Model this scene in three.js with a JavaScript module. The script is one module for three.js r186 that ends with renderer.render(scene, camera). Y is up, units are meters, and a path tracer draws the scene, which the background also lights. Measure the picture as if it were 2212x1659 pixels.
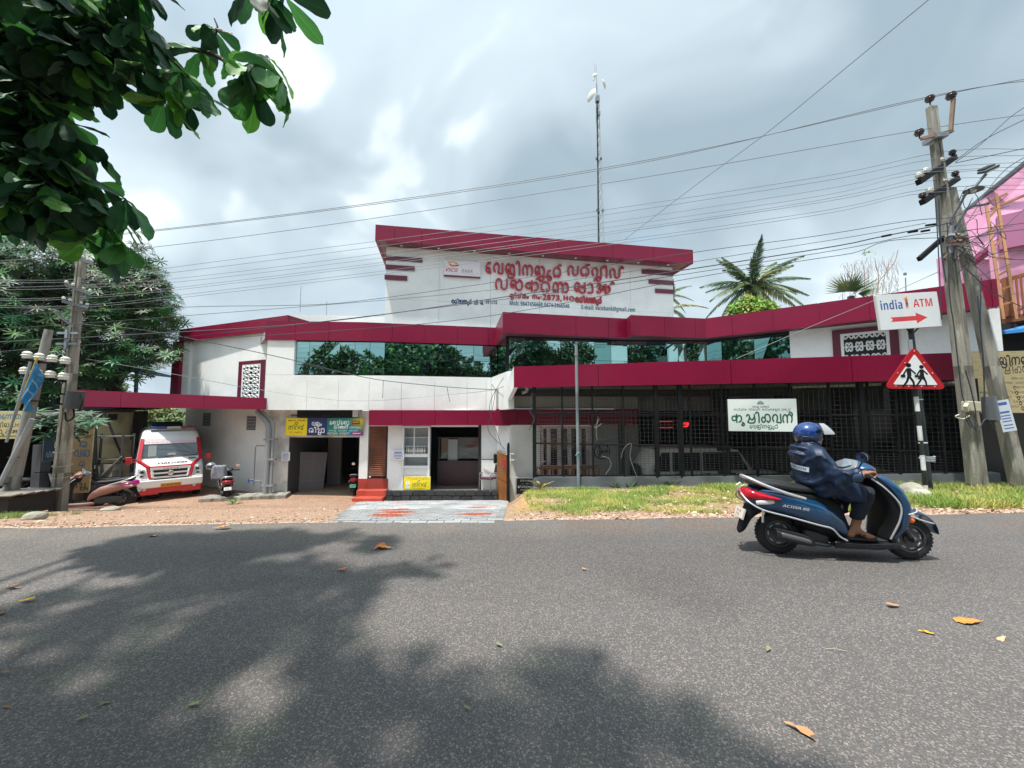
import * as THREE from 'three';
import { mergeGeometries } from 'three/addons/utils/BufferGeometryUtils.js';
import { RoundedBoxGeometry } from 'three/addons/geometries/RoundedBoxGeometry.js';
import { TextGeometry } from 'three/addons/geometries/TextGeometry.js';
import { FontLoader } from 'three/addons/loaders/FontLoader.js';

// ---------- camera, sky, sun, exposure ----------
const scene = new THREE.Scene();
const PITCH = THREE.MathUtils.degToRad(4.2), EYE = 1.45;
const camera = new THREE.PerspectiveCamera(89.9, 4 / 3, 0.05, 900);
camera.position.set(0, EYE, 0);
camera.rotation.set(PITCH, 0, 0);
const renderer = new THREE.WebGLRenderer({ antialias: true });
renderer.toneMapping = THREE.LinearToneMapping;
renderer.toneMappingExposure = 1.46;
renderer.shadowMap.enabled = true;
const SUN = new THREE.Vector3(-0.18, 0.94, 0.215).normalize();
const sun = new THREE.DirectionalLight(new THREE.Color(1, 0.955, 0.88), 4.1);
sun.name = 'sun';
sun.position.copy(SUN).multiplyScalar(60);
sun.castShadow = true; sun.shadow.radius = 3.4; sun.shadow.mapSize.set(4096, 4096);
Object.assign(sun.shadow.camera, { left: -30, right: 30, top: 30, bottom: -30, near: 1, far: 140 });
scene.add(sun, sun.target);

const rng = (s) => () => { s = (s + 0x6d2b79f5) | 0; let t = Math.imul(s ^ (s >>> 15), 1 | s); t = (t + Math.imul(t ^ (t >>> 7), 61 | t)) ^ t; return ((t ^ (t >>> 14)) >>> 0) / 4294967296; };
const hash3 = (x, y, z) => { let h = (Math.imul(x, 374761393) + Math.imul(y, 668265263) + Math.imul(z, 1274126177)) | 0; h = Math.imul(h ^ (h >>> 13), 1274126177); return ((h ^ (h >>> 16)) >>> 0) / 4294967296; };
const fade = (t) => t * t * (3 - 2 * t), lerp = (a, b, t) => a + (b - a) * t, clamp = (x, a = 0, b = 1) => Math.min(b, Math.max(a, x)), sstep = (a, b, x) => fade(clamp((x - a) / (b - a)));
function noise3(x, y, z, w = 0) {           // value noise; w > 0 wraps every w cells
  const X = Math.floor(x), Y = Math.floor(y), Z = Math.floor(z), u = fade(x - X), v = fade(y - Y), s = fade(z - Z), m = (n) => (w ? ((n % w) + w) % w : n);
  const c = (i, j, k) => hash3(m(X + i), m(Y + j), Z + k);
  return lerp(lerp(lerp(c(0, 0, 0), c(1, 0, 0), u), lerp(c(0, 1, 0), c(1, 1, 0), u), v), lerp(lerp(c(0, 0, 1), c(1, 0, 1), u), lerp(c(0, 1, 1), c(1, 1, 1), u), v), s);
}
function fbm(x, y, z, o = 4, w = 0) { let a = 0.5, s = 0, n = 0; for (let i = 0; i < o; i++) { s += a * noise3(x, y, z + i * 17.3, w); n += a; a *= 0.5; x *= 2; y *= 2; z *= 2; w *= 2; } return s / n; }

{ // overcast sky with broken, sunlit cloud
  const W = 1024, H = 512, d = new Float32Array(W * H * 4);
  for (let r = 0; r < H; r++) for (let c = 0; c < W; c++) {
    const up = ((r + 0.5) / H - 0.5) * Math.PI, a = ((c + 0.5) / W - 0.5) * 2 * Math.PI, x = Math.cos(a) * Math.cos(up), y = Math.sin(up), z = Math.sin(a) * Math.cos(up);
    const k = 1 / (Math.max(y, 0) + 0.35), px = x * k * 1.5, pz = z * k * 1.5;
    const wx = fbm(px * 1.3 + 9, pz * 1.3, 3, 3) - 0.5, wz = fbm(px * 1.3, pz * 1.3 + 5, 7, 3) - 0.5;
    const big = fbm(px * 0.9 + wx * 0.9 + 4.2, pz * 0.9 + wz * 0.9 + 1.7, y * 1.2, 5), fine = fbm(px * 3 + wx * 3, pz * 3 + wz * 3 + 20, y * 3, 5);
    let t = sstep(0.3, 0.72, big * 0.72 + fine * 0.28);
    const cosS = x * SUN.x + y * SUN.y + z * SUN.z, glow = Math.pow(Math.max(0, cosS), 6);
    const lowb = 1 - sstep(0.02, 0.55, y), left = clamp(-x * 0.7 + 0.35);
    t = clamp(t * 0.92 + lowb * 0.16 + left * 0.14 - sstep(0.3, 0.62, y) * (z < 0 ? 0.24 : 0));
    const puff = sstep(0.54, 0.68, fine) * sstep(0.42, 0.6, big) * 0.6 * (0.3 + left);
    const dk = [0.285, 0.37, 0.43], br = [0.6, 0.7, 0.76], bl = [0.36, 0.52, 0.68];
    const gap = sstep(0.6, 0.72, fbm(px * 1.6 + 31, pz * 1.6 + wx, 11, 4)) * 0.5 * (1 - puff);
    for (let i = 0; i < 3; i++) {
      let v = lerp(dk[i], br[i], t); v = lerp(v, bl[i], gap * 0.7); v = lerp(v, [0.86, 0.92, 0.96][i], puff);
      v *= 1 + glow * 1.5;
      if (y < 0) v = lerp(v, [0.16, 0.16, 0.15][i], sstep(0, -0.08, y));
      d[(r * W + c) * 4 + i] = v;
    }
    d[(r * W + c) * 4 + 3] = 1;
  }
  const t = new THREE.DataTexture(d, W, H, THREE.RGBAFormat, THREE.FloatType);
  t.mapping = THREE.EquirectangularReflectionMapping; t.magFilter = THREE.LinearFilter; t.wrapS = THREE.RepeatWrapping; t.needsUpdate = true;
  scene.background = t; scene.environment = t;
}
scene.fog = new THREE.FogExp2(new THREE.Color(0.72, 0.8, 0.86), 0.00022);

// ---------- helpers ----------
const V = (x, y, z) => new THREE.Vector3(x, y, z);
// a picture position (units of a 2212 x 1659 picture) at a horizontal distance, as a point of the place: used to survey the site
function at(px, py, D) {
  const u = (px - 1106) / 831, v = (829.5 - py) / 831, c = Math.cos(PITCH), s = Math.sin(PITCH), t = D / (c - v * s);
  return V(u * t, EYE + (v * c + s) * t, -D);
}
const pl = (px, D, py = 890) => { const p = at(px, py, D); return [p.x, p.z]; };
const hgt = (py, D, px = 1106) => at(px, py, D).y;

const used = {};
const numbered = (n) => { const k = (used[n] = (used[n] ?? -1) + 1); return k ? n + '_' + String(k).padStart(3, '0') : n; };
function boxUV(g) {                        // uv in metres from the dominant direction of each face
  if (g.userData.keepUV) return g;
  if (g.index) g = g.toNonIndexed();
  if (!g.attributes.normal) g.computeVertexNormals();
  const p = g.attributes.position, uv = new Float32Array(p.count * 2), a = V(), b = V(), c = V();
  for (let i = 0; i < p.count; i += 3) {
    a.fromBufferAttribute(p, i); b.fromBufferAttribute(p, i + 1); c.fromBufferAttribute(p, i + 2);
    const n = b.clone().sub(a).cross(c.clone().sub(a)), ax = Math.abs(n.x), ay = Math.abs(n.y), az = Math.abs(n.z);
    [a, b, c].forEach((q, k) => { const [s, t] = ay >= ax && ay >= az ? [q.x, q.z] : ax > az ? [q.z, q.y] : [q.x, q.y]; uv[(i + k) * 2] = s; uv[(i + k) * 2 + 1] = t; });
  }
  g.setAttribute('uv', new THREE.BufferAttribute(uv, 2));
  return g;
}
function merged(list) {
  list = [].concat(list).flat(9).filter(Boolean);
  if (list.length === 1) return list[0];
  list = list.map((g) => (g.index ? g.toNonIndexed() : g));
  const col = list.some((g) => g.attributes.color);
  list.forEach((g) => { for (const k of Object.keys(g.attributes)) if (!['position', 'normal', 'uv', ...(col ? ['color'] : [])].includes(k)) g.deleteAttribute(k); if (!g.attributes.normal) g.computeVertexNormals(); if (!g.attributes.uv) g.setAttribute('uv', new THREE.BufferAttribute(new Float32Array(g.attributes.position.count * 2), 2)); });
  return mergeGeometries(list);
}
function mesh(name, geo, mat, parent) {
  const m = new THREE.Mesh(geo, mat); m.name = numbered(name); m.castShadow = m.receiveShadow = true;
  (parent ?? scene).add(m); return m;
}
function obj(name, list, mat, parent) {
  list = [].concat(list).flat(9).filter(Boolean);
  return mesh(name, merged(list.map(boxUV)), mat, parent);
}
function tag(o, label, category, group, kind) {
  if (label) o.userData.label = label; if (category) o.userData.category = category; if (group) o.userData.group = group; if (kind) o.userData.kind = kind;
  return o;
}
function thing(name, label, category, pos = [0, 0, 0], turn = 0, group) {
  const o = new THREE.Group(); o.name = numbered(name); scene.add(o); o.position.set(pos[0] ?? pos.x, pos[1] ?? pos.y, pos[2] ?? pos.z); o.rotation.y = turn;
  return tag(o, label, category, group);
}
function copyOf(root, label) { const r = root.clone(); r.name = numbered(root.name.replace(/_\d+$/, '')); r.userData = { ...root.userData }; if (label) r.userData.label = label; scene.add(r); return r; }
function structure(name, geo, mat) { const m = mesh(name, geo, mat); m.userData.kind = 'structure'; return m; }

// geometry builders
const xf = (g, x = 0, y = 0, z = 0, rx = 0, ry = 0, rz = 0, s) => { const m = new THREE.Matrix4().makeRotationFromEuler(new THREE.Euler(rx, ry, rz, 'YXZ')); if (s) m.scale(V(...s)); m.setPosition(x, y, z); return g.applyMatrix4(m); };
const box = (w, h, d, x, y, z, rx, ry, rz) => xf(new THREE.BoxGeometry(w, h, d), x, y, z, rx, ry, rz);
const rbox = (w, h, d, r, x, y, z, rx, ry, rz) => xf(new RoundedBoxGeometry(w, h, d, 2, Math.min(r, w / 2.01, h / 2.01, d / 2.01)), x, y, z, rx, ry, rz);
const cyl = (r1, r2, h, x, y, z, seg = 12, rx, ry, rz) => xf(new THREE.CylinderGeometry(r1, r2, h, seg), x, y, z, rx, ry, rz);
const ball = (r, x, y, z, sx = 1, sy = 1, sz = 1, a = 14, b = 10) => xf(new THREE.SphereGeometry(r, a, b), x, y, z, 0, 0, 0, [sx, sy, sz]);
const vec = (p) => (p.isVector3 ? p.clone() : V(...p));
function rod(p, q, r1, r2 = r1, seg = 8) {       // round bar from p to q
  p = vec(p); q = vec(q); const d = q.clone().sub(p), g = new THREE.CylinderGeometry(r2, r1, d.length(), seg);
  g.applyMatrix4(new THREE.Matrix4().makeRotationFromQuaternion(new THREE.Quaternion().setFromUnitVectors(V(0, 1, 0), d.clone().normalize())));
  return g.translate((p.x + q.x) / 2, (p.y + q.y) / 2, (p.z + q.z) / 2);
}
function bar(p, q, w, t, up = V(0, 1, 0)) {      // square bar from p to q
  p = vec(p); q = vec(q); const d = q.clone().sub(p), L = d.length(), z = d.clone().normalize(), x = up.clone().cross(z); if (x.lengthSq() < 1e-6) x.set(1, 0, 0); x.normalize();
  const y = z.clone().cross(x), g = new THREE.BoxGeometry(w, t, L);
  return g.applyMatrix4(new THREE.Matrix4().makeBasis(x, y, z).setPosition(p.clone().add(q).multiplyScalar(0.5)));
}
function tube(pts, r, seg = 0, rad = 6, closed = false, tension = 0.5) { pts = pts.map(vec); return new THREE.TubeGeometry(new THREE.CatmullRomCurve3(pts, closed, 'catmullrom', tension), seg || pts.length * 6, r, rad, closed); }
function hexa(c) {                                // eight corners: bottom ring 0-3, top ring 4-7
  const f = [[0, 3, 2, 1], [4, 5, 6, 7], [0, 1, 5, 4], [1, 2, 6, 5], [2, 3, 7, 6], [3, 0, 4, 7]], p = [];
  const ctr = c.reduce((s, v) => s.add(v), V()).multiplyScalar(1 / 8);
  for (const q of f) {
    let [a, b, d, e] = q.map((i) => c[i]);
    const n = b.clone().sub(a).cross(d.clone().sub(a)), o = a.clone().add(d).multiplyScalar(0.5).sub(ctr);
    if (n.dot(o) < 0) [b, e] = [e, b];
    p.push(a, b, d, a, d, e);
  }
  const g = new THREE.BufferGeometry().setFromPoints(p); g.computeVertexNormals(); return g;
}
// an upright slab along the plan line A-B; its face is the line, its body lies behind (away from the road, or along side)
function slab(A, B, y0, y1, t = 0.1, o = {}) {
  const dx = B[0] - A[0], dz = B[1] - A[1], L = Math.hypot(dx, dz); let nx = dz / L, nz = -dx / L;
  if (o.side ? nx * o.side < 0 : nz > 0) { nx = -nx; nz = -nz; }
  const y0B = o.y0B ?? y0, y1B = o.y1B ?? y1, f = o.front ?? 0, a = [A[0] - nx * f, A[1] - nz * f], b = [B[0] - nx * f, B[1] - nz * f];
  return hexa([V(a[0], y0, a[1]), V(b[0], y0B, b[1]), V(b[0] + nx * (t + f), y0B, b[1] + nz * (t + f)), V(a[0] + nx * (t + f), y0, a[1] + nz * (t + f)), V(a[0], y1, a[1]), V(b[0], y1B, b[1]), V(b[0] + nx * (t + f), y1B, b[1] + nz * (t + f)), V(a[0] + nx * (t + f), y1, a[1] + nz * (t + f))]);
}
const mix2 = (A, B, t) => [lerp(A[0], B[0], t), lerp(A[1], B[1], t)];
function alongRay(A, B, px, py = 850) {                     // where the plan line A-B is crossed by the sight line of picture column px
  const u = (px - 1106) / 831 / (Math.cos(PITCH) - ((829.5 - py) / 831) * Math.sin(PITCH)), n = -A[1] * u - A[0], m = B[0] - A[0] + (B[1] - A[1]) * u; return n / m;
}
// a run of flat panels with open joints
function panels(parent, name, mat, A, B, y0, y1, t, cuts, o = {}) {
  if (cuts.length) obj('joint_backing', slab(mix2(A, B, 0.003), mix2(A, B, 0.997), y0 + 0.01, y1 - 0.01, t + 0.04, { ...o, front: -t * 0.6, y0B: (o.y0B ?? y0) + 0.01, y1B: (o.y1B ?? y1) - 0.01 }), mat === M.red ? M.soffit : M.jointGrey, parent);
  const fr = [0, ...cuts, 1], L = Math.hypot(B[0] - A[0], B[1] - A[1]), g = (o.gap ?? 0.012) / L / 2;
  for (let i = 0; i + 1 < fr.length; i++) {
    const a = fr[i] + (i ? g : 0), b = fr[i + 1] - (i + 2 < fr.length ? g : 0);
    obj(name, slab(mix2(A, B, a), mix2(A, B, b), lerp(y0, o.y0B ?? y0, a), lerp(y1, o.y1B ?? y1, a), t, { ...o, y0B: lerp(y0, o.y0B ?? y0, b), y1B: lerp(y1, o.y1B ?? y1, b) }), mat, parent);
  }
}
function flat(poly, y0, y1) {                     // a horizontal slab over a plan polygon [[x,z],...]
  const s = new THREE.Shape(poly.map(([x, z]) => new THREE.Vector2(x, -z)));
  const g = new THREE.ExtrudeGeometry(s, { depth: y1 - y0, bevelEnabled: false }); g.rotateX(-Math.PI / 2); return g.translate(0, y0, 0);
}
function extr(pts, d, bev = 0, x = 0, y = 0, z = 0, ry = 0, curve = 12) { // outline in x-y, thickness along z, centred
  const s = pts instanceof THREE.Shape ? pts : new THREE.Shape(pts.map(([a, b]) => new THREE.Vector2(a, b)));
  const g = new THREE.ExtrudeGeometry(s, { depth: d - 2 * bev, bevelEnabled: bev > 0, bevelThickness: bev, bevelSize: bev, bevelOffset: -bev, bevelSegments: 2, curveSegments: curve });
  g.translate(0, 0, -d / 2 + bev); return xf(g, x, y, z, 0, ry);
}
const spline = (pts, closed = true, n = 4) => { const c = new THREE.CatmullRomCurve3(pts.map(([a, b]) => V(a, b, 0)), closed, 'centripetal'); return c.getPoints(pts.length * n).slice(0, closed ? -1 : undefined).map((p) => [p.x, p.y]); };

// ---------- textures ----------
function tex(n, f, o = {}) {                      // f(x, y in 0..1) -> [r, g, b] linear 0..1 (stored as sRGB) or a number (data)
  const h = o.h ?? n, d = new Uint8Array(n * h * 4), enc = (v) => { v = clamp(v); return Math.round(255 * (v <= 0.0031308 ? v * 12.92 : 1.055 * Math.pow(v, 1 / 2.4) - 0.055)); };
  for (let j = 0; j < h; j++) for (let i = 0; i < n; i++) {
    const v = f(i / n, j / h, i, j), k = (j * n + i) * 4;
    if (typeof v === 'number') d[k] = d[k + 1] = d[k + 2] = Math.round(255 * clamp(v)); else { d[k] = enc(v[0]); d[k + 1] = enc(v[1]); d[k + 2] = enc(v[2]); }
    d[k + 3] = 255;
  }
  const t = new THREE.DataTexture(d, n, h); t.wrapS = t.wrapT = THREE.RepeatWrapping; t.magFilter = THREE.LinearFilter; t.minFilter = THREE.LinearMipmapLinearFilter; t.generateMipmaps = true;
  if (!o.data) t.colorSpace = THREE.SRGBColorSpace; t.needsUpdate = true; if (o.m) t.repeat.set(1 / o.m, 1 / (o.my ?? o.m)); return t;
}
function stones(n, cells, seed) {                 // wrapped cellular pattern: distance to and identity of the nearest stone
  const d = new Float32Array(n * n), id = new Float32Array(n * n), s = n / cells;
  for (let j = 0; j < n; j++) for (let i = 0; i < n; i++) {
    const x = i / s, y = j / s, X = Math.floor(x), Y = Math.floor(y); let best = 9, who = 0;
    for (let b = -1; b < 2; b++) for (let a = -1; a < 2; a++) {
      const cx = (X + a + cells) % cells, cy = (Y + b + cells) % cells, q = hash3(cx, cy, seed), r = hash3(cx, cy, seed + 1), e = (X + a + q - x) ** 2 + (Y + b + r - y) ** 2;
      if (e < best) { best = e; who = hash3(cx, cy, seed + 2); }
    }
    d[j * n + i] = Math.sqrt(best); id[j * n + i] = who;
  }
  return { d, id };
}
const std = (c, rough = 0.8, o = {}) => { const m = new THREE.MeshStandardMaterial({ roughness: rough, ...o }); Array.isArray(c) ? m.color.setRGB(...c) : m.color.set(c); return m; };
const phys = (c, rough = 0.4, o = {}) => { const m = new THREE.MeshPhysicalMaterial({ roughness: rough, ...o }); Array.isArray(c) ? m.color.setRGB(...c) : m.color.set(c); return m; };
const stainTex = (seed, lo, m, sx = 1, sy = 1) => tex(256, (x, y) => { const v = fbm(x * 6 * sx, y * 6 * sy, seed, 4, 6 * Math.max(sx, sy) | 0), f = noise3(x * 90, y * 90, seed, 90); const k = lerp(lo, 1, sstep(0.28, 0.62, v)) * (0.94 + 0.06 * f); return [k, k * 0.995, k * 0.98]; }, { m });
const T = {};
{
  const n = 1536, A = stones(n, 430, 5), B = stones(n, 210, 9);      // 3 m of asphalt
  const val = new Float32Array(n * n), hh = new Float32Array(n * n);
  for (let k = 0; k < n * n; k++) {
    const s = A.id[k], t = B.id[k];
    let v = 0.42 + 0.55 * (s - 0.5) * sstep(0.55, 0.3, A.d[k]) - 0.16 * sstep(0.42, 0.62, A.d[k]);
    if (t > 0.66 && B.d[k] < 0.2 + 0.2 * t) v = 0.5 + 0.9 * (t - 0.66) + 0.15 * s;
    if (s > 0.955 && A.d[k] < 0.5) v = 1.25;
    val[k] = v; hh[k] = clamp(0.55 + 0.5 * (s - 0.5) - 0.8 * sstep(0.25, 0.6, A.d[k]) + (t > 0.6 && B.d[k] < 0.35 ? 0.25 : 0));
  }
  T.asphalt = tex(n, (x, y, i, j) => { const k = j * n + i, v = (val[k] - 0.42) * 0.5 + 0.27, w = (B.id[k] - 0.5) * 0.1; return [v * (1.02 + w), v * 1.0, v * (0.99 - w)]; }, { m: 3 });
  T.asphaltBump = tex(n, (x, y, i, j) => hh[j * n + i], { m: 3, data: true });
  const g = 768, C = stones(g, 90, 21), D = stones(g, 34, 25);       // 1.5 m of lateritic gravel
  T.soil = tex(g, (x, y, i, j) => {
    const k = j * g + i, b = fbm(x * 8, y * 8, 3, 4, 8); let v = [0.42, 0.27, 0.185].map((q) => q * (0.72 + 0.5 * b));
    const s = C.id[k]; if (C.d[k] < 0.45 && s > 0.35) { const p = s > 0.8 ? [0.62, 0.52, 0.42] : [0.44, 0.24, 0.16]; v = v.map((q, c) => lerp(q, p[c] * (0.7 + 0.5 * s), 0.75)); } else v = v.map((q) => q * (1 - 0.45 * sstep(0.4, 0.7, C.d[k])));
    if (D.id[k] > 0.75 && D.d[k] < 0.3) v = [0.6, 0.46, 0.34].map((q) => q * (0.6 + 0.6 * s));
    return v;
  }, { m: 1.5 });
  T.soilBump = tex(g, (x, y, i, j) => { const k = j * g + i; return clamp(0.8 - C.d[k] * 0.8 + (D.id[k] > 0.75 && D.d[k] < 0.3 ? 0.3 : 0)); }, { m: 1.5, data: true });
  T.concrete = tex(512, (x, y) => { const a = fbm(x * 5, y * 3, 2, 5, 5), st = noise3(x * 40, y * 3, 5, 40), f = noise3(x * 160, y * 160, 8, 160), m = sstep(0.48, 0.64, fbm(x * 7, y * 5, 30, 4, 7)); const k = (0.42 + 0.6 * a) * (0.75 + 0.35 * st) * (0.85 + 0.25 * f); return [k, k * 0.97, k * 0.9].map((q, c) => lerp(q, q * [0.42, 0.42, 0.36][c], m * 0.75)); }, { m: 1.1, my: 2.4 });
  T.wall = stainTex(3, 0.9, 4);
  T.grime = stainTex(11, 0.6, 2.5);
  T.plaster = tex(256, (x, y) => 0.5 + 0.5 * (noise3(x * 80, y * 80, 4, 80) - 0.5) + 0.4 * (noise3(x * 26, y * 26, 9, 26) - 0.5), { m: 0.9, data: true });
  T.cloth = tex(256, (x, y) => 0.5 + (fbm(x * 9, y * 5, 6, 4, 9) - 0.5), { m: 0.5, data: true });
}
const M = {
  asphalt: std([1, 1, 1], 0.86, { map: T.asphalt, bumpMap: T.asphaltBump, bumpScale: 0.003, vertexColors: true }),
  soil: std([1, 1, 1], 0.97, { map: T.soil, bumpMap: T.soilBump, bumpScale: 0.012, vertexColors: true }),
  concrete: std([0.42, 0.41, 0.38], 0.92, { map: T.concrete }),
  white: std([0.87, 0.89, 0.89], 0.62, { map: T.wall, bumpMap: T.plaster, bumpScale: 0.0015 }),
  acpWhite: phys([0.87, 0.9, 0.9], 0.42, { map: T.wall }),
  red: phys([0.215, 0.0012, 0.036], 0.42, { map: T.wall, specularIntensity: 0.6, clearcoat: 0.2, clearcoatRoughness: 0.12 }),
  redDark: phys([0.13, 0.006, 0.03], 0.4, { map: T.wall, clearcoat: 0.3, clearcoatRoughness: 0.25 }),
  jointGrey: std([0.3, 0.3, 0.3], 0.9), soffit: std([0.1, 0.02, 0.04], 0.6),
  glass: phys([0.34, 0.55, 0.52], 0.015, { metalness: 1 }),
  glassDark: phys([0.14, 0.3, 0.28], 0.02, { metalness: 1 }),
  darkGlass: phys([0.008, 0.012, 0.014], 0.04, { specularIntensity: 1, ior: 1.7 }),
  clear: phys([0.95, 0.98, 0.97], 0.02, { transmission: 1, thickness: 0 }),
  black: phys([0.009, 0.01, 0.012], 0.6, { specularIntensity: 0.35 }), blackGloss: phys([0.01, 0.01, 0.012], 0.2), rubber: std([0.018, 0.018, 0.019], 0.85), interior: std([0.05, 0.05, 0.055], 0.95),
  greyMetal: std([0.32, 0.36, 0.4], 0.45, { metalness: 0.35, map: T.grime }), steel: std([0.55, 0.57, 0.6], 0.3, { metalness: 0.9 }), chrome: std([0.75, 0.76, 0.78], 0.12, { metalness: 1 }),
  porcelain: phys([0.78, 0.76, 0.68], 0.25), darkPorc: phys([0.05, 0.03, 0.025], 0.25),
  brown: std([0.32, 0.13, 0.045], 0.6, { map: T.grime }), wireMat: std([0.05, 0.055, 0.07], 0.5), wireAl: std([0.26, 0.27, 0.29], 0.5, { metalness: 0.4 }),
};
function canvasTex(w, h, draw) { const c = document.createElement('canvas'); c.width = w; c.height = h; draw(c.getContext('2d'), w, h); const t = new THREE.CanvasTexture(c); t.colorSpace = THREE.SRGBColorSpace; t.anisotropy = 8; return t; }
function printed(w, h, tex0) { const g = new THREE.PlaneGeometry(w, h); g.userData.keepUV = true; return [g, std([1, 1, 1], 0.55, { map: tex0 })]; }
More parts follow.
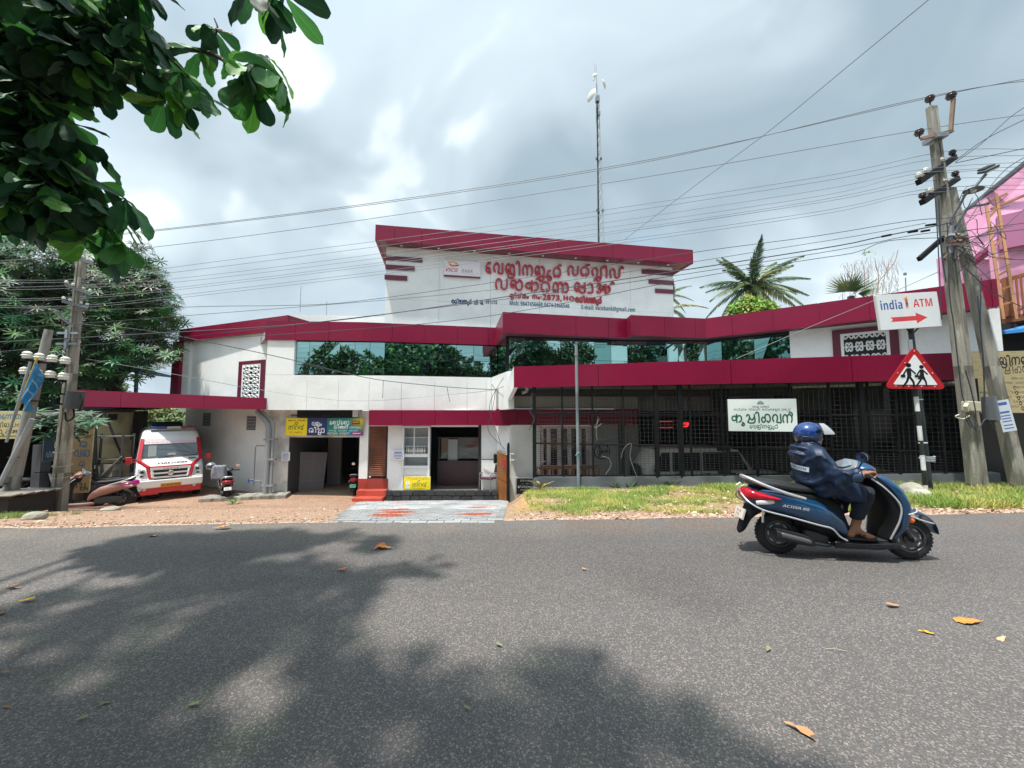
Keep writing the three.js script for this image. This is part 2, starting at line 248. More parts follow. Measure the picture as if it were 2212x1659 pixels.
// ---------- Malayalam lettering: pen strokes on a 10-unit letter height ----------
const GLYPH = {
  va: '12;1.6,1.4 .5,5 2,9 4.5,10 6.5,8 6.5,4 5.8,.5 8,0 11,0 11,5 11,10', e: '7;6,0 3,0 .7,2 1,4.3 3,5 5,4 5.2,1.8 3.4,.6|.8,3.5 1,7 3,9.8 5.5,9.5',
  ee: '7;6,0 3,0 .7,2 1,4.3 3,5 5,4 5.2,1.8 3.4,.6|.8,3.5 1,7 3,10 5.5,9.5 5,7.5 3.4,8',
  La: '12;1.5,2 3,.4 5,2 3.5,4.5 1,3.5 1,7 3,10 6,9 6.2,5 6.2,2 7.5,0 10,.5 11,4 10.5,8 8.5,10|11,3 11,-2 8,-4 4,-3.5 3.5,-2', i: '4.5;3,0 3,9 2,12.5 0,13 -1,11.3', ii: '4.5;3,0 3,9 2,12.5 0,13 -1.3,12 -.5,10.8 .7,11.4',
  na: '13;1.2,.2 .3,3 1,8 3.5,10 5.5,8 5.8,0|5.8,6 7,9.5 9.5,10 11.5,8 12,4 11,.5', lla: '13;1.5,2 3,.3 4.5,2 3,4 .8,3.5 .8,7 3,10 5.5,8.5 5.7,3 7,.2 10,.2 11.6,4 11,8.5 8.5,10|2,-3.5 5,-2 6,-4.5 9,-5 11,-3 11.6,0',
  la: '13;1.5,2 3,.3 4.5,2 3,4 .8,3.5 .8,7 3,10 5.5,8.5 5.7,3 7,.2 10,.2 11.6,4 11,8.5 8.5,10', uu: '6;-1,0 1,-1 2.4,-4 5,-3.5 5,-.5 2.5,.5 1,3 2,6 4,6', u: '3;-1,0 1,-.8 2.4,-3 .8,-4.4 -1,-3',
  ra: '10;2,1.4 3,0 1.2,.3 .2,3 .8,8 4,10 7.5,8.5 8.6,4 7.5,.5 5.6,.4 5.5,2.2', 'r.': '10;2,1.4 3,0 1.2,.3 .2,3 .8,8 4,10 7.5,8.5 8.6,4 7.5,.5 5.6,.4 5.5,2.2|6,9.6 7,12.5 9.5,12.5',
  sa: '13;1.2,0 .4,5 1.5,9 3.5,10 5.6,8.5 6,4 6,1.5 8,0 10.5,.5 11.6,4 11.6,10', vva: '12;1.6,1.4 .5,5 2,9 4.5,10 6.5,8 6.5,4 5.8,.5 8,0 11,0 11,5 11,10|3,-4.8 3.5,-2 6,-2 6.3,-4.8 9,-4.8 10.5,-2',
  '^': '1;-2.6,11 -1.2,13.2 .8,11.4', ha: '13;1,4 2.5,5.5 4,4 2.5,2 .5,3.5 .6,8 2.8,10 5.4,8.5 5.6,2 7.5,0 10.8,.5 12,5 10.5,9.5 8.5,10 7.5,8',
  ka: '14;6.5,5 4,8 1,7 .3,4.5 2,2.2 5,3 6.5,5 9,8.5 12,8 13,5 12,1.5 9.5,.2|6.5,10 6.5,0', Na: '17;2,1.5 3,.2 1,.5 .3,4 1.2,9 3.4,10 5,8 5.2,0|5.2,6 6.5,9.6 8.6,10 10.2,8 10.4,0|10.4,6 11.8,9.6 14,10 15.8,7.5 15.8,2.5 14.4,.2 13,.8',
  ba: '13;1.5,2 3,.4 4.4,2 3,3.8 .8,3 .6,7 2.8,10 5.4,8.6 5.6,2 6.8,0 11.5,0 11.5,10|5.6,5.6 11.5,5.6', aa: '7;0,0 4.6,0 5,3 5,7 4,9.6 1.5,10 .2,8.4',
  nka: '17;1,8 2.5,10 4.8,9 4.5,6.5 2.5,5.5 5,4.5 5,1.5 2.5,.2 .6,1.8|5,5 7.5,8.6 10,7 9,4 7,4.6 10.5,5 13.5,8.5 15.4,5 13.8,1.2 11.5,.4|10.4,9.8 10.4,0', kla: '14;6.5,5 4,8 1,7 .3,4.5 2,2.2 5,3 6.5,5 9,8.5 12,8 13,5 12,1.5 9.5,.2|6.5,10 6.5,0 4,-3 8,-5 12,-2',
  pa: '11;1.5,8 3,10 5,8.5 4.6,4 3,.2 7,0 10,0 10,10', ta: '12;3,1.5 2,.2 .6,1.5 .4,6 2.4,9.6 6,10 9.6,9.5 11.2,6 10.4,1.5 8,.2 6,1.6 6,5 7,9.8', m: '6;3,0 .8,1.2 .8,3.6 3,4.8 5,3.6 5,1.2 3,0',
  nga: '16;1,8 2.5,10 4.8,9 4.5,6.5 2.5,5.5 5,4.5 5,1.5 2.5,.2 .6,1.8|5,8 7,10 9,8 9,2 11,0 13.5,.4 14.8,4 14.8,10', nna: '18;1.2,.2 .3,3 1,8 3.5,10 5.5,8 5.8,0|5.8,6 7,9.5 9,10 10.8,8 11,0|11,6 12.2,9.5 14.4,10 16.2,8 16.8,4 15.8,.5',
  o: '13;3,3 1.2,2.2 1,5 2.5,9 6,10 10,9 11.6,5.5 10.5,1.5 7.5,.2 5.2,1.8 6.5,4 8.5,3', sha: '13;1,8 2.5,10 4.6,8.6 4.3,4 2.6,.2 11.4,0 11.4,10|4.6,7 8,3 11.2,6.5', bha: '13;4,6 2,6.6 .6,4 1.6,.6 4,.6 5.4,3 5,7 6.5,10 9.6,10 11.6,7 11.4,2.5 9,.2 7.6,2',
  'n.': '14;1.2,.2 .3,3 1,8 3.5,10 5.5,8 5.8,0|5.8,6 7,9.5 9.5,10 11.5,8 12,4 11,.5|11.8,7 12.6,11 10.4,13 8.8,12', da: '12;1,0 .4,6 2.6,10 6.4,10 9.4,7.4 9.6,3 7,.2 4.6,1.6 6,4 11,.6', ppa: '11;1.5,8 3,10 5,8.5 4.6,4 3,.2 7,0 10,0 10,10|4,-1.6 3.4,-5 9,-5 9,-1.6',
  cha: '12;4,10 1.2,8.4 2.4,5.6 9,5.6 10.8,3.6 10,.8 6,0 2.2,.3 .6,2.6|4,10 8.6,10 9,7.6', kka: '19;6.5,5 4,8 1,7 .3,4.5 2,2.2 5,3 6.5,5 9,8.5 11,6.5 10,3.6 8,4.6 12,5 14.6,8.4 17.6,7 17.8,2.6 15,.3|6.5,10 6.5,0|12.2,10 12.2,0',
  Ra: '11;2,.6 .4,4 1.4,8.6 5,10 8.8,8.6 9.8,4 8.2,.6', ru: '2;-1,0 1,-2 0,-4.4 -2.4,-3.4 -1,-1.6', ksha: '14;6.5,5 4,8 1,7 .3,4.5 2,2.2 5,3 6.5,5 9,8.5 12,8 13,5 12,1.5 9.5,.2|6.5,10 6.5,0|7,-1 6,-4.6 12,-4.6 12,-1', ma: '12;1,10 .4,5 1.6,.4 4.6,.2 6,2.6 6,9.6|6,6 8.6,10 11,8 11,0 8,.2',
  ya: '14;3,3 1.4,2.6 .5,5 2,9 5,10 6.8,8 6.6,3 8.6,.2 11.6,1 12.6,5 12.6,10', ta2: '9;1,9.6 6,10 8,8 6,5.4 2,5 .8,2.4 3,.2 8,.2', ':': '4;1.6,2 1.6,2.6|1.6,6.4 1.6,7', '.': '3;1,0 1,.5', ' ': '7;',
};
const glyphCurves = {};
for (const [k, v] of Object.entries(GLYPH)) {
  const [w, rest] = v.split(';');
  glyphCurves[k] = { w: +w, lines: rest.split('|').filter(Boolean).map((s) => { const p = s.split(' ').map((q) => { const [x, y] = q.split(',').map(Number); return V(x, y, 0); }); return p.length > 2 ? new THREE.CatmullRomCurve3(p, false, 'centripetal').getPoints(p.length * 4) : p; }) };
}
const tokens = (s) => s.split(' ').map((t) => (t === '_' ? ' ' : t));
const inkWidth = (s, gap) => tokens(s).reduce((a, t) => a + glyphCurves[t].w + gap, -gap);
// letters painted on a canvas, fitted to width w, baseline y, letter height h
function ink(x, str, cx, y, w, h, color, lw = 0.19, gap = 1.5) {
  const s = h / 10, k = w / (inkWidth(str, gap) * s); x.save(); x.translate(cx - w / 2, y); x.scale(s * k, -s); x.strokeStyle = color; x.lineWidth = lw * 10; x.lineCap = x.lineJoin = 'round';
  let o = 0; for (const t of tokens(str)) { for (const l of glyphCurves[t].lines) { x.beginPath(); l.forEach((p, i) => (i ? x.lineTo(p.x + o, p.y) : x.moveTo(p.x + o, p.y))); x.stroke(); } o += glyphCurves[t].w + gap; } x.restore();
}
// raised letters: square-edged strokes standing on a wall
function strokeSolid(line, wid, depth) {
  const n = line.length, L = [], R = [], p = [];
  for (let i = 0; i < n; i++) { const a = line[Math.max(0, i - 1)], b = line[Math.min(n - 1, i + 1)], d = b.clone().sub(a).normalize(), e = i === 0 ? -wid * 0.4 : i === n - 1 ? wid * 0.4 : 0, q = line[i].clone().addScaledVector(d, e); L.push(V(q.x - d.y * wid / 2, q.y + d.x * wid / 2, 0)); R.push(V(q.x + d.y * wid / 2, q.y - d.x * wid / 2, 0)); }
  const up = (v) => V(v.x, v.y, depth), quad = (a, b, c, d) => p.push(a, b, c, a, c, d);
  for (let i = 0; i + 1 < n; i++) { quad(up(R[i]), up(R[i + 1]), up(L[i + 1]), up(L[i])); quad(L[i], up(L[i]), up(L[i + 1]), L[i + 1]); quad(R[i + 1], up(R[i + 1]), up(R[i]), R[i]); }
  quad(L[0], R[0], up(R[0]), up(L[0])); quad(R[n - 1], L[n - 1], up(L[n - 1]), up(R[n - 1]));
  const g = new THREE.BufferGeometry().setFromPoints(p); g.computeVertexNormals(); return g;
}
// a row of raised letters from x0 to x1 in the plane of `parent`
function raised(parent, str, x0, x1, y, h, depth, mat, wid = 0.2, gap = 2.4, name = 'sign_letter') {
  const s = h / 10, k = (x1 - x0) / (inkWidth(str, gap) * s); let o = 0;
  tokens(str).forEach((t, q) => { const c = glyphCurves[t]; if (c.lines.length) obj(name, c.lines.map((l, i) => strokeSolid(l.map((p) => V(x0 + (p.x + o) * s * k, y + p.y * s, 0)), wid * h, depth + i * 0.004 + (q % 3) * 0.002)), mat, parent); o += c.w + gap; });
}
const bold = await new FontLoader().loadAsync('fonts/droid/droid_sans_bold.typeface.json');
const regular = await new FontLoader().loadAsync('fonts/droid/droid_sans_regular.typeface.json');
function latin(str, x0, x1, y, h, depth, font = bold) { // text fitted between x0 and x1
  const g = new TextGeometry(str, { font, size: h, depth, curveSegments: 4, bevelEnabled: false }); g.computeBoundingBox(); const b = g.boundingBox;
  return g.translate(-b.min.x, 0, 0).scale((x1 - x0) / (b.max.x - b.min.x), 1, 1).translate(x0, y, 0);
}
// ---------- ground, road, verge ----------
const roadEdge = (x) => 5.28 + 0.052 * x + 0.09 * (fbm(x * 0.9 + 40, 1, 2, 4) - 0.5) * 2;
const floorLow = (x) => lerp(-1.5, -1.72, sstep(-9, -1, x));
const bankT = (x, D) => sstep(-0.16, 0.22 + 0.06 * (D - 5), x + 0.12 * (noise3(D * 1.7, 3, 5) - 0.5));
function ground(x, z) {
  const D = -z, e = D - roadEdge(x) + 0.02;
  if (e <= 0) return -0.03;
  let left = -0.02 - 0.193 * Math.max(0, e - 0.1); const fl = floorLow(x); left = left > fl ? left : fl;
  const soft = sstep(0, 0.3, e); left = lerp(-0.02, left, soft);
  const yR = Math.max(0.05, 0.128 - 0.0064 * x), right = -0.012 - yR * Math.max(0, e - 0.1) + 0.035 * sstep(0.3, 1.2, e) * (fbm(x * 1.3, D * 1.3, 9, 3) - 0.35);
  const t = bankT(x, D), wallD = lerp(11, 8.35, x / 10.05) + 0.25;
  let y = lerp(left, right, t);
  if (x > -0.2) y = lerp(y, fl, sstep(wallD - 0.05, wallD + 0.3, D) * sstep(13.5, 12, x));
  if (D > 24) y -= 0.04 * (D - 24);
  return y + 0.02 * sstep(0.4, 1, e) * (fbm(x * 2.1, D * 2.1, 4, 3) - 0.5);
}
{
  const xs = [], zs = [];
  for (let x = -60; x < -18; x += 3) xs.push(x); for (let x = -18; x < 18; x += 0.11) xs.push(x); for (let x = 18; x <= 60; x += 3) xs.push(x);
  for (let z = 60; z > 6; z -= 4) zs.push(z); for (let z = 6; z > -4.4; z -= 1) zs.push(z); for (let z = -4.4; z > -15; z -= 0.1) zs.push(z); for (let z = -15; z >= -80; z -= 2.5) zs.push(z);
  const p = [], uv = [], col = [], ix = [], W = xs.length;
  for (const z of zs) for (const x of xs) {
    const D = -z, e = D - roadEdge(x), y = ground(x, z); p.push(x, y, z); uv.push(x, z);
    const t = bankT(x, D), n = fbm(x * 1.1, D * 1.1, 12, 4), g = fbm(x * 2.6, D * 2.6, 33, 3);
    let c = [0.9, 0.88, 0.84];                                             // reddish soil
    c = c.map((v, i) => lerp(v, [1.42, 1.5, 1.6][i], sstep(0.55, 0.0, e) * 0.7)); // pale dust along the tar
    c = c.map((v, i) => lerp(v, [0.8, 0.72, 0.68][i], sstep(1.5, 4, e) * (1 - t) * sstep(0.4, 0.6, n) * 0.7));
    if (t > 0.02) { const k = t * sstep(0.5, 1.3, e + 0.9 * (n - 0.5)); c = c.map((v, i) => lerp(v, [0.62, 0.78, 0.36][i], k * sstep(0.3, 0.55, g))); c = c.map((v, i) => lerp(v, [1.25, 1.15, 0.62][i], sstep(0.9, 0.2, x) * sstep(0.5, 2.2, e) * t * 0.9)); }
    if (x < -8.6) { const k = sstep(0.3, 1.1, e) * sstep(2.8, 1.4, e) * sstep(-8.2, -9.6, x); c = c.map((v, i) => lerp(v, [0.5, 0.66, 0.28][i], k * 0.8)); }
    if (D < 0 || D > 22) c = [0.35, 0.5, 0.25];
    col.push(...c);
  }
  for (let j = 0; j + 1 < zs.length; j++) for (let i = 0; i + 1 < W; i++) { const a = j * W + i, b = a + W; ix.push(a, a + 1, b, a + 1, b + 1, b); }
  const g = new THREE.BufferGeometry(); g.setAttribute('position', new THREE.Float32BufferAttribute(p, 3)); g.setAttribute('uv', new THREE.Float32BufferAttribute(uv, 2)); g.setAttribute('color', new THREE.Float32BufferAttribute(col, 3)); g.setIndex(ix); g.computeVertexNormals();
  structure('ground', g, M.soil);
}
{
  const xs = [], N = 80, p = [], uv = [], col = [], ix = [];
  for (let x = -70; x < -12; x += 2) xs.push(x); for (let x = -12; x < 12; x += 0.12) xs.push(x); for (let x = 12; x <= 70; x += 2) xs.push(x);
  for (const x of xs) for (let j = 0; j <= N; j++) {
    const e = roadEdge(x), f = 1 - Math.pow(1 - j / N, 1.7), D = lerp(-2.6, e, f), y = 0.012 - 0.01 * sstep(e - 0.5, e, D) - (j === N ? 0.025 : 0);
    p.push(x, y, -D); uv.push(x, -D);
    const q = e - D, n = fbm(x * 0.5, D * 0.9, 6, 4), m = fbm(x * 2.2, D * 2.6, 16, 4);
    let v = 0.395 + 0.12 * (n - 0.5) + 0.11 * (fbm(x * 0.16 + 3, D * 2.2, 41, 4) - 0.5) - 0.05 * sstep(0.6, 0.72, fbm(x * 0.7, D * 0.9, 52, 4)) - 0.03 * sstep(0.25, 0, Math.abs(D - 2.55 + 0.05 * x - 0.2 * n)) * n - 0.035 * sstep(0.9, 0.2, Math.abs(D - 4.25));
    let c = [v * 1.07, v * 1.0, v * 0.97];
    const dust = sstep(1.0, 0.05, q - 0.35 * (m - 0.35)) * (0.35 + 0.65 * sstep(0.35, 0.7, m)) * (x > 0.4 ? 0.75 : 1);
    c = c.map((k, i) => lerp(k, (x > 0.6 ? [0.5, 0.37, 0.29] : [0.56, 0.5, 0.43])[i], dust * 0.85));
    const wet = 0; c = c.map((k) => k * (1 - wet)); col.push(...c);
  }
  for (let i = 0; i + 1 < xs.length; i++) for (let j = 0; j < N; j++) { const a = i * (N + 1) + j, b = a + N + 1; ix.push(a, b, a + 1, b, b + 1, a + 1); }
  const g = new THREE.BufferGeometry(); g.setAttribute('position', new THREE.Float32BufferAttribute(p, 3)); g.setAttribute('uv', new THREE.Float32BufferAttribute(uv, 2)); g.setAttribute('color', new THREE.Float32BufferAttribute(col, 3)); g.setIndex(ix); g.computeVertexNormals();
  structure('road', g, M.asphalt);
}
// ---------- paved driveway: interlocking blocks with painted orange discs ----------
{
  const grp = new THREE.Group(); grp.name = 'driveway_paving'; scene.add(grp); grp.userData.kind = 'structure';
  const L0 = [-2.5, -5.32], L1 = [-5.45, -13.85], R0 = [-0.12, -5.4], R1 = [-0.1, -14.15];
  const dy = (x, D) => { const e = D - roadEdge(x); return Math.max(-0.004 - 0.193 * Math.max(0, e - 0.1) * sstep(0, 0.3, e), floorLow(x)) - 0.008; };
  const bed = []; const NX = 14, NZ = 40, P = (i, j) => { const D0 = lerp(5.2, 14.0, j / NZ), a = mix2(L0, L1, j / NZ), b = mix2(R0, R1, j / NZ), x = lerp(a[0], b[0], i / NX); return V(x, dy(x, D0) - 0.012, -D0); };
  for (let j = 0; j < NZ; j++) for (let i = 0; i < NX; i++) { const a = P(i, j), b = P(i + 1, j), c = P(i + 1, j + 1), d = P(i, j + 1); bed.push(a, b, c, a, c, d); }
  const bg = new THREE.BufferGeometry().setFromPoints(bed); bg.computeVertexNormals(); obj('paving_joint', bg, std([0.3, 0.29, 0.27], 0.95, { map: T.grime }), grp);
  const greys = [0.44, 0.5, 0.55, 0.47].map((v, i) => std([v * 0.97, v, v * [1.04, 1.02, 1.05, 1][i]], 0.85, { map: T.grime })), oranges = [std([0.66, 0.13, 0.055], 0.8, { map: T.grime }), std([0.6, 0.16, 0.08], 0.8, { map: T.grime })];
  const discs = [[[1250, 975], 0], [[1215, 1032], 0], [[1155, 1075], 0], [[1778, 955], 0], [[1815, 1014], 0], [[1812, 1066], 0]].map(([[zx, zy]]) => { const px = (900 + zx / 1.843) / 1.823, py = (1450 + zy / 1.843) / 1.823; for (let D = 5.2; D < 14; D += 0.02) { const q = at(px, py, D); if (q.y <= dy(q.x, D)) return [q.x, D]; } return [-2, 7]; });
  const bw = 0.225, bd = 0.115, r = rng(4), list = [];
  for (let j = 0; j < 76; j++) { const D = 5.22 + j * bd, f = (D - 5.34) / 8.66, a = mix2(L0, L1, f)[0], b = mix2(R0, R1, f)[0], off = (j % 2) * bw / 2; for (let x = Math.ceil((a - off) / bw) * bw + off + bw / 2; x < b - bw * 0.4; x += bw) list.push([x, D]); }
  const share = new THREE.BoxGeometry(bw - 0.014, 0.03, bd - 0.013), rest = [[], [], [], [], [], []]; 
  const shareUV = boxUV(share);
  list.forEach(([x, D], k) => {
    const y = dy(x, D), sl = (dy(x, D + 0.06) - dy(x, D - 0.06)) / 0.12, hit = discs.some(([cx, cd]) => ((x - cx) / 0.3) ** 2 + ((D - cd) / 0.34) ** 2 < 1), mi = hit ? 4 + (r() < 0.4 ? 1 : 0) : (r() * 4) | 0, mat = hit ? oranges[mi - 4] : greys[mi], tilt = (r() - 0.5) * 0.02, yy = y + (r() - 0.5) * 0.006;
    if (k < 290) { const m = mesh('paving_block', shareUV, mat, grp); m.position.set(x, yy, -D); m.rotation.set(Math.atan(sl) + tilt, 0, tilt); }
    else rest[mi].push(xf(share.clone(), x, yy, -D, Math.atan(sl) + tilt, 0, tilt));
  });
  rest.forEach((l, i) => { if (l.length) obj('paving_blocks', l, i < 4 ? greys[i] : oranges[i - 4], grp).userData.kind = 'stuff'; });
}
// ---------- the bank ----------
const bank = thing('bank_building', 'two storey white bank with crimson fascia bands and a tall lettered sign block', 'bank building');
const H0 = 3.98, H1 = 4.65;                       // underside and top of the main fascia
const FP = { a: pl(573, 13.3, 710), b: pl(785, 13.5, 710), c: pl(1070, 14.37, 710), d: pl(1086, 12.09, 700), e: pl(1353, 12.97, 700), f: pl(1363, 12.48, 700), g: pl(1524, 12.97, 700), h: pl(2155, 9.03, 625) };
const lw0 = pl(388, 16.2, 720), lw1 = pl(622, 13.75, 685);   // wing by the carport
const BK = [[12.6, -10.2], [13.5, -22], [-16, -22]];
const cutsAt = (A, B, ...px) => px.map((q) => alongRay(A, B, q));
// fascia panels, one by one
panels(bank, 'fascia_panel', M.red, lw0, lw1, 4.45, 4.97, 0.1, cutsAt(lw0, lw1, 486, 526, 575));
panels(bank, 'fascia_panel', M.red, lw1, [lw1[0] + 0.55, lw1[1] - 2], 4.45, 4.97, 0.1, [], { side: -1 });
panels(bank, 'fascia_panel', M.red, FP.a, FP.b, H0, H1, 0.1, cutsAt(FP.a, FP.b, 632, 706));
panels(bank, 'fascia_panel', M.red, FP.b, FP.c, H0, H1, 0.1, cutsAt(FP.b, FP.c, 844, 916, 987, 1055));
panels(bank, 'fascia_panel', M.red, FP.d, FP.c, H0, H1, 0.1, [], { side: 1 });
panels(bank, 'fascia_panel', M.red, FP.d, FP.e, H0, H1, 0.1, cutsAt(FP.d, FP.e, 1246, 1317));
panels(bank, 'fascia_panel', M.red, FP.f, FP.e, H0, H1, 0.1, [], { side: 1 });
panels(bank, 'fascia_panel', M.red, FP.f, FP.g, H0, H1, 0.1, cutsAt(FP.f, FP.g, 1440, 1507));
panels(bank, 'fascia_panel', M.red, FP.g, FP.h, H0, H1, 0.1, cutsAt(FP.g, FP.h, 1588, 1678, 1780, 1891, 2020));
const hB = [FP.h[0] + 0.55, FP.h[1] - 1.6];
panels(bank, 'fascia_panel', M.red, FP.h, hB, H0, H1, 0.1, [], { side: -1 });
panels(bank, 'fascia_panel', M.red, FP.a, [FP.a[0] - 0.1, FP.a[1] - 1.2], H0, H1, 0.1, [], { side: 1 });
// roof slab and the undersides
const inset = (P, d = 0.06) => [P[0] * (1 + d / 13), P[1] * (1 + d / 13)];
obj('roof', flat([FP.a, FP.b, FP.c, FP.d, FP.e, FP.f, FP.g, FP.h].map((p) => inset(p, 0.12)).concat([hB, BK[1], BK[2], [lw0[0], lw0[1] - 4]]), H0 + 0.06, H0 + 0.3), std([0.4, 0.4, 0.4], 0.9, { map: T.grime }), bank);
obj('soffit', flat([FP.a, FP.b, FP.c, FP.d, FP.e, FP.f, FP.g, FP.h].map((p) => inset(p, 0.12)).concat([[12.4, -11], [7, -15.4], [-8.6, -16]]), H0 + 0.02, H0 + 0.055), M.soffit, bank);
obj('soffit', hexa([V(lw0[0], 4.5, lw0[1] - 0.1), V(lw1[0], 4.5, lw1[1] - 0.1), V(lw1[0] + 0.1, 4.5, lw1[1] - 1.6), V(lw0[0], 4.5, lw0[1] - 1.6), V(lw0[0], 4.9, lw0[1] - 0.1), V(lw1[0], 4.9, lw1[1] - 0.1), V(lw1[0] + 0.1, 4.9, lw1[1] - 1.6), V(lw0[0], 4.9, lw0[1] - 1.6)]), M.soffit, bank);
// wing by the carport
const wa = pl(401, 16.4), wb = pl(600, 14.0);
obj('wall', slab(wa, wb, -1.9, 4.5, 0.25), M.white, bank);
obj('corner_column', slab(pl(364, 16.3), pl(381, 16.15), 1.9, 4.46, 0.35), M.red, bank);
obj('wall_cap', slab(pl(381.5, 16.3), pl(402, 16.2), 1.9, 4.46, 0.2, {}), M.white, bank);
for (const px of [452, 548]) { // ventilators under the carport
  const t = alongRay(wa, wb, px), q = mix2(wa, wb, t - 0.05), r = mix2(wa, wb, t + 0.035), y = px === 452 ? 0.9 : 0.78;
  const w = obj('ventilator', slab(q, r, y, y + 0.52, 0.02, { front: 0.02 }), std([0.14, 0.15, 0.17], 0.8), bank);
  obj('louvre', [0, 1, 2, 3].map((k) => slab(q, r, y + 0.06 + k * 0.12, y + 0.09 + k * 0.12, 0.01, { front: 0.04 })), std([0.3, 0.31, 0.33], 0.8), w);
}
// pierced screens in red frames
function jali(A, B, y0, y1, frame, cellsX, cellsY, parent = bank) {
  const f = mesh('jali_window', merged([slab(A, mix2(A, B, frame), y0, y1, 0.06, { front: 0.05 }), slab(mix2(A, B, 1 - frame), B, y0, y1, 0.06, { front: 0.05 }), slab(mix2(A, B, frame), mix2(A, B, 1 - frame), y1 - 0.13, y1, 0.06, { front: 0.05 })].map(boxUV)), M.redDark, parent);
  const a = mix2(A, B, frame), b = mix2(A, B, 1 - frame), L = Math.hypot(b[0] - a[0], b[1] - a[1]), yt = y1 - 0.13, H = yt - y0;
  obj('backing', slab(a, b, y0, yt, 0.02, { front: 0.012 }), std([0.01, 0.012, 0.014], 0.7), f);
  const ang = Math.atan2(-(b[1] - a[1]), b[0] - a[0]), loc = (g) => { g.rotateY(ang); return g.translate(a[0] + Math.sin(ang) * 0.03, y0, a[1] + Math.cos(ang) * 0.03); };
  const parts = [box(0.07, H, 0.02, 0.035, H / 2, 0), box(0.07, H, 0.02, L - 0.035, H / 2, 0), box(L - 0.14, 0.07, 0.02, L / 2, H - 0.035, 0), box(L - 0.14, 0.05, 0.02, L / 2, 0.025, 0)];
  const cw = (L - 0.14) / cellsX, ch = (H - 0.12) / cellsY, R = Math.min(cw, ch);
  for (let i = 0; i < cellsX; i++) for (let j = 0; j < cellsY; j++) {
    const x = 0.07 + cw * (i + 0.5), y = 0.05 + ch * (j + 0.5), S = (px, py) => V(x + px * cw, y + py * ch, 0);
    const rib = (pts) => parts.push(tube(pts.map(([p, q]) => S(p, q)), R * 0.085, 14, 4));
    for (const [sx, sy] of [[1, 1], [-1, 1], [1, -1], [-1, -1]]) { rib([[0, 0.08 * sy], [0.16 * sx, 0.2 * sy], [0.3 * sx, 0.12 * sy], [0.26 * sx, 0], [0.16 * sx, 0.05 * sy]]); rib([[0.5 * sx, 0.5 * sy], [0.32 * sx, 0.36 * sy], [0.12 * sx, 0.44 * sy], [0, 0.5 * sy]]); }
    const ring = new THREE.TorusGeometry(R * 0.13, R * 0.05, 4, 12); parts.push(ring.translate(x, y, 0));
    rib([[-0.5, 0], [-0.14, 0]]); rib([[0.5, 0], [0.14, 0]]);
  }
  obj('screen_panel', parts.map(loc), M.acpWhite, f);
}
{ const t0 = alongRay(wa, wb, 515), t1 = alongRay(wa, wb, 571); jali(mix2(wa, wb, t0), mix2(wa, wb, t1), 1.62, 3.42, 0.14, 2, 4); }
// white spandrel panels of the first floor
const B0 = pl(571, 13.36), B1 = pl(828, 13.6), B2 = pl(1062, 14.38), S0 = 1.53, S1 = 2.75;
panels(bank, 'spandrel_panel', M.acpWhite, B0, B1, S0, S1, 0.12, cutsAt(B0, B1, 663, 731, 797), { gap: 0.009 });
panels(bank, 'spandrel_panel', M.acpWhite, B1, B2, S0, S1, 0.12, cutsAt(B1, B2, 867, 939, 1009, 1050), { gap: 0.009 });
const B0r = mix2(B0, B1, alongRay(B0, B1, 632));
obj('wall_panel', slab(B0, B0r, S1 + 0.008, H0 + 0.02, 0.14), M.acpWhite, bank);
obj('wall_return', slab(B0, [B0[0] - 0.25, B0[1] - 1.2], S0, H0 + 0.02, 0.1, { side: 1 }), M.acpWhite, bank);
obj('floor_slab', flat([B0, B1, B2, [B2[0], -18], [B0[0], -18]].map((p) => inset(p, 0.15)), 1.56, 1.9), std([0.45, 0.46, 0.46], 0.9), bank);
obj('spandrel_underside', flat([B0, B1, B2, [B2[0], -15.2], [B0[0] - 0.1, -14.6]].map((p) => inset(p, 0.12)), 1.535, 1.556), M.acpWhite, bank);
// glazing of the first floor: mirror panes, each set a hair out of true as such walls are
function glazing(A, B, y0, y1, n, seed, o = {}) {
  const r = rng(seed), w = obj('window_band', slab(A, B, y0 - 0.02, y0 + 0.03, 0.08, { front: 0.008 }), M.black, bank), L = Math.hypot(B[0] - A[0], B[1] - A[1]);
  const rows = o.rows ?? 2; obj('head_rail', slab(A, B, y1 - 0.04, y1, 0.08, { front: 0.008 }), M.black, w);
  for (let i = 0; i < n; i++) for (let k = 0; k < rows; k++) {
    const g = 0.012 / L, a = mix2(A, B, i / n + g / 2), b = mix2(A, B, (i + 1) / n - g / 2), h0 = lerp(y0 + 0.035, y1 - 0.045, k / rows) + 0.006, h1 = lerp(y0 + 0.035, y1 - 0.045, (k + 1) / rows) - 0.006, dd = () => (r() - 0.5) * (o.true ?? 0.012);
    const nx = -(B[1] - A[1]) / L, nz = (B[0] - A[0]) / L, c = (P, y, d, f) => V(P[0] + nx * (f + d), y, P[1] + nz * (f + d)), e = [dd(), dd(), dd(), dd()];
    obj('pane', hexa([c(a, h0, e[0], 0), c(b, h0, e[1], 0), c(b, h0, 0, -0.03), c(a, h0, 0, -0.03), c(a, h1, e[2], 0), c(b, h1, e[3], 0), c(b, h1, 0, -0.03), c(a, h1, 0, -0.03)]), (o.mats ?? [M.glass])[(i) % (o.mats ?? [1]).length], w);
  }
  obj('mullion', Array.from({ length: n + 1 }, (_, i) => { const g = 0.005 / L; return slab(mix2(A, B, clamp(i / n - g)), mix2(A, B, clamp(i / n + g)), y0, y1, 0.03, { front: -0.016 }); }), M.black, w);
}
const back = (P, d) => { const l = Math.hypot(...P); return [P[0] * (1 + d / l), P[1] * (1 + d / l)]; };
const W0 = back(B0r, 0.12), W1 = back(B1, 0.12), W2 = back(pl(1095, 14.5), 0.12);
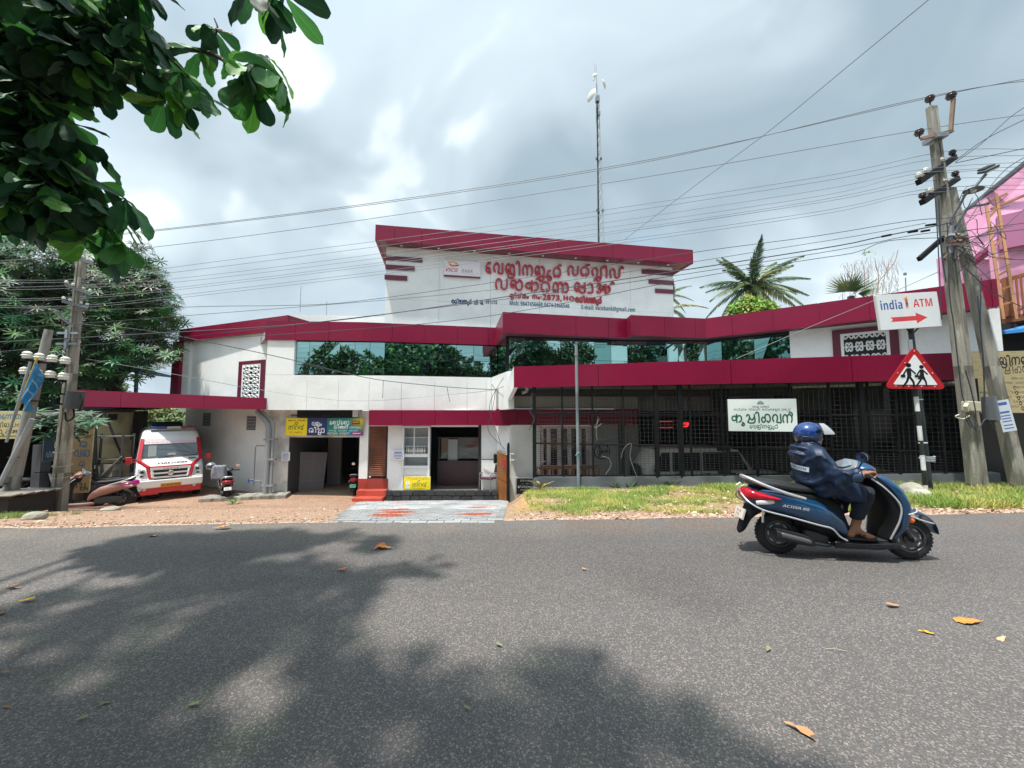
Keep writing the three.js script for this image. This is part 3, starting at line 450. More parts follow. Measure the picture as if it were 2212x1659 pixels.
glazing(W0, W1, S1, H0 + 0.02, 6, 3); glazing(W1, W2, S1, H0 + 0.02, 7, 4);
obj('window_sill', [slab(W0, W1, S1 - 0.2, S1 - 0.02, 0.3, { front: 0.11 }), slab(W1, W2, S1 - 0.2, S1 - 0.02, 0.3, { front: 0.11 })], M.acpWhite, bank);
obj('room_wall', [slab(back(W0, 0.3), back(W1, 0.3), S0 + 0.4, H0 + 0.05, 0.1), slab(back(W1, 0.3), back(W2, 0.3), S0 + 0.4, H0 + 0.05, 0.1)], M.interior, bank);
const G0 = pl(1096, 12.75), G1 = pl(1358, 13.5), G2 = back(FP.g, 0.62), tw = alongRay(back(FP.g, 0.6), back(FP.h, 0.6), 1712), G3 = mix2(back(FP.g, 0.6), back(FP.h, 0.6), tw), G4 = back(FP.h, 0.55);
glazing(G0, G1, 2.5, H0 + 0.02, 7, 5, { mats: [M.glass, M.glassDark, M.glass, M.glass] }); glazing(G1, G2, 2.5, H0 + 0.02, 4, 6, { mats: [M.glass, M.glassDark, M.glass], true: 0.06, rows: 1 }); glazing(G2, G3, 2.5, H0 + 0.02, 5, 8, { mats: [M.glassDark, M.glassDark, M.glass, M.glassDark], true: 0.05, rows: 1 });
obj('room_wall', [slab(back(G0, 0.15), back(G1, 0.15), 2, H0 + 0.05, 0.1), slab(back(G1, 0.15), back(G2, 0.15), 2, H0 + 0.05, 0.1), slab(back(G2, 0.15), back(G3, 0.15), 2, H0 + 0.05, 0.1)], M.interior, bank);
obj('corner_mullion', slab(pl(1092, 12.72), pl(1099, 12.7), 1.95, H0, 0.2), M.black, bank);
obj('side_glazing', slab(pl(1093, 12.8), pl(1076, 14.4), 2.0, H0, 0.06, { side: 1 }), M.glass, bank);
// white end wall with the second screen
obj('wall', slab(G3, G4, 2.2, H0 + 0.04, 0.2), M.white, bank);
obj('wall', slab(G4, [G4[0] + 0.9, G4[1] - 2.6], 2.2, H0 + 0.04, 0.2, { side: -1 }), M.white, bank);
{ const a = alongRay(G3, G4, 1805), b = alongRay(G3, G4, 1950); jali(mix2(G3, G4, a), mix2(G3, G4, b), 2.3, 3.88, 0.13, 4, 2); }
// the projecting block: white cheek, lower canopy
const C0 = pl(1110, 11, 810), C1 = pl(2101, 8.35, 795), c0 = 2.16, c1 = 2.76;
obj('cheek_wall', hexa((() => { const a = pl(1062.5, 14.36), b = pl(1097, 12.22), w = [0.2, -0.02]; const q = (P, y, s) => V(P[0] + w[0] * s, y, P[1] + w[1] * s); return [q(a, S0 - 0.02, 0), q(b, S0 + 0.02, 0), q(b, S0 + 0.02, 1), q(a, S0 - 0.02, 1), q(a, 2.76, 0), q(b, 2.76, 0), q(b, 2.76, 1), q(a, 2.76, 1)]; })()), M.acpWhite, bank);
panels(bank, 'canopy_panel', M.red, C0, C1, c0, c1, 0.1, cutsAt(C0, C1, 1293, 1581, 1844));
obj('canopy_end', hexa((() => { const a = pl(1109.5, 11.02), b = pl(1097, 12.2), q = (P, y, s) => V(P[0] + 0.12 * s, y, P[1]); return [q(a, c0, 0), q(b, 1.84, 0), q(b, 1.84, 1), q(a, c0, 1), q(a, c1, 0), q(b, 2.5, 0), q(b, 2.5, 1), q(a, c1, 1)]; })()), M.acpWhite, bank);
panels(bank, 'canopy_panel', M.red, C1, [C1[0] + 0.4, C1[1] - 2.4], c0, c1, 0.1, [], { side: -1 });
obj('canopy_slab', flat([C0, C1].map((p) => inset(p, 0.14)).concat([[12.5, -11.4], [13, -19], [0.2, -19], pl(1100, 12.6)]), c0 + 0.1, c0 + 0.3), std([0.3, 0.3, 0.31], 0.9, { map: T.grime }), bank);
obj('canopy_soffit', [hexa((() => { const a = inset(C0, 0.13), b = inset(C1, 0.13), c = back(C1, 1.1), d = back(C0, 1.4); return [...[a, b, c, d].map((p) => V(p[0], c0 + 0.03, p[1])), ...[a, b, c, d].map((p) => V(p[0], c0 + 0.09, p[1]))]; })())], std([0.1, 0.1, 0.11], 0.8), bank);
// lettered sign block over the roof
const TA = pl(833, 14.8, 590), TB = pl(1454, 17.05, 620), ta = pl(811, 14.2, 490), tb = pl(1497, 16.5, 545), t0 = 7.98, t1 = 8.6;
const tu = V(TB[0] - TA[0], 0, TB[1] - TA[1]).normalize(), tn = V(-tu.z, 0, tu.x), tL = Math.hypot(TB[0] - TA[0], TB[1] - TA[1]);
for (let i = 0; i < 6; i++) for (let k = 0; k < 2; k++) { const a = mix2(TA, TB, i / 6 + 0.0004), b = mix2(TA, TB, (i + 1) / 6 - 0.0004); obj('cladding_panel', slab(a, b, k ? 5.905 : 3.6, k ? t0 + 0.02 : 5.9, 0.1), M.acpWhite, bank); }
obj('sign_block_core', slab(mix2(TA, TB, 0.002), mix2(TA, TB, 0.998), 3.7, t0, 3.2, { front: -0.06 }), M.acpWhite, bank);
panels(bank, 'fascia_panel', M.red, ta, tb, t0, t1, 0.1, cutsAt(ta, tb, 845, 905, 968, 1090, 1210, 1330, 1420));
const tk = (P, s) => [P[0] - tn.x * 4 + s * tu.x, P[1] - tn.z * 4 + s * tu.z];
panels(bank, 'fascia_panel', M.red, ta, tk(ta, 0), t0, t1, 0.1, [], { side: 1 }); panels(bank, 'fascia_panel', M.red, tb, tk(tb, 0), t0, t1, 0.1, [], { side: -1 });
const insT = (P, s) => [P[0] - tn.x * 0.1 + tu.x * s, P[1] - tn.z * 0.1 + tu.z * s];
obj('roof', hexa([insT(ta, 0.11), insT(tb, -0.11), tk(tb, -0.11), tk(ta, 0.11)].map((p) => V(p[0], t0 + 0.1, p[1])).concat([insT(ta, 0.11), insT(tb, -0.11), tk(tb, -0.11), tk(ta, 0.11)].map((p) => V(p[0], t1 - 0.05, p[1])))), std([0.3, 0.3, 0.3], 0.9), bank);
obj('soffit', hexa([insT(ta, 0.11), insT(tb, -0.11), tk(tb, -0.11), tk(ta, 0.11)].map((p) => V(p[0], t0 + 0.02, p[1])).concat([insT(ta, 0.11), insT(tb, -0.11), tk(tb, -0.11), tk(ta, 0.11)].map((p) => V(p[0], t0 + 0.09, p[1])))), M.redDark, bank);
for (let i = 0; i < 9; i++) { const q = mix2(ta, tb, 0.07 + i * 0.107); obj('soffit_lamp', cyl(0.05, 0.05, 0.02, q[0] - tn.x * 0.35, t0 + 0.012, q[1] - tn.z * 0.35, 10), std([0.7, 0.7, 0.68], 0.4), bank); }
// stripes and lettering on the block, in its own plane
const face = new THREE.Group(); face.name = 'sign_lettering'; bank.add(face); face.position.set(TA[0], 0, TA[1]); face.rotation.y = Math.atan2(-tu.z, tu.x);
function onFace(px, py) { const t = alongRay(TA, TB, px, py), q = mix2(TA, TB, t); return [t * tL, hgt(py, -q[1], px)]; }
for (const [x0, x1, y, e] of [[833, 913, 553, 562], [833, 896, 572, 582], [831, 880, 594, 604], [1386, 1453, 592, 602], [1401, 1453, 613, 622], [1415, 1454, 632, 641]]) { const a = onFace(x0, y), b = onFace(x1, y), c = onFace(x0, e), h = Math.abs(a[1] - c[1]); obj('stripe', box(b[0] - a[0], h, 0.05, (a[0] + b[0]) / 2, (x0 < 1000 ? a[1] : b[1] + 0.12) - h / 2, 0.026), M.redDark, face); }
M.letter = phys([0.42, 0.004, 0.018], 0.35, { clearcoat: 0.4 });
const row = (x0, x1, yb, yt) => { const a = onFace(x0, yb), b = onFace(x1, yb), c = onFace(x0, yt); return [a[0], b[0], a[1], c[1] - a[1]]; };
{
  let q = row(1049, 1212, 589, 568); raised(face, 'e va La i na lla uu r.', q[0], q[1], q[2], q[3], 0.09, M.letter, 0.165);
  q = row(1226, 1346, 598, 579); raised(face, 'sa r. vva ii sa ^', q[0], q[1], q[2] + 0.08, q[3], 0.09, M.letter, 0.165);
  q = row(1070, 1228, 624, 603); raised(face, 'sa ha ka ra Na', q[0], q[1], q[2], q[3], 0.09, M.letter, 0.165);
  q = row(1240, 1326, 634, 614); raised(face, 'ba aa nka ^', q[0], q[1], q[2] + 0.06, q[3], 0.09, M.letter, 0.165);
  q = row(1101, 1142, 643, 635); raised(face, 'kla i pa ^ ta m', q[0], q[1], q[2], q[3], 0.05, M.letter, 0.21);
  q = row(1150, 1170, 645, 637); raised(face, 'na m :', q[0], q[1], q[2], q[3], 0.05, M.letter, 0.21);
  q = row(1172, 1213, 649, 637); obj('lettering', latin('2873,', q[0], q[1], q[2] + 0.02, q[3], 0.05), M.letter, face);
  q = row(1217, 1240, 650, 639); obj('lettering', latin('HO', q[0], q[1], q[2] + 0.02, q[3] * 0.9, 0.05), M.letter, face);
  q = row(1242, 1299, 653, 642); raised(face, 'ka ra i nga nna uu r.', q[0], q[1], q[2], q[3], 0.05, M.letter, 0.21);
  const blue = std([0.02, 0.075, 0.16], 0.5), navy = std([0.02, 0.05, 0.14], 0.5);
  q = row(975, 1046, 655, 647); raised(face, 'ka ra i nga nna uu r. _ pa i _ o .', q[0], q[1], q[2], q[3], 0.006, navy, 0.2, 2.4, 'lettering');
  q = row(1049, 1074, 656, 648); obj('lettering', latin('691516', q[0], q[1], q[2], q[3], 0.006), navy, face);
  q = row(1101, 1230, 659, 651); obj('lettering', latin('Mob: 9847456668,0474-2466546', q[0], q[1], q[2], q[3] * 1.15, 0.006), blue, face);
  q = row(1256, 1372, 668, 660); obj('lettering', latin('E-mail: vscobank@gmail.com', q[0], q[1], q[2], q[3] * 1.15, 0.006), blue, face);
}
{ // logo plaque on the sign block
  const a = onFace(959, 594), b = onFace(1037, 597), c = onFace(959, 562), w = b[0] - a[0], h = c[1] - a[1];
  const p = thing('logo_plaque', 'white plaque with orange and red emblem reading VSCO BANK', 'sign', [0, 0, 0]);
  p.position.copy(face.localToWorld(V((a[0] + b[0]) / 2, (a[1] + c[1]) / 2 - 0.02, 0.04).clone())); face.updateMatrixWorld(true); p.position.copy(face.localToWorld(V((a[0] + b[0]) / 2, (a[1] + c[1]) / 2 - 0.02, 0.05))); p.rotation.y = face.rotation.y;
  obj('board', box(w, h, 0.1, 0, 0, 0), std([0.6, 0.58, 0.6], 0.45), p);
  obj('edge_strip', box(w + 0.01, 0.035, 0.11, 0, -h / 2 - 0.02, 0), M.redDark, p);
  const [g, m] = printed(w * 0.995, h * 0.99, canvasTex(512, 208, (x, W, H) => {
    x.fillStyle = '#e6e2e6'; x.fillRect(0, 0, W, H);
    x.fillStyle = '#e9a21b'; x.beginPath(); x.moveTo(35, 18); x.lineTo(150, 12); x.quadraticCurveTo(185, 30, 205, 55); x.lineTo(140, 52); x.quadraticCurveTo(85, 52, 60, 48); x.fill();
    x.fillStyle = '#c1121f'; x.beginPath(); x.moveTo(60, 48); x.quadraticCurveTo(90, 66, 215, 58); x.quadraticCurveTo(190, 84, 165, 82); x.lineTo(95, 88); x.fill(); x.fillStyle = '#f2efe9'; x.beginPath(); x.moveTo(85, 40); x.lineTo(140, 36); x.lineTo(165, 58); x.lineTo(105, 62); x.fill();
    x.fillStyle = '#b01528'; x.font = 'bold italic 68px sans-serif'; x.fillText('VSCO', 14, 160, 210); x.strokeStyle = '#8c5a68'; x.fillStyle = '#8c5a68'; x.font = 'italic 64px sans-serif'; x.fillText('BANK', 240, 162, 200); x.font = '22px sans-serif'; x.fillText('Ltd.', 455, 172); x.fillRect(270, 178, 165, 3);
  })); mesh('print', g, m, p).position.z = 0.053;
}
// low parapet and rods behind
obj('parapet', slab(pl(628, 16.2), pl(832, 16.6), 3.9, 5.62, 0.15), M.white, bank);
for (const [px, py, b] of [[648, 618, 674], [705, 650, 682]]) { const q = at(px, b, 16.5), r = at(px + 3, py, 16.5); tag(obj('lightning_rod', rod(q, [q.x, r.y, q.z], 0.012, 0.008), M.greyMetal), px < 680 ? 'tall thin metal rod on the parapet beside the sign block' : 'short thin metal rod on the parapet beside the sign block', 'rod'); }
// ---------- ground floor: shop fronts ----------
const Q0 = pl(585, 13.95), Q1 = pl(1104, 14.0), qy = (t) => lerp(-1.9, -1.95, t), qt = (px) => alongRay(Q0, Q1, px), qp = (px) => mix2(Q0, Q1, qt(px)), wallSeg = (a, b, y0, y1, t = 0.2, m = M.white, name = 'wall', o) => obj(name, slab(qp(a), qp(b), y0, y1, t, o), m, bank);
M.whiteDirty = std([0.72, 0.73, 0.72], 0.75, { map: T.grime, bumpMap: T.plaster, bumpScale: 0.002 });
wallSeg(585, 628, -1.9, 1.54, 0.28, M.whiteDirty); obj('jamb', slab(qp(628.5), [qp(628.5)[0] + 0.02, qp(628.5)[1] - 1.6], -1.9, 0.6, 0.18, { side: -1 }), M.whiteDirty, bank);
wallSeg(628.2, 779.5, 0.55, 1.535, 0.2, M.whiteDirty); wallSeg(779.8, 798, -1.9, 1.5, 0.28, M.white); wallSeg(779.8, 798, -1.92, -0.92, 0.03, std([0.4, 0.045, 0.03], 0.6, { map: T.grime }), 'painted_dado', { front: 0.012 });
wallSeg(798.2, 840, 0.95, 1.5, 0.2, M.white); wallSeg(840.2, 870, -1.35, 1.5, 0.3, M.white); wallSeg(870.2, 931, 0.95, 1.5, 0.2, M.white); wallSeg(931.2, 1034, 0.92, 1.5, 0.2, M.white);
// garage room and shop rooms behind (dark, closed)
const room = (a, b, y0, y1, d, m = M.interior) => { const A = qp(a), B = qp(b), E = [A[0], A[1] - d], F = [B[0], B[1] - d]; return [slab(E, F, y0, y1, 0.1), hexa([A, E, [E[0] - 0.1, E[1]], [A[0] - 0.1, A[1]]].flatMap(() => []).concat([V(A[0], y0, A[1] - 0.02), V(E[0], y0, E[1]), V(E[0] - 0.1, y0, E[1]), V(A[0] - 0.1, y0, A[1] - 0.02), V(A[0], y1, A[1] - 0.02), V(E[0], y1, E[1]), V(E[0] - 0.1, y1, E[1]), V(A[0] - 0.1, y1, A[1] - 0.02)])), hexa([V(B[0], y0, B[1] - 0.02), V(F[0], y0, F[1]), V(F[0] + 0.1, y0, F[1]), V(B[0] + 0.1, y0, B[1] - 0.02), V(B[0], y1, B[1] - 0.02), V(F[0], y1, F[1]), V(F[0] + 0.1, y1, F[1]), V(B[0] + 0.1, y1, B[1] - 0.02)]), hexa([A, B, F, E].map((p) => V(p[0], y1, p[1])).concat([A, B, F, E].map((p) => V(p[0], y1 + 0.08, p[1]))))]; };
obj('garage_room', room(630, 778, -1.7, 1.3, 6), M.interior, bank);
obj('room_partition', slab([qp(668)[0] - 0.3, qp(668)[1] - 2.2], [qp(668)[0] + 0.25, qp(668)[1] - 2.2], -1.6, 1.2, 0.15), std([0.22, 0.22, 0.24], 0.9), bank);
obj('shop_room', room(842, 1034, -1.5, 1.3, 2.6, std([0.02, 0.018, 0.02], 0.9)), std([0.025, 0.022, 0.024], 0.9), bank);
// red lintel bands
const R0 = pl(797, 13.42), R1 = pl(1062, 13.8), r0 = hgt(919, 13.5, 800), r1 = S0 - 0.006;
panels(bank, 'lintel_panel', M.red, R0, R1, r0, r1, 0.3, cutsAt(R0, R1, 868, 941, 1010), {});
const R2 = pl(1072, 13.25), R3 = pl(1378, 14.1);
panels(bank, 'lintel_panel', M.red, R2, R1, r0, r1, 0.15, [], { side: 1 }); panels(bank, 'lintel_panel', M.red, R2, R3, r0, r1 + 0.04, 0.15, cutsAt(R2, R3, 1117, 1200, 1290));
obj('wall', slab(back(R2, 0.12), back(R3, 0.12), r1 + 0.05, c0 + 0.1, 0.1), std([0.4, 0.4, 0.4], 0.8, { map: T.wall }), bank);
// white pier beside the gate, and the wall that runs on behind the fence
obj('wall', slab(pl(1074, 14.05), pl(1100, 13.35), -1.95, r0 + 0.05, 0.15, { side: 1 }), M.white, bank); obj('pier', slab(pl(1103, 13.3), pl(1155, 13.45), -1.95, r0 + 0.02, 0.2), M.white, bank);
obj('wall', slab(pl(1155.5, 13.5), pl(1166, 13.55), -1.95, r0 + 0.02, 0.2), M.white, bank); obj('wall', slab(pl(1279, 13.8), pl(1334, 13.95), -1.95, r0 + 0.02, 0.2), std([0.36, 0.36, 0.36], 0.8, { map: T.wall }), bank); obj('wall', slab(pl(1352, 14.3), pl(1378, 14.35), -1.95, r0 + 0.3, 0.2), std([0.3, 0.3, 0.3], 0.8), bank);
obj('wall', slab(pl(1034.3, 14.02), pl(1074, 14.1), -1.5, 1.5, 0.15), M.white, bank);
{ // window with wooden leaves behind the fence
  const A = pl(1164, 13.6), B = pl(1281, 13.82), y0 = -1.3, y1 = r0 - 0.02, lil = std([0.66, 0.54, 0.57], 0.7, { map: T.grime }), w = obj('shuttered_window', [slab(A, B, y1 - 0.1, y1, 0.12), slab(A, B, y0, y0 + 0.08, 0.12), ...[0, 0.14, 0.33, 0.52, 0.71, 0.86].map((f) => slab(mix2(A, B, f), mix2(A, B, f + (f === 0 ? 0.08 : f > 0.8 ? 0.14 : 0.07)), y0, y1, 0.12, { front: 0.002 + f * 0.003 })), slab(A, B, y0 + 0.78, y0 + 0.9, 0.1, { front: -0.003 })], lil, bank);
  obj('pane', slab(A, B, y0, y1, 0.03, { front: -0.07 }), M.darkGlass, w);
}
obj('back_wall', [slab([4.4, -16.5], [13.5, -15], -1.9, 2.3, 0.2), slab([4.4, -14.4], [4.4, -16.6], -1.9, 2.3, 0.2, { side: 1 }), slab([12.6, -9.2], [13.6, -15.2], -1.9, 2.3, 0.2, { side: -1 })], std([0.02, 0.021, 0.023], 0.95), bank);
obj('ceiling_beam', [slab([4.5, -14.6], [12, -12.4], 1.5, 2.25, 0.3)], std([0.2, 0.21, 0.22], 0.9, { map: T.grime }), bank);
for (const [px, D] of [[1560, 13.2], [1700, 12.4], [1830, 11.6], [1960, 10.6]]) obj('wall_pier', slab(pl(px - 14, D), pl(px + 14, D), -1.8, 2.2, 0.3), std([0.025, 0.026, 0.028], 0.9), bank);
// foundation plaque
{ const p = thing('foundation_plaque', 'black stone tablet with white inscription at the pier by the gate', 'plaque', pl(1140, 13.22).length ? [pl(1136, 13.2)[0], hgt(1050, 13.2), -13.2] : 0, 0.0); obj('slab', rbox(0.72, 0.6, 0.06, 0.01, 0, 0, 0), std([0.7, 0.7, 0.7], 0.6), p);
  const [g, m] = printed(0.64, 0.52, canvasTex(256, 208, (x) => { x.fillStyle = '#0c0d10'; x.fillRect(0, 0, 256, 208); ink(x, 'sha i la aa sa ta pa na m', 140, 40, 190, 20, '#cfd3d8'); x.fillStyle = '#cfd3d8'; x.font = '20px sans-serif'; x.fillText('1971', 60, 78); ink(x, 'ma e ya ^ _ pa ta i', 175, 78, 100, 16, '#cfd3d8'); ink(x, 'ba i . da i va aa ka ra n.', 128, 124, 220, 24, '#f0f2f4'); ink(x, 'ka e ra La _ sa r. ka aa r.', 140, 160, 180, 16, '#cfd3d8'); ink(x, 'ma ta i', 128, 190, 90, 14, '#cfd3d8'); })); mesh('inscription', g, m, p).position.z = 0.032; }
// ---------- vehicles and the rider ----------
function loft(secs, caps = true) {               // skin over rings of equal length
  const n = secs[0].length, p = [], ix = []; secs.forEach((s) => s.forEach((v) => p.push(v.x, v.y, v.z)));
  for (let i = 0; i + 1 < secs.length; i++) for (let k = 0; k < n; k++) { const a = i * n + k, b = i * n + (k + 1) % n, c = a + n, d = b + n; ix.push(a, b, c, b, d, c); }
  if (caps) for (const [s, f] of [[0, 1], [secs.length - 1, 0]]) { const c = secs[s].reduce((q, v) => q.add(v), V()).multiplyScalar(1 / n), m = p.length / 3; p.push(c.x, c.y, c.z); for (let k = 0; k < n; k++) { const a = s * n + k, b = s * n + (k + 1) % n; f ? ix.push(m, b, a) : ix.push(m, a, b); } }
  const g = new THREE.BufferGeometry(); g.setAttribute('position', new THREE.Float32BufferAttribute(p, 3)); g.setIndex(ix);
  let vol = 0; const A = V(), B = V(), C = V(); for (let i = 0; i < ix.length; i += 3) { A.fromArray(p, ix[i] * 3); B.fromArray(p, ix[i + 1] * 3); C.fromArray(p, ix[i + 2] * 3); vol += A.dot(B.cross(C)); }
  if (vol < 0) for (let i = 0; i < ix.length; i += 3) { const t = ix[i]; ix[i] = ix[i + 1]; ix[i + 1] = t; }
  g.setIndex(ix); g.computeVertexNormals(); return g;
}
const smoothRow = (rows, n = 4) => { const k = rows[0].length, out = []; const cs = Array.from({ length: k }, (_, i) => new THREE.CatmullRomCurve3(rows.map((r, j) => V(r[i], j, 0)), false, 'catmullrom', 0.5)); const N = (rows.length - 1) * n; for (let s = 0; s <= N; s++) out.push(cs.map((c) => c.getPoint(s / N).x)); return out; };
// body along x: rows of [x, bottom, top, half width, exponent]
function hull(rows, n = 26, z0 = 0) { return loft(smoothRow(rows).map(([x, y0, y1, w, e]) => Array.from({ length: n }, (_, i) => { const a = (i / n) * Math.PI * 2, c = Math.cos(a), s = Math.sin(a), q = 2 / (e ?? 2.6); return V(x, (y0 + y1) / 2 + (Math.sign(s) * Math.abs(s) ** q * (y1 - y0)) / 2, z0 + Math.sign(c) * Math.abs(c) ** q * w); }))); }
// body along y: rows of [y, back x, front x, half width, exponent]
function mast(rows, n = 26) { return loft(smoothRow(rows).map(([y, x0, x1, w, e]) => Array.from({ length: n }, (_, i) => { const a = (i / n) * Math.PI * 2, c = Math.cos(a), s = Math.sin(a), q = 2 / (e ?? 2.6); return V((x0 + x1) / 2 + (Math.sign(c) * Math.abs(c) ** q * (x1 - x0)) / 2, y, Math.sign(s) * Math.abs(s) ** q * w); }))); }
function surfaceNets(f, lo, hi, c) {             // the zero surface of a distance field, as one continuous mesh
  const n = [0, 1, 2].map((i) => Math.ceil((hi[i] - lo[i]) / c) + 1), [X, Y, Z] = n, val = new Float32Array(X * Y * Z), id = (i, j, k) => (k * Y + j) * X + i, p = [], ix = [], cell = new Int32Array(X * Y * Z).fill(-1);
  for (let k = 0; k < Z; k++) for (let j = 0; j < Y; j++) for (let i = 0; i < X; i++) val[id(i, j, k)] = f(lo[0] + i * c, lo[1] + j * c, lo[2] + k * c);
  const cr = [[0, 0, 0], [1, 0, 0], [0, 1, 0], [1, 1, 0], [0, 0, 1], [1, 0, 1], [0, 1, 1], [1, 1, 1]], ed = [[0, 1], [2, 3], [4, 5], [6, 7], [0, 2], [1, 3], [4, 6], [5, 7], [0, 4], [1, 5], [2, 6], [3, 7]];
  for (let k = 0; k + 1 < Z; k++) for (let j = 0; j + 1 < Y; j++) for (let i = 0; i + 1 < X; i++) {
    const v = cr.map(([a, b, d]) => val[id(i + a, j + b, k + d)]); let neg = 0; v.forEach((q) => (neg += q < 0)); if (!neg || neg === 8) continue;
    let sx = 0, sy = 0, sz = 0, m = 0; for (const [a, b] of ed) if (v[a] < 0 !== v[b] < 0) { const t = v[a] / (v[a] - v[b]); sx += lerp(cr[a][0], cr[b][0], t); sy += lerp(cr[a][1], cr[b][1], t); sz += lerp(cr[a][2], cr[b][2], t); m++; }
    cell[id(i, j, k)] = p.length / 3; p.push(lo[0] + (i + sx / m) * c, lo[1] + (j + sy / m) * c, lo[2] + (k + sz / m) * c);
  }
  const quad = (a, b, d, e, fl) => { if (a < 0 || b < 0 || d < 0 || e < 0) return; fl ? ix.push(a, b, d, a, d, e) : ix.push(a, d, b, a, e, d); };
  for (let k = 1; k + 1 < Z; k++) for (let j = 1; j + 1 < Y; j++) for (let i = 1; i + 1 < X; i++) {
    const a = val[id(i, j, k)] < 0;
    if (a !== val[id(i + 1, j, k)] < 0) quad(cell[id(i, j - 1, k - 1)], cell[id(i, j, k - 1)], cell[id(i, j, k)], cell[id(i, j - 1, k)], a);
    if (a !== val[id(i, j + 1, k)] < 0) quad(cell[id(i - 1, j, k - 1)], cell[id(i - 1, j, k)], cell[id(i, j, k)], cell[id(i, j, k - 1)], a);
    if (a !== val[id(i, j, k + 1)] < 0) quad(cell[id(i - 1, j - 1, k)], cell[id(i, j - 1, k)], cell[id(i, j, k)], cell[id(i - 1, j, k)], a);
  }
  const g = new THREE.BufferGeometry(); g.setAttribute('position', new THREE.Float32BufferAttribute(p, 3)); g.setIndex(ix); g.computeVertexNormals(); return g;
}
const smin = (a, b, k) => { const h = clamp(0.5 + (0.5 * (b - a)) / k); return lerp(b, a, h) - k * h * (1 - h); };
function capsule(a, b, ra, rb, sz = 1) { const bx = b[0] - a[0], by = b[1] - a[1], bz = b[2] - a[2], L = bx * bx + by * by + bz * bz; return (x, y, z) => { const px = x - a[0], py = y - a[1], pz = z - a[2], t = clamp((px * bx + py * by + pz * bz) / L); return Math.hypot(px - bx * t, py - by * t, (pz - bz * t) / sz) - lerp(ra, rb, t); }; }
const union = (list, k) => (x, y, z) => { let d = 9; for (const f of list) d = smin(d, f(x, y, z), k); return d; };

const wheelTyre = (R, w, x, y, z, hole = 0.62) => { const pr = [[hole, -0.4], [0.7, -0.5], [0.86, -0.5], [0.96, -0.36], [1, -0.12], [1, 0.12], [0.96, 0.36], [0.86, 0.5], [0.7, 0.5], [hole, 0.4], [hole, -0.4]].map(([r, t]) => new THREE.Vector2(r * R, t * w)); return xf(new THREE.LatheGeometry(pr, 36).rotateX(Math.PI / 2), x, y, z); };
function treadBlocks(R, w, x, y, z) { const l = []; for (let i = 0; i < 34; i++) { const a = (i / 34) * Math.PI * 2; for (const s of [-1, 1]) l.push(xf(new THREE.BoxGeometry(R * 0.09, R * 0.025, w * 0.3), x + Math.cos(a + s * 0.04) * R * 0.985, y + Math.sin(a + s * 0.04) * R * 0.985, z + s * w * 0.2, 0, 0, a + s * 0.04 + Math.PI / 2)); } return l; }

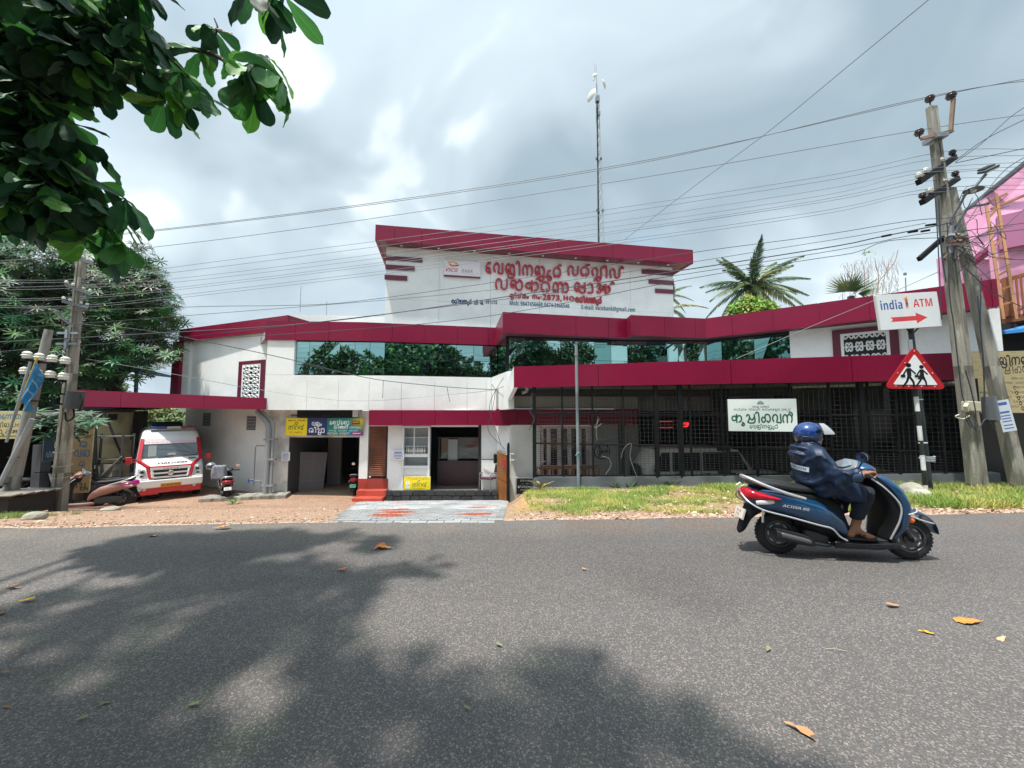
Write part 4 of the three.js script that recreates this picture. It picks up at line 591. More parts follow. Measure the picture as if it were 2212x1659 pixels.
function makeScooter(name, label, o, group) {
  const t = thing(name, label, 'scooter', [0, 0, 0], 0, group), paint = o.paint, R = 0.217, silver = phys([0.62, 0.63, 0.64], 0.28, { metalness: 0.5 });
  obj('body_panel', [hull([[-0.985, 0.585, 0.635, 0.03], [-0.93, 0.52, 0.69, 0.105], [-0.8, 0.47, 0.725, 0.165], [-0.62, 0.425, 0.715, 0.195], [-0.42, 0.36, 0.66, 0.21], [-0.22, 0.3, 0.585, 0.2], [-0.06, 0.22, 0.46, 0.165], [0.0, 0.19, 0.34, 0.13]])], paint, t);
  obj('under_body', hull([[-0.5, 0.3, 0.6, 0.13], [-0.2, 0.2, 0.66, 0.15], [-0.06, 0.16, 0.6, 0.14], [0.03, 0.14, 0.34, 0.13]]), M.black, t);
  obj('floorboard', [hull([[-0.1, 0.13, 0.21, 0.17, 5], [0.1, 0.12, 0.205, 0.17, 5], [0.3, 0.12, 0.21, 0.165, 5], [0.42, 0.14, 0.25, 0.13, 4]])], o.floor ?? M.black, t);
  obj('floor_mat', rbox(0.4, 0.012, 0.3, 0.005, 0.14, 0.213, 0), M.rubber, t); obj('side_skirt', [hull([[-0.16, 0.13, 0.2, 0.02], [0.1, 0.13, 0.19, 0.02], [0.42, 0.15, 0.21, 0.02]], 12, 0.17), hull([[-0.16, 0.13, 0.2, 0.02], [0.1, 0.13, 0.19, 0.02], [0.42, 0.15, 0.21, 0.02]], 12, -0.17)], o.skirt ?? paint, t);
  obj('seat', hull([[-0.9, 0.73, 0.765, 0.08], [-0.84, 0.71, 0.8, 0.135], [-0.66, 0.69, 0.79, 0.15], [-0.45, 0.67, 0.755, 0.15], [-0.28, 0.65, 0.745, 0.13], [-0.16, 0.63, 0.735, 0.1], [-0.1, 0.62, 0.7, 0.06]]), phys([0.016, 0.017, 0.019], 0.5, { bumpMap: T.cloth, bumpScale: 0.002 }), t);
  obj('seat_base', hull([[-0.86, 0.66, 0.72, 0.12], [-0.5, 0.6, 0.69, 0.16], [-0.14, 0.5, 0.66, 0.12]]), M.black, t);
  const rail = (s) => tube([[-0.42, 0.62, 0.17 * s], [-0.62, 0.68, 0.185 * s], [-0.82, 0.755, 0.165 * s], [-0.93, 0.81, 0.1 * s], [-0.95, 0.82, 0]], 0.017, 20, 8); obj('grab_rail', [rail(1), rail(-1)], silver, t);
  // steering head, apron, handlebar
  obj('apron', mast([[0.2, 0.36, 0.42, 0.11], [0.34, 0.43, 0.53, 0.17], [0.5, 0.44, 0.575, 0.2], [0.62, 0.42, 0.57, 0.205], [0.74, 0.36, 0.52, 0.19], [0.84, 0.29, 0.44, 0.14], [0.88, 0.26, 0.38, 0.09]]), paint, t);
  obj('inner_shield', mast([[0.2, 0.32, 0.4, 0.15], [0.4, 0.36, 0.48, 0.19], [0.6, 0.33, 0.47, 0.195], [0.76, 0.25, 0.4, 0.17], [0.86, 0.19, 0.32, 0.1]]), M.black, t);
  for (const s of [1, -1]) obj('apron_trim', tube([[0.24, 0.84, 0.13 * s], [0.33, 0.745, 0.185 * s], [0.425, 0.6, 0.215 * s], [0.42, 0.45, 0.21 * s], [0.36, 0.24, 0.16 * s]], 0.009, 24, 6), silver, t);
  obj('headlamp_cover', mast([[0.84, 0.1, 0.26, 0.1], [0.9, 0.06, 0.3, 0.19], [0.955, 0.07, 0.29, 0.2], [1.0, 0.12, 0.23, 0.12], [1.02, 0.15, 0.2, 0.05]]), paint, t);
  obj('headlamp', ball(0.09, 0.255, 0.915, 0, 0.55, 0.6, 1.3), phys([0.75, 0.78, 0.8], 0.1), t);
  const cl = obj('instrument_cluster', xf(hull([[-0.08, -0.02, 0.02, 0.1], [0, -0.025, 0.025, 0.165], [0.08, -0.02, 0.02, 0.1]]), 0.085, 0.955, 0, 0, 0, 0.75), phys([0.2, 0.21, 0.22], 0.35), t);
  obj('dial_glass', xf(hull([[-0.055, -0.01, 0.01, 0.06], [0, -0.012, 0.012, 0.12], [0.055, -0.01, 0.01, 0.06]]), 0.065, 0.975, 0, 0, 0, 0.75), phys([0.35, 0.42, 0.48], 0.05, { metalness: 0.6 }), cl);
  const grip = (s) => [rod([0.075, 0.915, 0.13 * s], [0.035, 0.905, 0.39 * s], 0.016, 0.018, 10)]; obj('handlebar', [grip(1), grip(-1), cyl(0.03, 0.035, 0.16, 0.2, 0.8, 0, 10, 0, 0, 0.4)], M.rubber, t);
  for (const s of [1, -1]) { obj('brake_lever', tube([[0.1, 0.91, 0.17 * s], [0.115, 0.9, 0.26 * s], [0.1, 0.885, 0.39 * s]], 0.007, 12, 6), silver, t); const mr = obj('mirror', [tube([[0.1, 0.94, 0.16 * s], [0.08, 1.0, 0.24 * s], [0.07, 1.05, 0.29 * s]], 0.006, 10, 6), xf(ball(0.062, 0, 0, 0, 0.3, 0.85, 1.15), 0.06, 1.075, 0.31 * s, 0, s * 0.15, 0.1)], M.black, t); obj('mirror_glass', xf(cyl(0.06, 0.06, 0.004, 0, 0, 0, 20, 0, 0, Math.PI / 2), 0.044, 1.075, 0.31 * s, 0, s * 0.15, 0.1, [1, 0.82, 1.1]), M.chrome, mr); }
  // front wheel
  const wf = obj('front_wheel', [wheelTyre(R, 0.09, 0.63, R, 0), o.fine ? treadBlocks(R, 0.09, 0.63, R, 0) : []], M.rubber, t), rimM = o.rim ?? phys([0.1, 0.1, 0.1], 0.4, { metalness: 0.6 });
  const disc = (x, s = 1) => [xf(new THREE.TorusGeometry(R * 0.62, 0.012, 8, 36), x, R, 0.034), xf(new THREE.TorusGeometry(R * 0.62, 0.012, 8, 36), x, R, -0.034), cyl(R * 0.6, R * 0.6, 0.05, x, R, 0, 32, Math.PI / 2), cyl(0.06, 0.05, 0.08, x, R, 0, 18, Math.PI / 2)];
  obj('rim', disc(0.63), rimM, wf); obj('rim_slot', Array.from({ length: 8 }, (_, i) => { const a = (i / 8) * Math.PI * 2 + 0.2; return xf(new RoundedBoxGeometry(0.045, 0.016, 0.058, 1, 0.006), 0.63 + Math.cos(a) * 0.102, R + Math.sin(a) * 0.102, 0, 0, 0, a + Math.PI / 2); }), std([0.5, 0.5, 0.5], 0.5), wf);
  for (const s of [1, -1]) obj('fork_leg', [rod([0.5, 0.42, 0.075 * s], [0.62, R + 0.02, 0.07 * s], 0.018, 0.022), rod([0.62, R, 0.07 * s], [0.66, R, 0.07 * s], 0.03)], std([0.06, 0.06, 0.065], 0.45), t);
  const fender = (() => { const secs = []; for (let i = 0; i <= 14; i++) { const a = lerp(2.3, 0.25, i / 14), w = 0.062 + 0.03 * Math.sin((i / 14) * Math.PI), r = R + 0.03 + 0.02 * Math.sin((i / 14) * Math.PI); secs.push(Array.from({ length: 9 }, (_, k) => { const q = (k / 8 - 0.5) * Math.PI; return V(0.63 + Math.cos(a) * (r + 0.035 * Math.cos(q)), R + Math.sin(a) * (r + 0.035 * Math.cos(q)), Math.sin(q) * w); })); } return loft(secs); })();
  obj('front_fender', fender, paint, t); if (o.guards) { obj('fender_guard', [tube([[0.58, R + 0.25, 0.1], [0.72, R + 0.2, 0.105], [0.83, R + 0.17, 0.07], [0.85, R + 0.17, 0], [0.83, R + 0.17, -0.07], [0.72, R + 0.2, -0.105]], 0.009, 26, 6)], silver, t); }
  for (const s of [1, -1]) obj('turn_signal', ball(0.04, 0.56, 0.43, 0.15 * s, 0.9, 0.7, 0.5), phys([0.75, 0.13, 0.02], 0.2), t);
  // rear: wheel, engine, exhaust, tail
  const wr = obj('rear_wheel', [wheelTyre(R, 0.1, -0.63, R, 0), o.fine ? treadBlocks(R, 0.1, -0.63, R, 0) : []], M.rubber, t); obj('rim', disc(-0.63), rimM, wr);
  obj('rim_slot', Array.from({ length: 8 }, (_, i) => { const a = (i / 8) * Math.PI * 2; return xf(new RoundedBoxGeometry(0.045, 0.014, 0.058, 1, 0.006), -0.63 + Math.cos(a) * 0.1, R + Math.sin(a) * 0.1, 0, 0, 0, a + Math.PI / 2); }), std([0.5, 0.5, 0.5], 0.5), wr);
  obj('exhaust', [hull([[-0.72, 0.2, 0.29, 0.045], [-0.7, 0.185, 0.3, 0.055], [-0.45, 0.14, 0.25, 0.055], [-0.36, 0.13, 0.2, 0.04]], 18, 0.15), tube([[-0.36, 0.165, 0.15], [-0.2, 0.14, 0.12], [-0.05, 0.16, 0.04]], 0.018, 12, 8)], std([0.02, 0.02, 0.022], 0.45), t); obj('heat_shield', hull([[-0.68, 0.225, 0.275, 0.02], [-0.45, 0.175, 0.225, 0.022], [-0.4, 0.17, 0.2, 0.012]], 12, 0.195), std([0.16, 0.16, 0.17], 0.35, { metalness: 0.5 }), t);
  obj('engine_case', [hull([[-0.7, 0.16, 0.3, 0.05], [-0.4, 0.12, 0.32, 0.07], [-0.15, 0.14, 0.3, 0.06]], 18, -0.11), rbox(0.24, 0.16, 0.18, 0.03, -0.28, 0.2, 0), cyl(0.05, 0.05, 0.24, -0.62, R, 0.0, 14, Math.PI / 2)], std([0.05, 0.05, 0.052], 0.6), t);
  obj('shock_absorber', [rod([-0.62, R + 0.05, -0.12], [-0.7, 0.5, -0.12], 0.022), ...Array.from({ length: 7 }, (_, i) => xf(new THREE.TorusGeometry(0.03, 0.005, 5, 12), -0.63 - i * 0.009, R + 0.1 + i * 0.03, -0.12, Math.PI / 2))], M.black, t);
  obj('rear_fender', [hull([[-1.02, 0.2, 0.26, 0.05], [-0.97, 0.24, 0.42, 0.075], [-0.9, 0.36, 0.56, 0.09], [-0.8, 0.44, 0.56, 0.1]])], M.black, t);
  const tl = obj('tail_lamp', hull([[-0.988, 0.585, 0.66, 0.055], [-0.94, 0.57, 0.7, 0.13], [-0.84, 0.575, 0.68, 0.183], [-0.72, 0.585, 0.645, 0.205], [-0.66, 0.6, 0.62, 0.2]]), o.tail ?? phys([0.45, 0.006, 0.02], 0.12), t);
  obj('lamp_lens', [1, -1].map((s) => hull([[-0.9, 0.545, 0.585, 0.012], [-0.78, 0.55, 0.6, 0.014], [-0.66, 0.575, 0.605, 0.01]], 12, 0.168 * s)), phys([0.7, 0.68, 0.68], 0.15), tl);
  const [pg, pm] = printed(0.2, 0.1, canvasTex(128, 64, (x) => { x.fillStyle = o.plateColor ?? '#d8cfc0'; x.fillRect(0, 0, 128, 64); x.fillStyle = '#5a2a26'; x.font = 'bold 24px sans-serif'; x.fillText(o.plate?.[0] ?? 'KL 24', 26, 27); x.fillText(o.plate?.[1] ?? '', 22, 54); }));
  const pb = obj('number_plate', box(0.012, 0.115, 0.21, -1.0, 0.42, 0, 0, 0, -0.3), std([0.6, 0.58, 0.54], 0.6), t); const pr = mesh('plate_print', pg, pm, pb); pr.position.set(-1.0085, 0.4225, 0); pr.rotation.set(0, -Math.PI / 2, 0); pr.rotation.order = 'YXZ'; pr.rotation.x = -0.3;
  if (o.guards) {
    for (const s of [1, -1]) obj('crash_guard', [tube([[-1.0, 0.64, 0.05 * s], [-0.97, 0.57, 0.16 * s], [-0.85, 0.5, 0.215 * s], [-0.6, 0.44, 0.235 * s], [-0.35, 0.375, 0.24 * s], [-0.22, 0.34, 0.235 * s], [-0.14, 0.26, 0.215 * s], [-0.06, 0.215, 0.19 * s]], 0.0095, 44, 7), tube([[-1.0, 0.64, 0.05 * s], [-1.01, 0.7, 0.05 * s], [-0.96, 0.735, 0.06 * s]], 0.0075, 12, 6), rod([-0.86, 0.5, 0.215 * s], [-0.855, 0.37, 0.19 * s], 0.011)], silver, t);
    obj('apron_guard', [1, -1].map((s) => tube([[0.5, 0.5, 0.21 * s], [0.58, 0.53, 0.2 * s], [0.62, 0.56, 0.14 * s]], 0.007, 10, 6)), silver, t);
    const word = latin('ACTIVA 6G', 0, 0.24, 0, 0.026, 0.004); word.applyMatrix4(new THREE.Matrix4().makeShear(0, 0, 0.35, 0, 0, 0)); obj('badge', xf(word, -0.66, 0.54, 0.2, 0, -0.085, -0.13), silver, t);
  }
  return t;
}
M.blue = phys([0.006, 0.055, 0.14], 0.28, { clearcoat: 1, clearcoatRoughness: 0.06, metalness: 0.25 });
const SC = at(1819, 1205, 3.98), scYaw = THREE.MathUtils.degToRad(-8);
const blueScooter = makeScooter('blue_scooter', 'blue scooter with chrome guards being ridden along the road', { paint: M.blue, skirt: M.blackGloss, guards: true, fine: true, plate: ['KL 24', 'P 18'] });
blueScooter.position.set(SC.x, 0.012, -3.98); blueScooter.rotation.y = scYaw; blueScooter.scale.setScalar(0.94);
// ---- the rider ----
{
  const person = thing('person', 'rider in navy raincoat and blue helmet sitting on the moving scooter', 'person', [SC.x + 0.05, 0.012, -3.97], scYaw); person.scale.setScalar(0.945);
  const skin = std([0.27, 0.12, 0.065], 0.6), wrap = (f, lo, hi, c) => surfaceNets(f, lo, hi, c);
  const arm = (s) => [[-0.33, 1.08, 0.18 * s], [-0.235, 0.85, 0.285 * s], [-0.03, 0.895, 0.33 * s]], leg = (s) => [[-0.27, 0.79, 0.1 * s], [0.1, 0.68, 0.135 * s], [0.0, 0.32, 0.125 * s]];
  const bits = [capsule([-0.31, 1.27, 0], [-0.285, 1.235, 0], 0.095, 0.085), capsule([-0.33, 1.2, 0], [-0.34, 1.08, 0], 0.055, 0.055), capsule([-0.34, 1.0, 0], [-0.28, 0.84, 0], 0.075, 0.085, 1.3), capsule([-0.222, 1.235, 0], [-0.197, 1.222, 0], 0.012, 0.016), capsule([-0.235, 1.19, 0], [-0.225, 1.18, 0], 0.035, 0.03)];
  for (const s of [1, -1]) { const a = arm(s), l = leg(s); bits.push(capsule(a[0], a[1], 0.05, 0.04), capsule(a[1], a[2], 0.042, 0.028), capsule(l[0], l[1], 0.08, 0.058), capsule(l[1], l[2], 0.058, 0.036), capsule(l[2], [-0.045, 0.265, 0.125 * s], 0.036, 0.038), capsule(l[2], [0.1, 0.258, 0.135 * s], 0.034, 0.026), capsule([0.1, 0.256, 0.135 * s], [0.155, 0.25, 0.138 * s], 0.03, 0.018, 1.4)); }
  const main = wrap(union(bits, 0.025), [-0.56, 0.2, -0.46], [0.26, 1.42, 0.46], 0.0125);
  const hand = (s) => { const W = [-0.03, 0.895, 0.33 * s], K = [0.03, 0.935, 0.32 * s], f = []; f.push(capsule(W, [0.0, 0.915, 0.325 * s], 0.026, 0.028), capsule([0.0, 0.92, 0.3 * s], [0.035, 0.932, 0.295 * s], 0.017, 0.014), capsule([0.0, 0.915, 0.345 * s], [0.03, 0.93, 0.355 * s], 0.017, 0.014));
    const palm = union(f, 0.02), fin = [0.29, 0.313, 0.336, 0.358].map((z, i) => { const L = [1, 1.08, 1.02, 0.85][i]; return union([capsule([0.03, 0.933, z * s], [0.03 + 0.04 * L, 0.93, z * s], 0.0095, 0.009), capsule([0.03 + 0.04 * L, 0.93, z * s], [0.035 + 0.048 * L, 0.9, (z + 0.002) * s], 0.009, 0.0085), capsule([0.035 + 0.048 * L, 0.9, (z + 0.002) * s], [0.02 + 0.035 * L, 0.88, z * s], 0.0085, 0.008)], 0.006); });
    const th = union([capsule([0.0, 0.905, 0.3 * s], [0.03, 0.885, 0.275 * s], 0.013, 0.011), capsule([0.03, 0.885, 0.275 * s], [0.055, 0.876, 0.285 * s], 0.011, 0.009)], 0.008); void K;
    return wrap((x, y, z) => smin(smin(palm(x, y, z), Math.min(...fin.map((g) => g(x, y, z))), 0.008), th(x, y, z), 0.008), [-0.075, 0.845, s > 0 ? 0.24 : -0.39], [0.12, 0.98, s > 0 ? 0.39 : -0.24], 0.0042); };
  obj('body', [main, hand(1), hand(-1)].map((g) => g.toNonIndexed()), skin, person);
  // raincoat with folds
  const coatB = [capsule([-0.35, 1.06, 0], [-0.3, 0.86, 0], 0.12, 0.145, 1.35), capsule([-0.33, 1.1, 0.09], [-0.33, 1.1, -0.09], 0.085, 0.085), capsule([-0.3, 0.82, 0], [-0.23, 0.77, 0], 0.145, 0.14, 1.3), capsule([-0.335, 1.145, 0], [-0.325, 1.16, 0], 0.085, 0.088)];
  for (const s of [1, -1]) { const a = arm(s); coatB.push(capsule(a[0], a[1], 0.078, 0.066), capsule(a[1], [-0.075, 0.885, 0.322 * s], 0.064, 0.05), capsule([-0.25, 0.77, 0.1 * s], [0.02, 0.7, 0.14 * s], 0.11, 0.092)); }
  const coatU = union(coatB, 0.045);
  const coat = wrap((x, y, z) => { const d = coatU(x, y, z); const fold = 0.013 * Math.sin(34 * (y + 0.5 * x) + 16 * fbm(x * 5, y * 5, z * 5, 2) + 3 * Math.sin(z * 12)) * sstep(1.1, 0.8, y) + 0.024 * Math.pow(1 - Math.abs(2 * fbm(x * 5 + y * 2, y * 4.5 - x * 2, z * 6, 3) - 1), 7) + 0.012 * (fbm(x * 14, y * 9, z * 14, 2) - 0.5) + 0.008 * Math.sin(70 * (x + 0.3 * z)) * sstep(0.16, 0.3, Math.abs(z)); return d - fold; }, [-0.62, 0.55, -0.5], [0.18, 1.3, 0.5], 0.0125);
  M.coat = phys([0.008, 0.022, 0.058], 0.5, { specularIntensity: 0.8 });
  const jacket = obj('raincoat', coat, M.coat, person);
  for (const s of [1, -1]) { const c = xf(cyl(0.06, 0.055, 0.085, 0, 0, 0, 18), -0.075, 0.886, 0.322 * s, 0, 0, 0); c.translate(0.075, -0.886, -0.322 * s).rotateZ(-Math.PI / 2 + 0.2).rotateY(-0.22 * s).translate(-0.095, 0.884, 0.318 * s); obj('cuff', c, phys([0.03, 0.06, 0.12], 0.4), jacket); }
  obj('hood', wrap((x, y, z) => { const q = Math.hypot(x + 0.385, z * 0.82), tor = Math.hypot(q - 0.08, (y - 1.13 - 0.3 * (x + 0.35)) * 0.72) - 0.038; return tor - 0.014 * Math.sin(75 * y + 20 * x) - 0.03 * (fbm(x * 14, y * 14, z * 14, 2) - 0.5); }, [-0.6, 1.0, -0.25], [-0.18, 1.27, 0.25], 0.0105), M.coat, jacket);
  const [hg, hm] = printed(0.2, 0.05, canvasTex(256, 64, (x) => { x.fillStyle = '#aebccb'; x.fillRect(0, 0, 256, 64); x.fillStyle = '#12233d'; x.font = 'bold 50px sans-serif'; x.fillText('HORIZON', 6, 50, 244); }));
  const strip = mesh('reflective_strip', new THREE.PlaneGeometry(0.21, 0.05, 12, 1), hm, jacket); void hg;
  { const p = strip.geometry.attributes.position; const dir = V(1, -0.12, 0.6).normalize(); for (let i = 0; i < p.count; i++) { const z = p.getX(i) + 0.06, y = 0.93 + p.getY(i) - p.getX(i) * 0.12; let lo = -0.75, hi = -0.3; const f = (x) => coatU(x, y, z) - 0.011; for (let k = 0; k < 24; k++) { const m = (lo + hi) / 2; f(m) > 0 ? (lo = m) : (hi = m); } p.setXYZ(i, lo - 0.02, y, z); } void dir; strip.geometry.computeVertexNormals(); }
  const trouB = []; for (const s of [1, -1]) { const l = leg(s); trouB.push(capsule([-0.2, 0.76, 0.1 * s], l[1], 0.1, 0.085), capsule(l[1], [0.035, 0.46, 0.13 * s], 0.082, 0.066)); }
  const trU = union(trouB, 0.03); obj('trousers', wrap((x, y, z) => Math.max(trU(x, y, z) - 0.012 * Math.sin(45 * (y - x) + 5 * z) * 0.6, 0.42 - y), [-0.34, 0.38, -0.3], [0.24, 0.92, 0.3], 0.0125), std([0.006, 0.01, 0.022], 0.85), person);
  for (const s of [1, -1]) obj('sandal', [hull([[-0.095, 0.215, 0.236, 0.035], [0, 0.215, 0.234, 0.042], [0.1, 0.215, 0.234, 0.05], [0.185, 0.215, 0.232, 0.035]], 16, 0.134 * s), tube([[0.06, 0.235, 0.09 * s], [0.07, 0.285, 0.134 * s], [0.06, 0.235, 0.178 * s]], 0.009, 14, 6)], M.rubber, person);
  // helmet: open face shell with raised visor
  const hc = [-0.315, 1.288, 0], el = (x, y, z, r) => { const a = (x - hc[0]) / 1.12, b = (y - hc[1]) / (y < hc[1] ? 1.12 : 1.0), c = z - hc[2]; return Math.hypot(a, b, c) - r; };
  const hel = obj('helmet', wrap((x, y, z) => Math.max(Math.max(el(x, y, z, 0.127), -el(x, y, z, 0.108)), 1.165 - y - 0.1 * (x + 0.3), Math.min(x + 0.235, 1.33 - y) * 1), [-0.5, 1.12, -0.17], [-0.12, 1.46, 0.17], 0.0065), phys([0.005, 0.036, 0.18], 0.2, { clearcoat: 1, clearcoatRoughness: 0.05 }), person);
  const vis = (() => { const p = [], N = 20, K = 8, ix = []; for (let k = 0; k <= K; k++) for (let i = 0; i <= N; i++) { const a = lerp(-1.35, 1.35, i / N), e = lerp(0.62, -0.1, k / K), r = 0.138 + 0.014 * k / K; p.push(hc[0] + 0.02 + Math.cos(a) * Math.cos(e) * r * (1.12 + 0.4 * k / K), hc[1] + 0.035 + Math.sin(e) * r - 0.02 * (k / K), Math.sin(a) * Math.cos(e) * r); } for (let k = 0; k < K; k++) for (let i = 0; i < N; i++) { const a = k * (N + 1) + i, b = a + N + 1; ix.push(a, b, a + 1, b, b + 1, a + 1); } const g = new THREE.BufferGeometry(); g.setAttribute('position', new THREE.Float32BufferAttribute(p, 3)); g.setIndex(ix); g.computeVertexNormals(); return g; })();
  obj('visor', vis, phys([0.62, 0.65, 0.67], 0.18, { transmission: 0.35, thickness: 0, clearcoat: 1 }), hel); obj('visor_pivot', [1, -1].map((s) => cyl(0.022, 0.022, 0.012, hc[0] + 0.03, hc[1] + 0.03, 0.128 * s, 14, Math.PI / 2)), M.black, hel);
  obj('lower_band', wrap((x, y, z) => Math.max(Math.max(el(x, y, z, 0.1295), -el(x, y, z, 0.12)), 1.165 - y - 0.1 * (x + 0.3), y - 1.255 + 0.12 * (x + 0.3), x + 0.225), [-0.5, 1.12, -0.17], [-0.12, 1.3, 0.17], 0.0065), phys([0.006, 0.012, 0.045], 0.25, { clearcoat: 1 }), hel);
  obj('helmet_rim', [tube(Array.from({ length: 14 }, (_, i) => { const a = (i / 14) * Math.PI * 2; return [hc[0] - 0.02 + Math.cos(a) * 0.112, 1.168 + 0.01 * Math.cos(a), Math.sin(a) * 0.108]; }), 0.009, 40, 6, true)], M.black, hel);
}
// ---- parked scooters ----
const pinkS = makeScooter('parked_scooter', 'dusty pink scooter parked behind the tall concrete pole by the old shop', { paint: phys([0.36, 0.19, 0.155], 0.4), floor: std([0.1, 0.06, 0.055], 0.7), tail: phys([0.6, 0.02, 0.32], 0.15), plate: ['KL 24', 'T 5'] }, 'parked scooters');
{ const p = at(190, 1090, 10.6); pinkS.position.set(p.x + 0.02, ground(p.x, -10.6), -10.6); pinkS.rotation.set(0, Math.PI + 0.5, 0); }
const blackS = makeScooter('parked_scooter', 'black scooter with a grey jacket hung on it, beside the ambulance', { paint: M.blackGloss, plateColor: '#e8e6e0', plate: ['KL 24', 'N 6034'], tail: phys([0.3, 0.01, 0.02], 0.2) }, 'parked scooters');
{ const p = at(487, 1066, 13.4); blackS.position.set(p.x - 0.25, ground(p.x, -13.4), -13.75); blackS.rotation.y = 2.25; blackS.scale.setScalar(0.98);
  const hm = thing('spare_helmet', 'silver grey helmet hung on the mirror of the black scooter', 'helmet', [0, 0, 0]); obj('shell', ball(0.14, 0, 0, 0, 1, 0.95, 1.1, 20, 14), phys([0.35, 0.35, 0.36], 0.25, { metalness: 0.4 }), hm); obj('visor', xf(ball(0.143, 0, 0, 0, 1, 0.5, 1.0), 0.02, 0.0, 0.03), M.darkGlass, hm); const h = at(456, 1007, 13.5); hm.position.copy(h);
  const jk = surfaceNets((x, y, z) => { const q = Math.hypot(Math.max(Math.abs(x) - 0.16, 0), Math.max(Math.abs(y) - 0.18, 0), Math.max(Math.abs(z) - 0.05, 0)) - 0.05; return q - 0.04 * (fbm(x * 9 + 3, y * 4, z * 9, 3) - 0.5) - 0.012 * Math.sin(x * 50 + y * 8); }, [-0.3, -0.32, -0.2], [0.3, 0.32, 0.2], 0.02); const j = tag(obj('grey_jacket', jk, std([0.22, 0.24, 0.28], 0.85)), 'crumpled grey jacket draped over the seat front of the black scooter', 'jacket'); const jp = at(474, 1020, 13.35); j.position.copy(jp); j.rotation.y = 0.3; }
const garS = makeScooter('parked_scooter', 'covered dark scooter parked inside the garage beside its white pier', { paint: std([0.02, 0.05, 0.05], 0.5), plateColor: '#2c8a6a', plate: ['KL 82', 'A 71'] }, 'parked scooters');
{ const p = at(770, 1060, 14.5); garS.position.set(p.x - 0.08, -1.62, -15.1); garS.rotation.y = Math.PI / 2 + 0.1; }
// ---- motorcycle in the shade of the shop ----
function makeBike(label) {
  const t = thing('motorcycle', label, 'motorcycle', [0, 0, 0], 0, 'motorcycles under the shop roof'), R = 0.3, dark = phys([0.02, 0.022, 0.025], 0.3), sil = std([0.5, 0.5, 0.52], 0.3, { metalness: 0.8 });
  for (const x of [-0.64, 0.64]) { const w = obj('wheel', wheelTyre(R, 0.1, x, R, 0, 0.76), M.rubber, t); obj('rim', [xf(new THREE.TorusGeometry(R * 0.76, 0.012, 6, 28), x, R, 0), cyl(0.05, 0.05, 0.12, x, R, 0, 12, Math.PI / 2), ...Array.from({ length: 6 }, (_, i) => rod([x, R, 0], [x + Math.cos(i * 1.047) * R * 0.75, R + Math.sin(i * 1.047) * R * 0.75, 0], 0.012))], sil, w); }
  obj('fuel_tank', hull([[-0.1, 0.72, 0.84, 0.08], [0.05, 0.7, 0.95, 0.14], [0.25, 0.72, 0.96, 0.14], [0.36, 0.76, 0.88, 0.06]]), dark, t); obj('seat', hull([[-0.75, 0.8, 0.87, 0.1], [-0.4, 0.74, 0.83, 0.13], [-0.05, 0.72, 0.82, 0.1]]), M.rubber, t); obj('tail', hull([[-0.95, 0.72, 0.8, 0.05], [-0.7, 0.66, 0.8, 0.1], [-0.4, 0.6, 0.74, 0.1]]), dark, t);
  obj('engine', [rbox(0.34, 0.3, 0.26, 0.04, 0.06, 0.42, 0), cyl(0.1, 0.1, 0.24, 0.14, 0.6, 0, 14, 0, 0, -0.35)], std([0.18, 0.18, 0.19], 0.5, { metalness: 0.6 }), t); obj('frame', [rod([0.4, 0.85, 0], [0.2, 0.25, 0], 0.025), rod([0.2, 0.25, 0], [-0.64, R, 0.08], 0.022), rod([-0.1, 0.7, 0.08], [-0.64, R, 0.1], 0.02)], M.black, t);
  obj('fork', [1, -1].map((s) => rod([0.42, 0.95, 0.09 * s], [0.64, R, 0.09 * s], 0.022)), sil, t); obj('handlebar', tube([[0.3, 1.02, 0.36], [0.4, 1.0, 0.15], [0.42, 0.98, 0], [0.4, 1.0, -0.15], [0.3, 1.02, -0.36]], 0.014, 20, 6), M.black, t); obj('headlamp', ball(0.1, 0.5, 0.88, 0, 0.8, 1, 1), sil, t); obj('exhaust', [tube([[0.2, 0.45, 0.12], [0.15, 0.22, 0.13], [-0.3, 0.24, 0.14]], 0.022, 16, 8), rod([-0.3, 0.24, 0.14], [-0.85, 0.34, 0.15], 0.045, 0.05, 12)], sil, t); obj('mudguard', hull([[0.4, 0.52, 0.56, 0.04], [0.64, 0.61, 0.65, 0.06], [0.86, 0.5, 0.54, 0.05]]), dark, t); return t;
}
const bike1 = makeBike('dark motorcycle parked across the shop front between the two leaning poles'); { const p = at(75, 1060, 11.4); bike1.position.set(p.x, ground(p.x, -11.4) + 0.05, -11.4); bike1.rotation.y = 0.12; }
const bike2 = copyOf(bike1, 'dark motorcycle half hidden between the dusty pink scooter and the ambulance'); { const p = at(256, 1055, 12.6); bike2.position.set(p.x, ground(p.x, -12.6), -12.9); bike2.rotation.y = 0.9; }
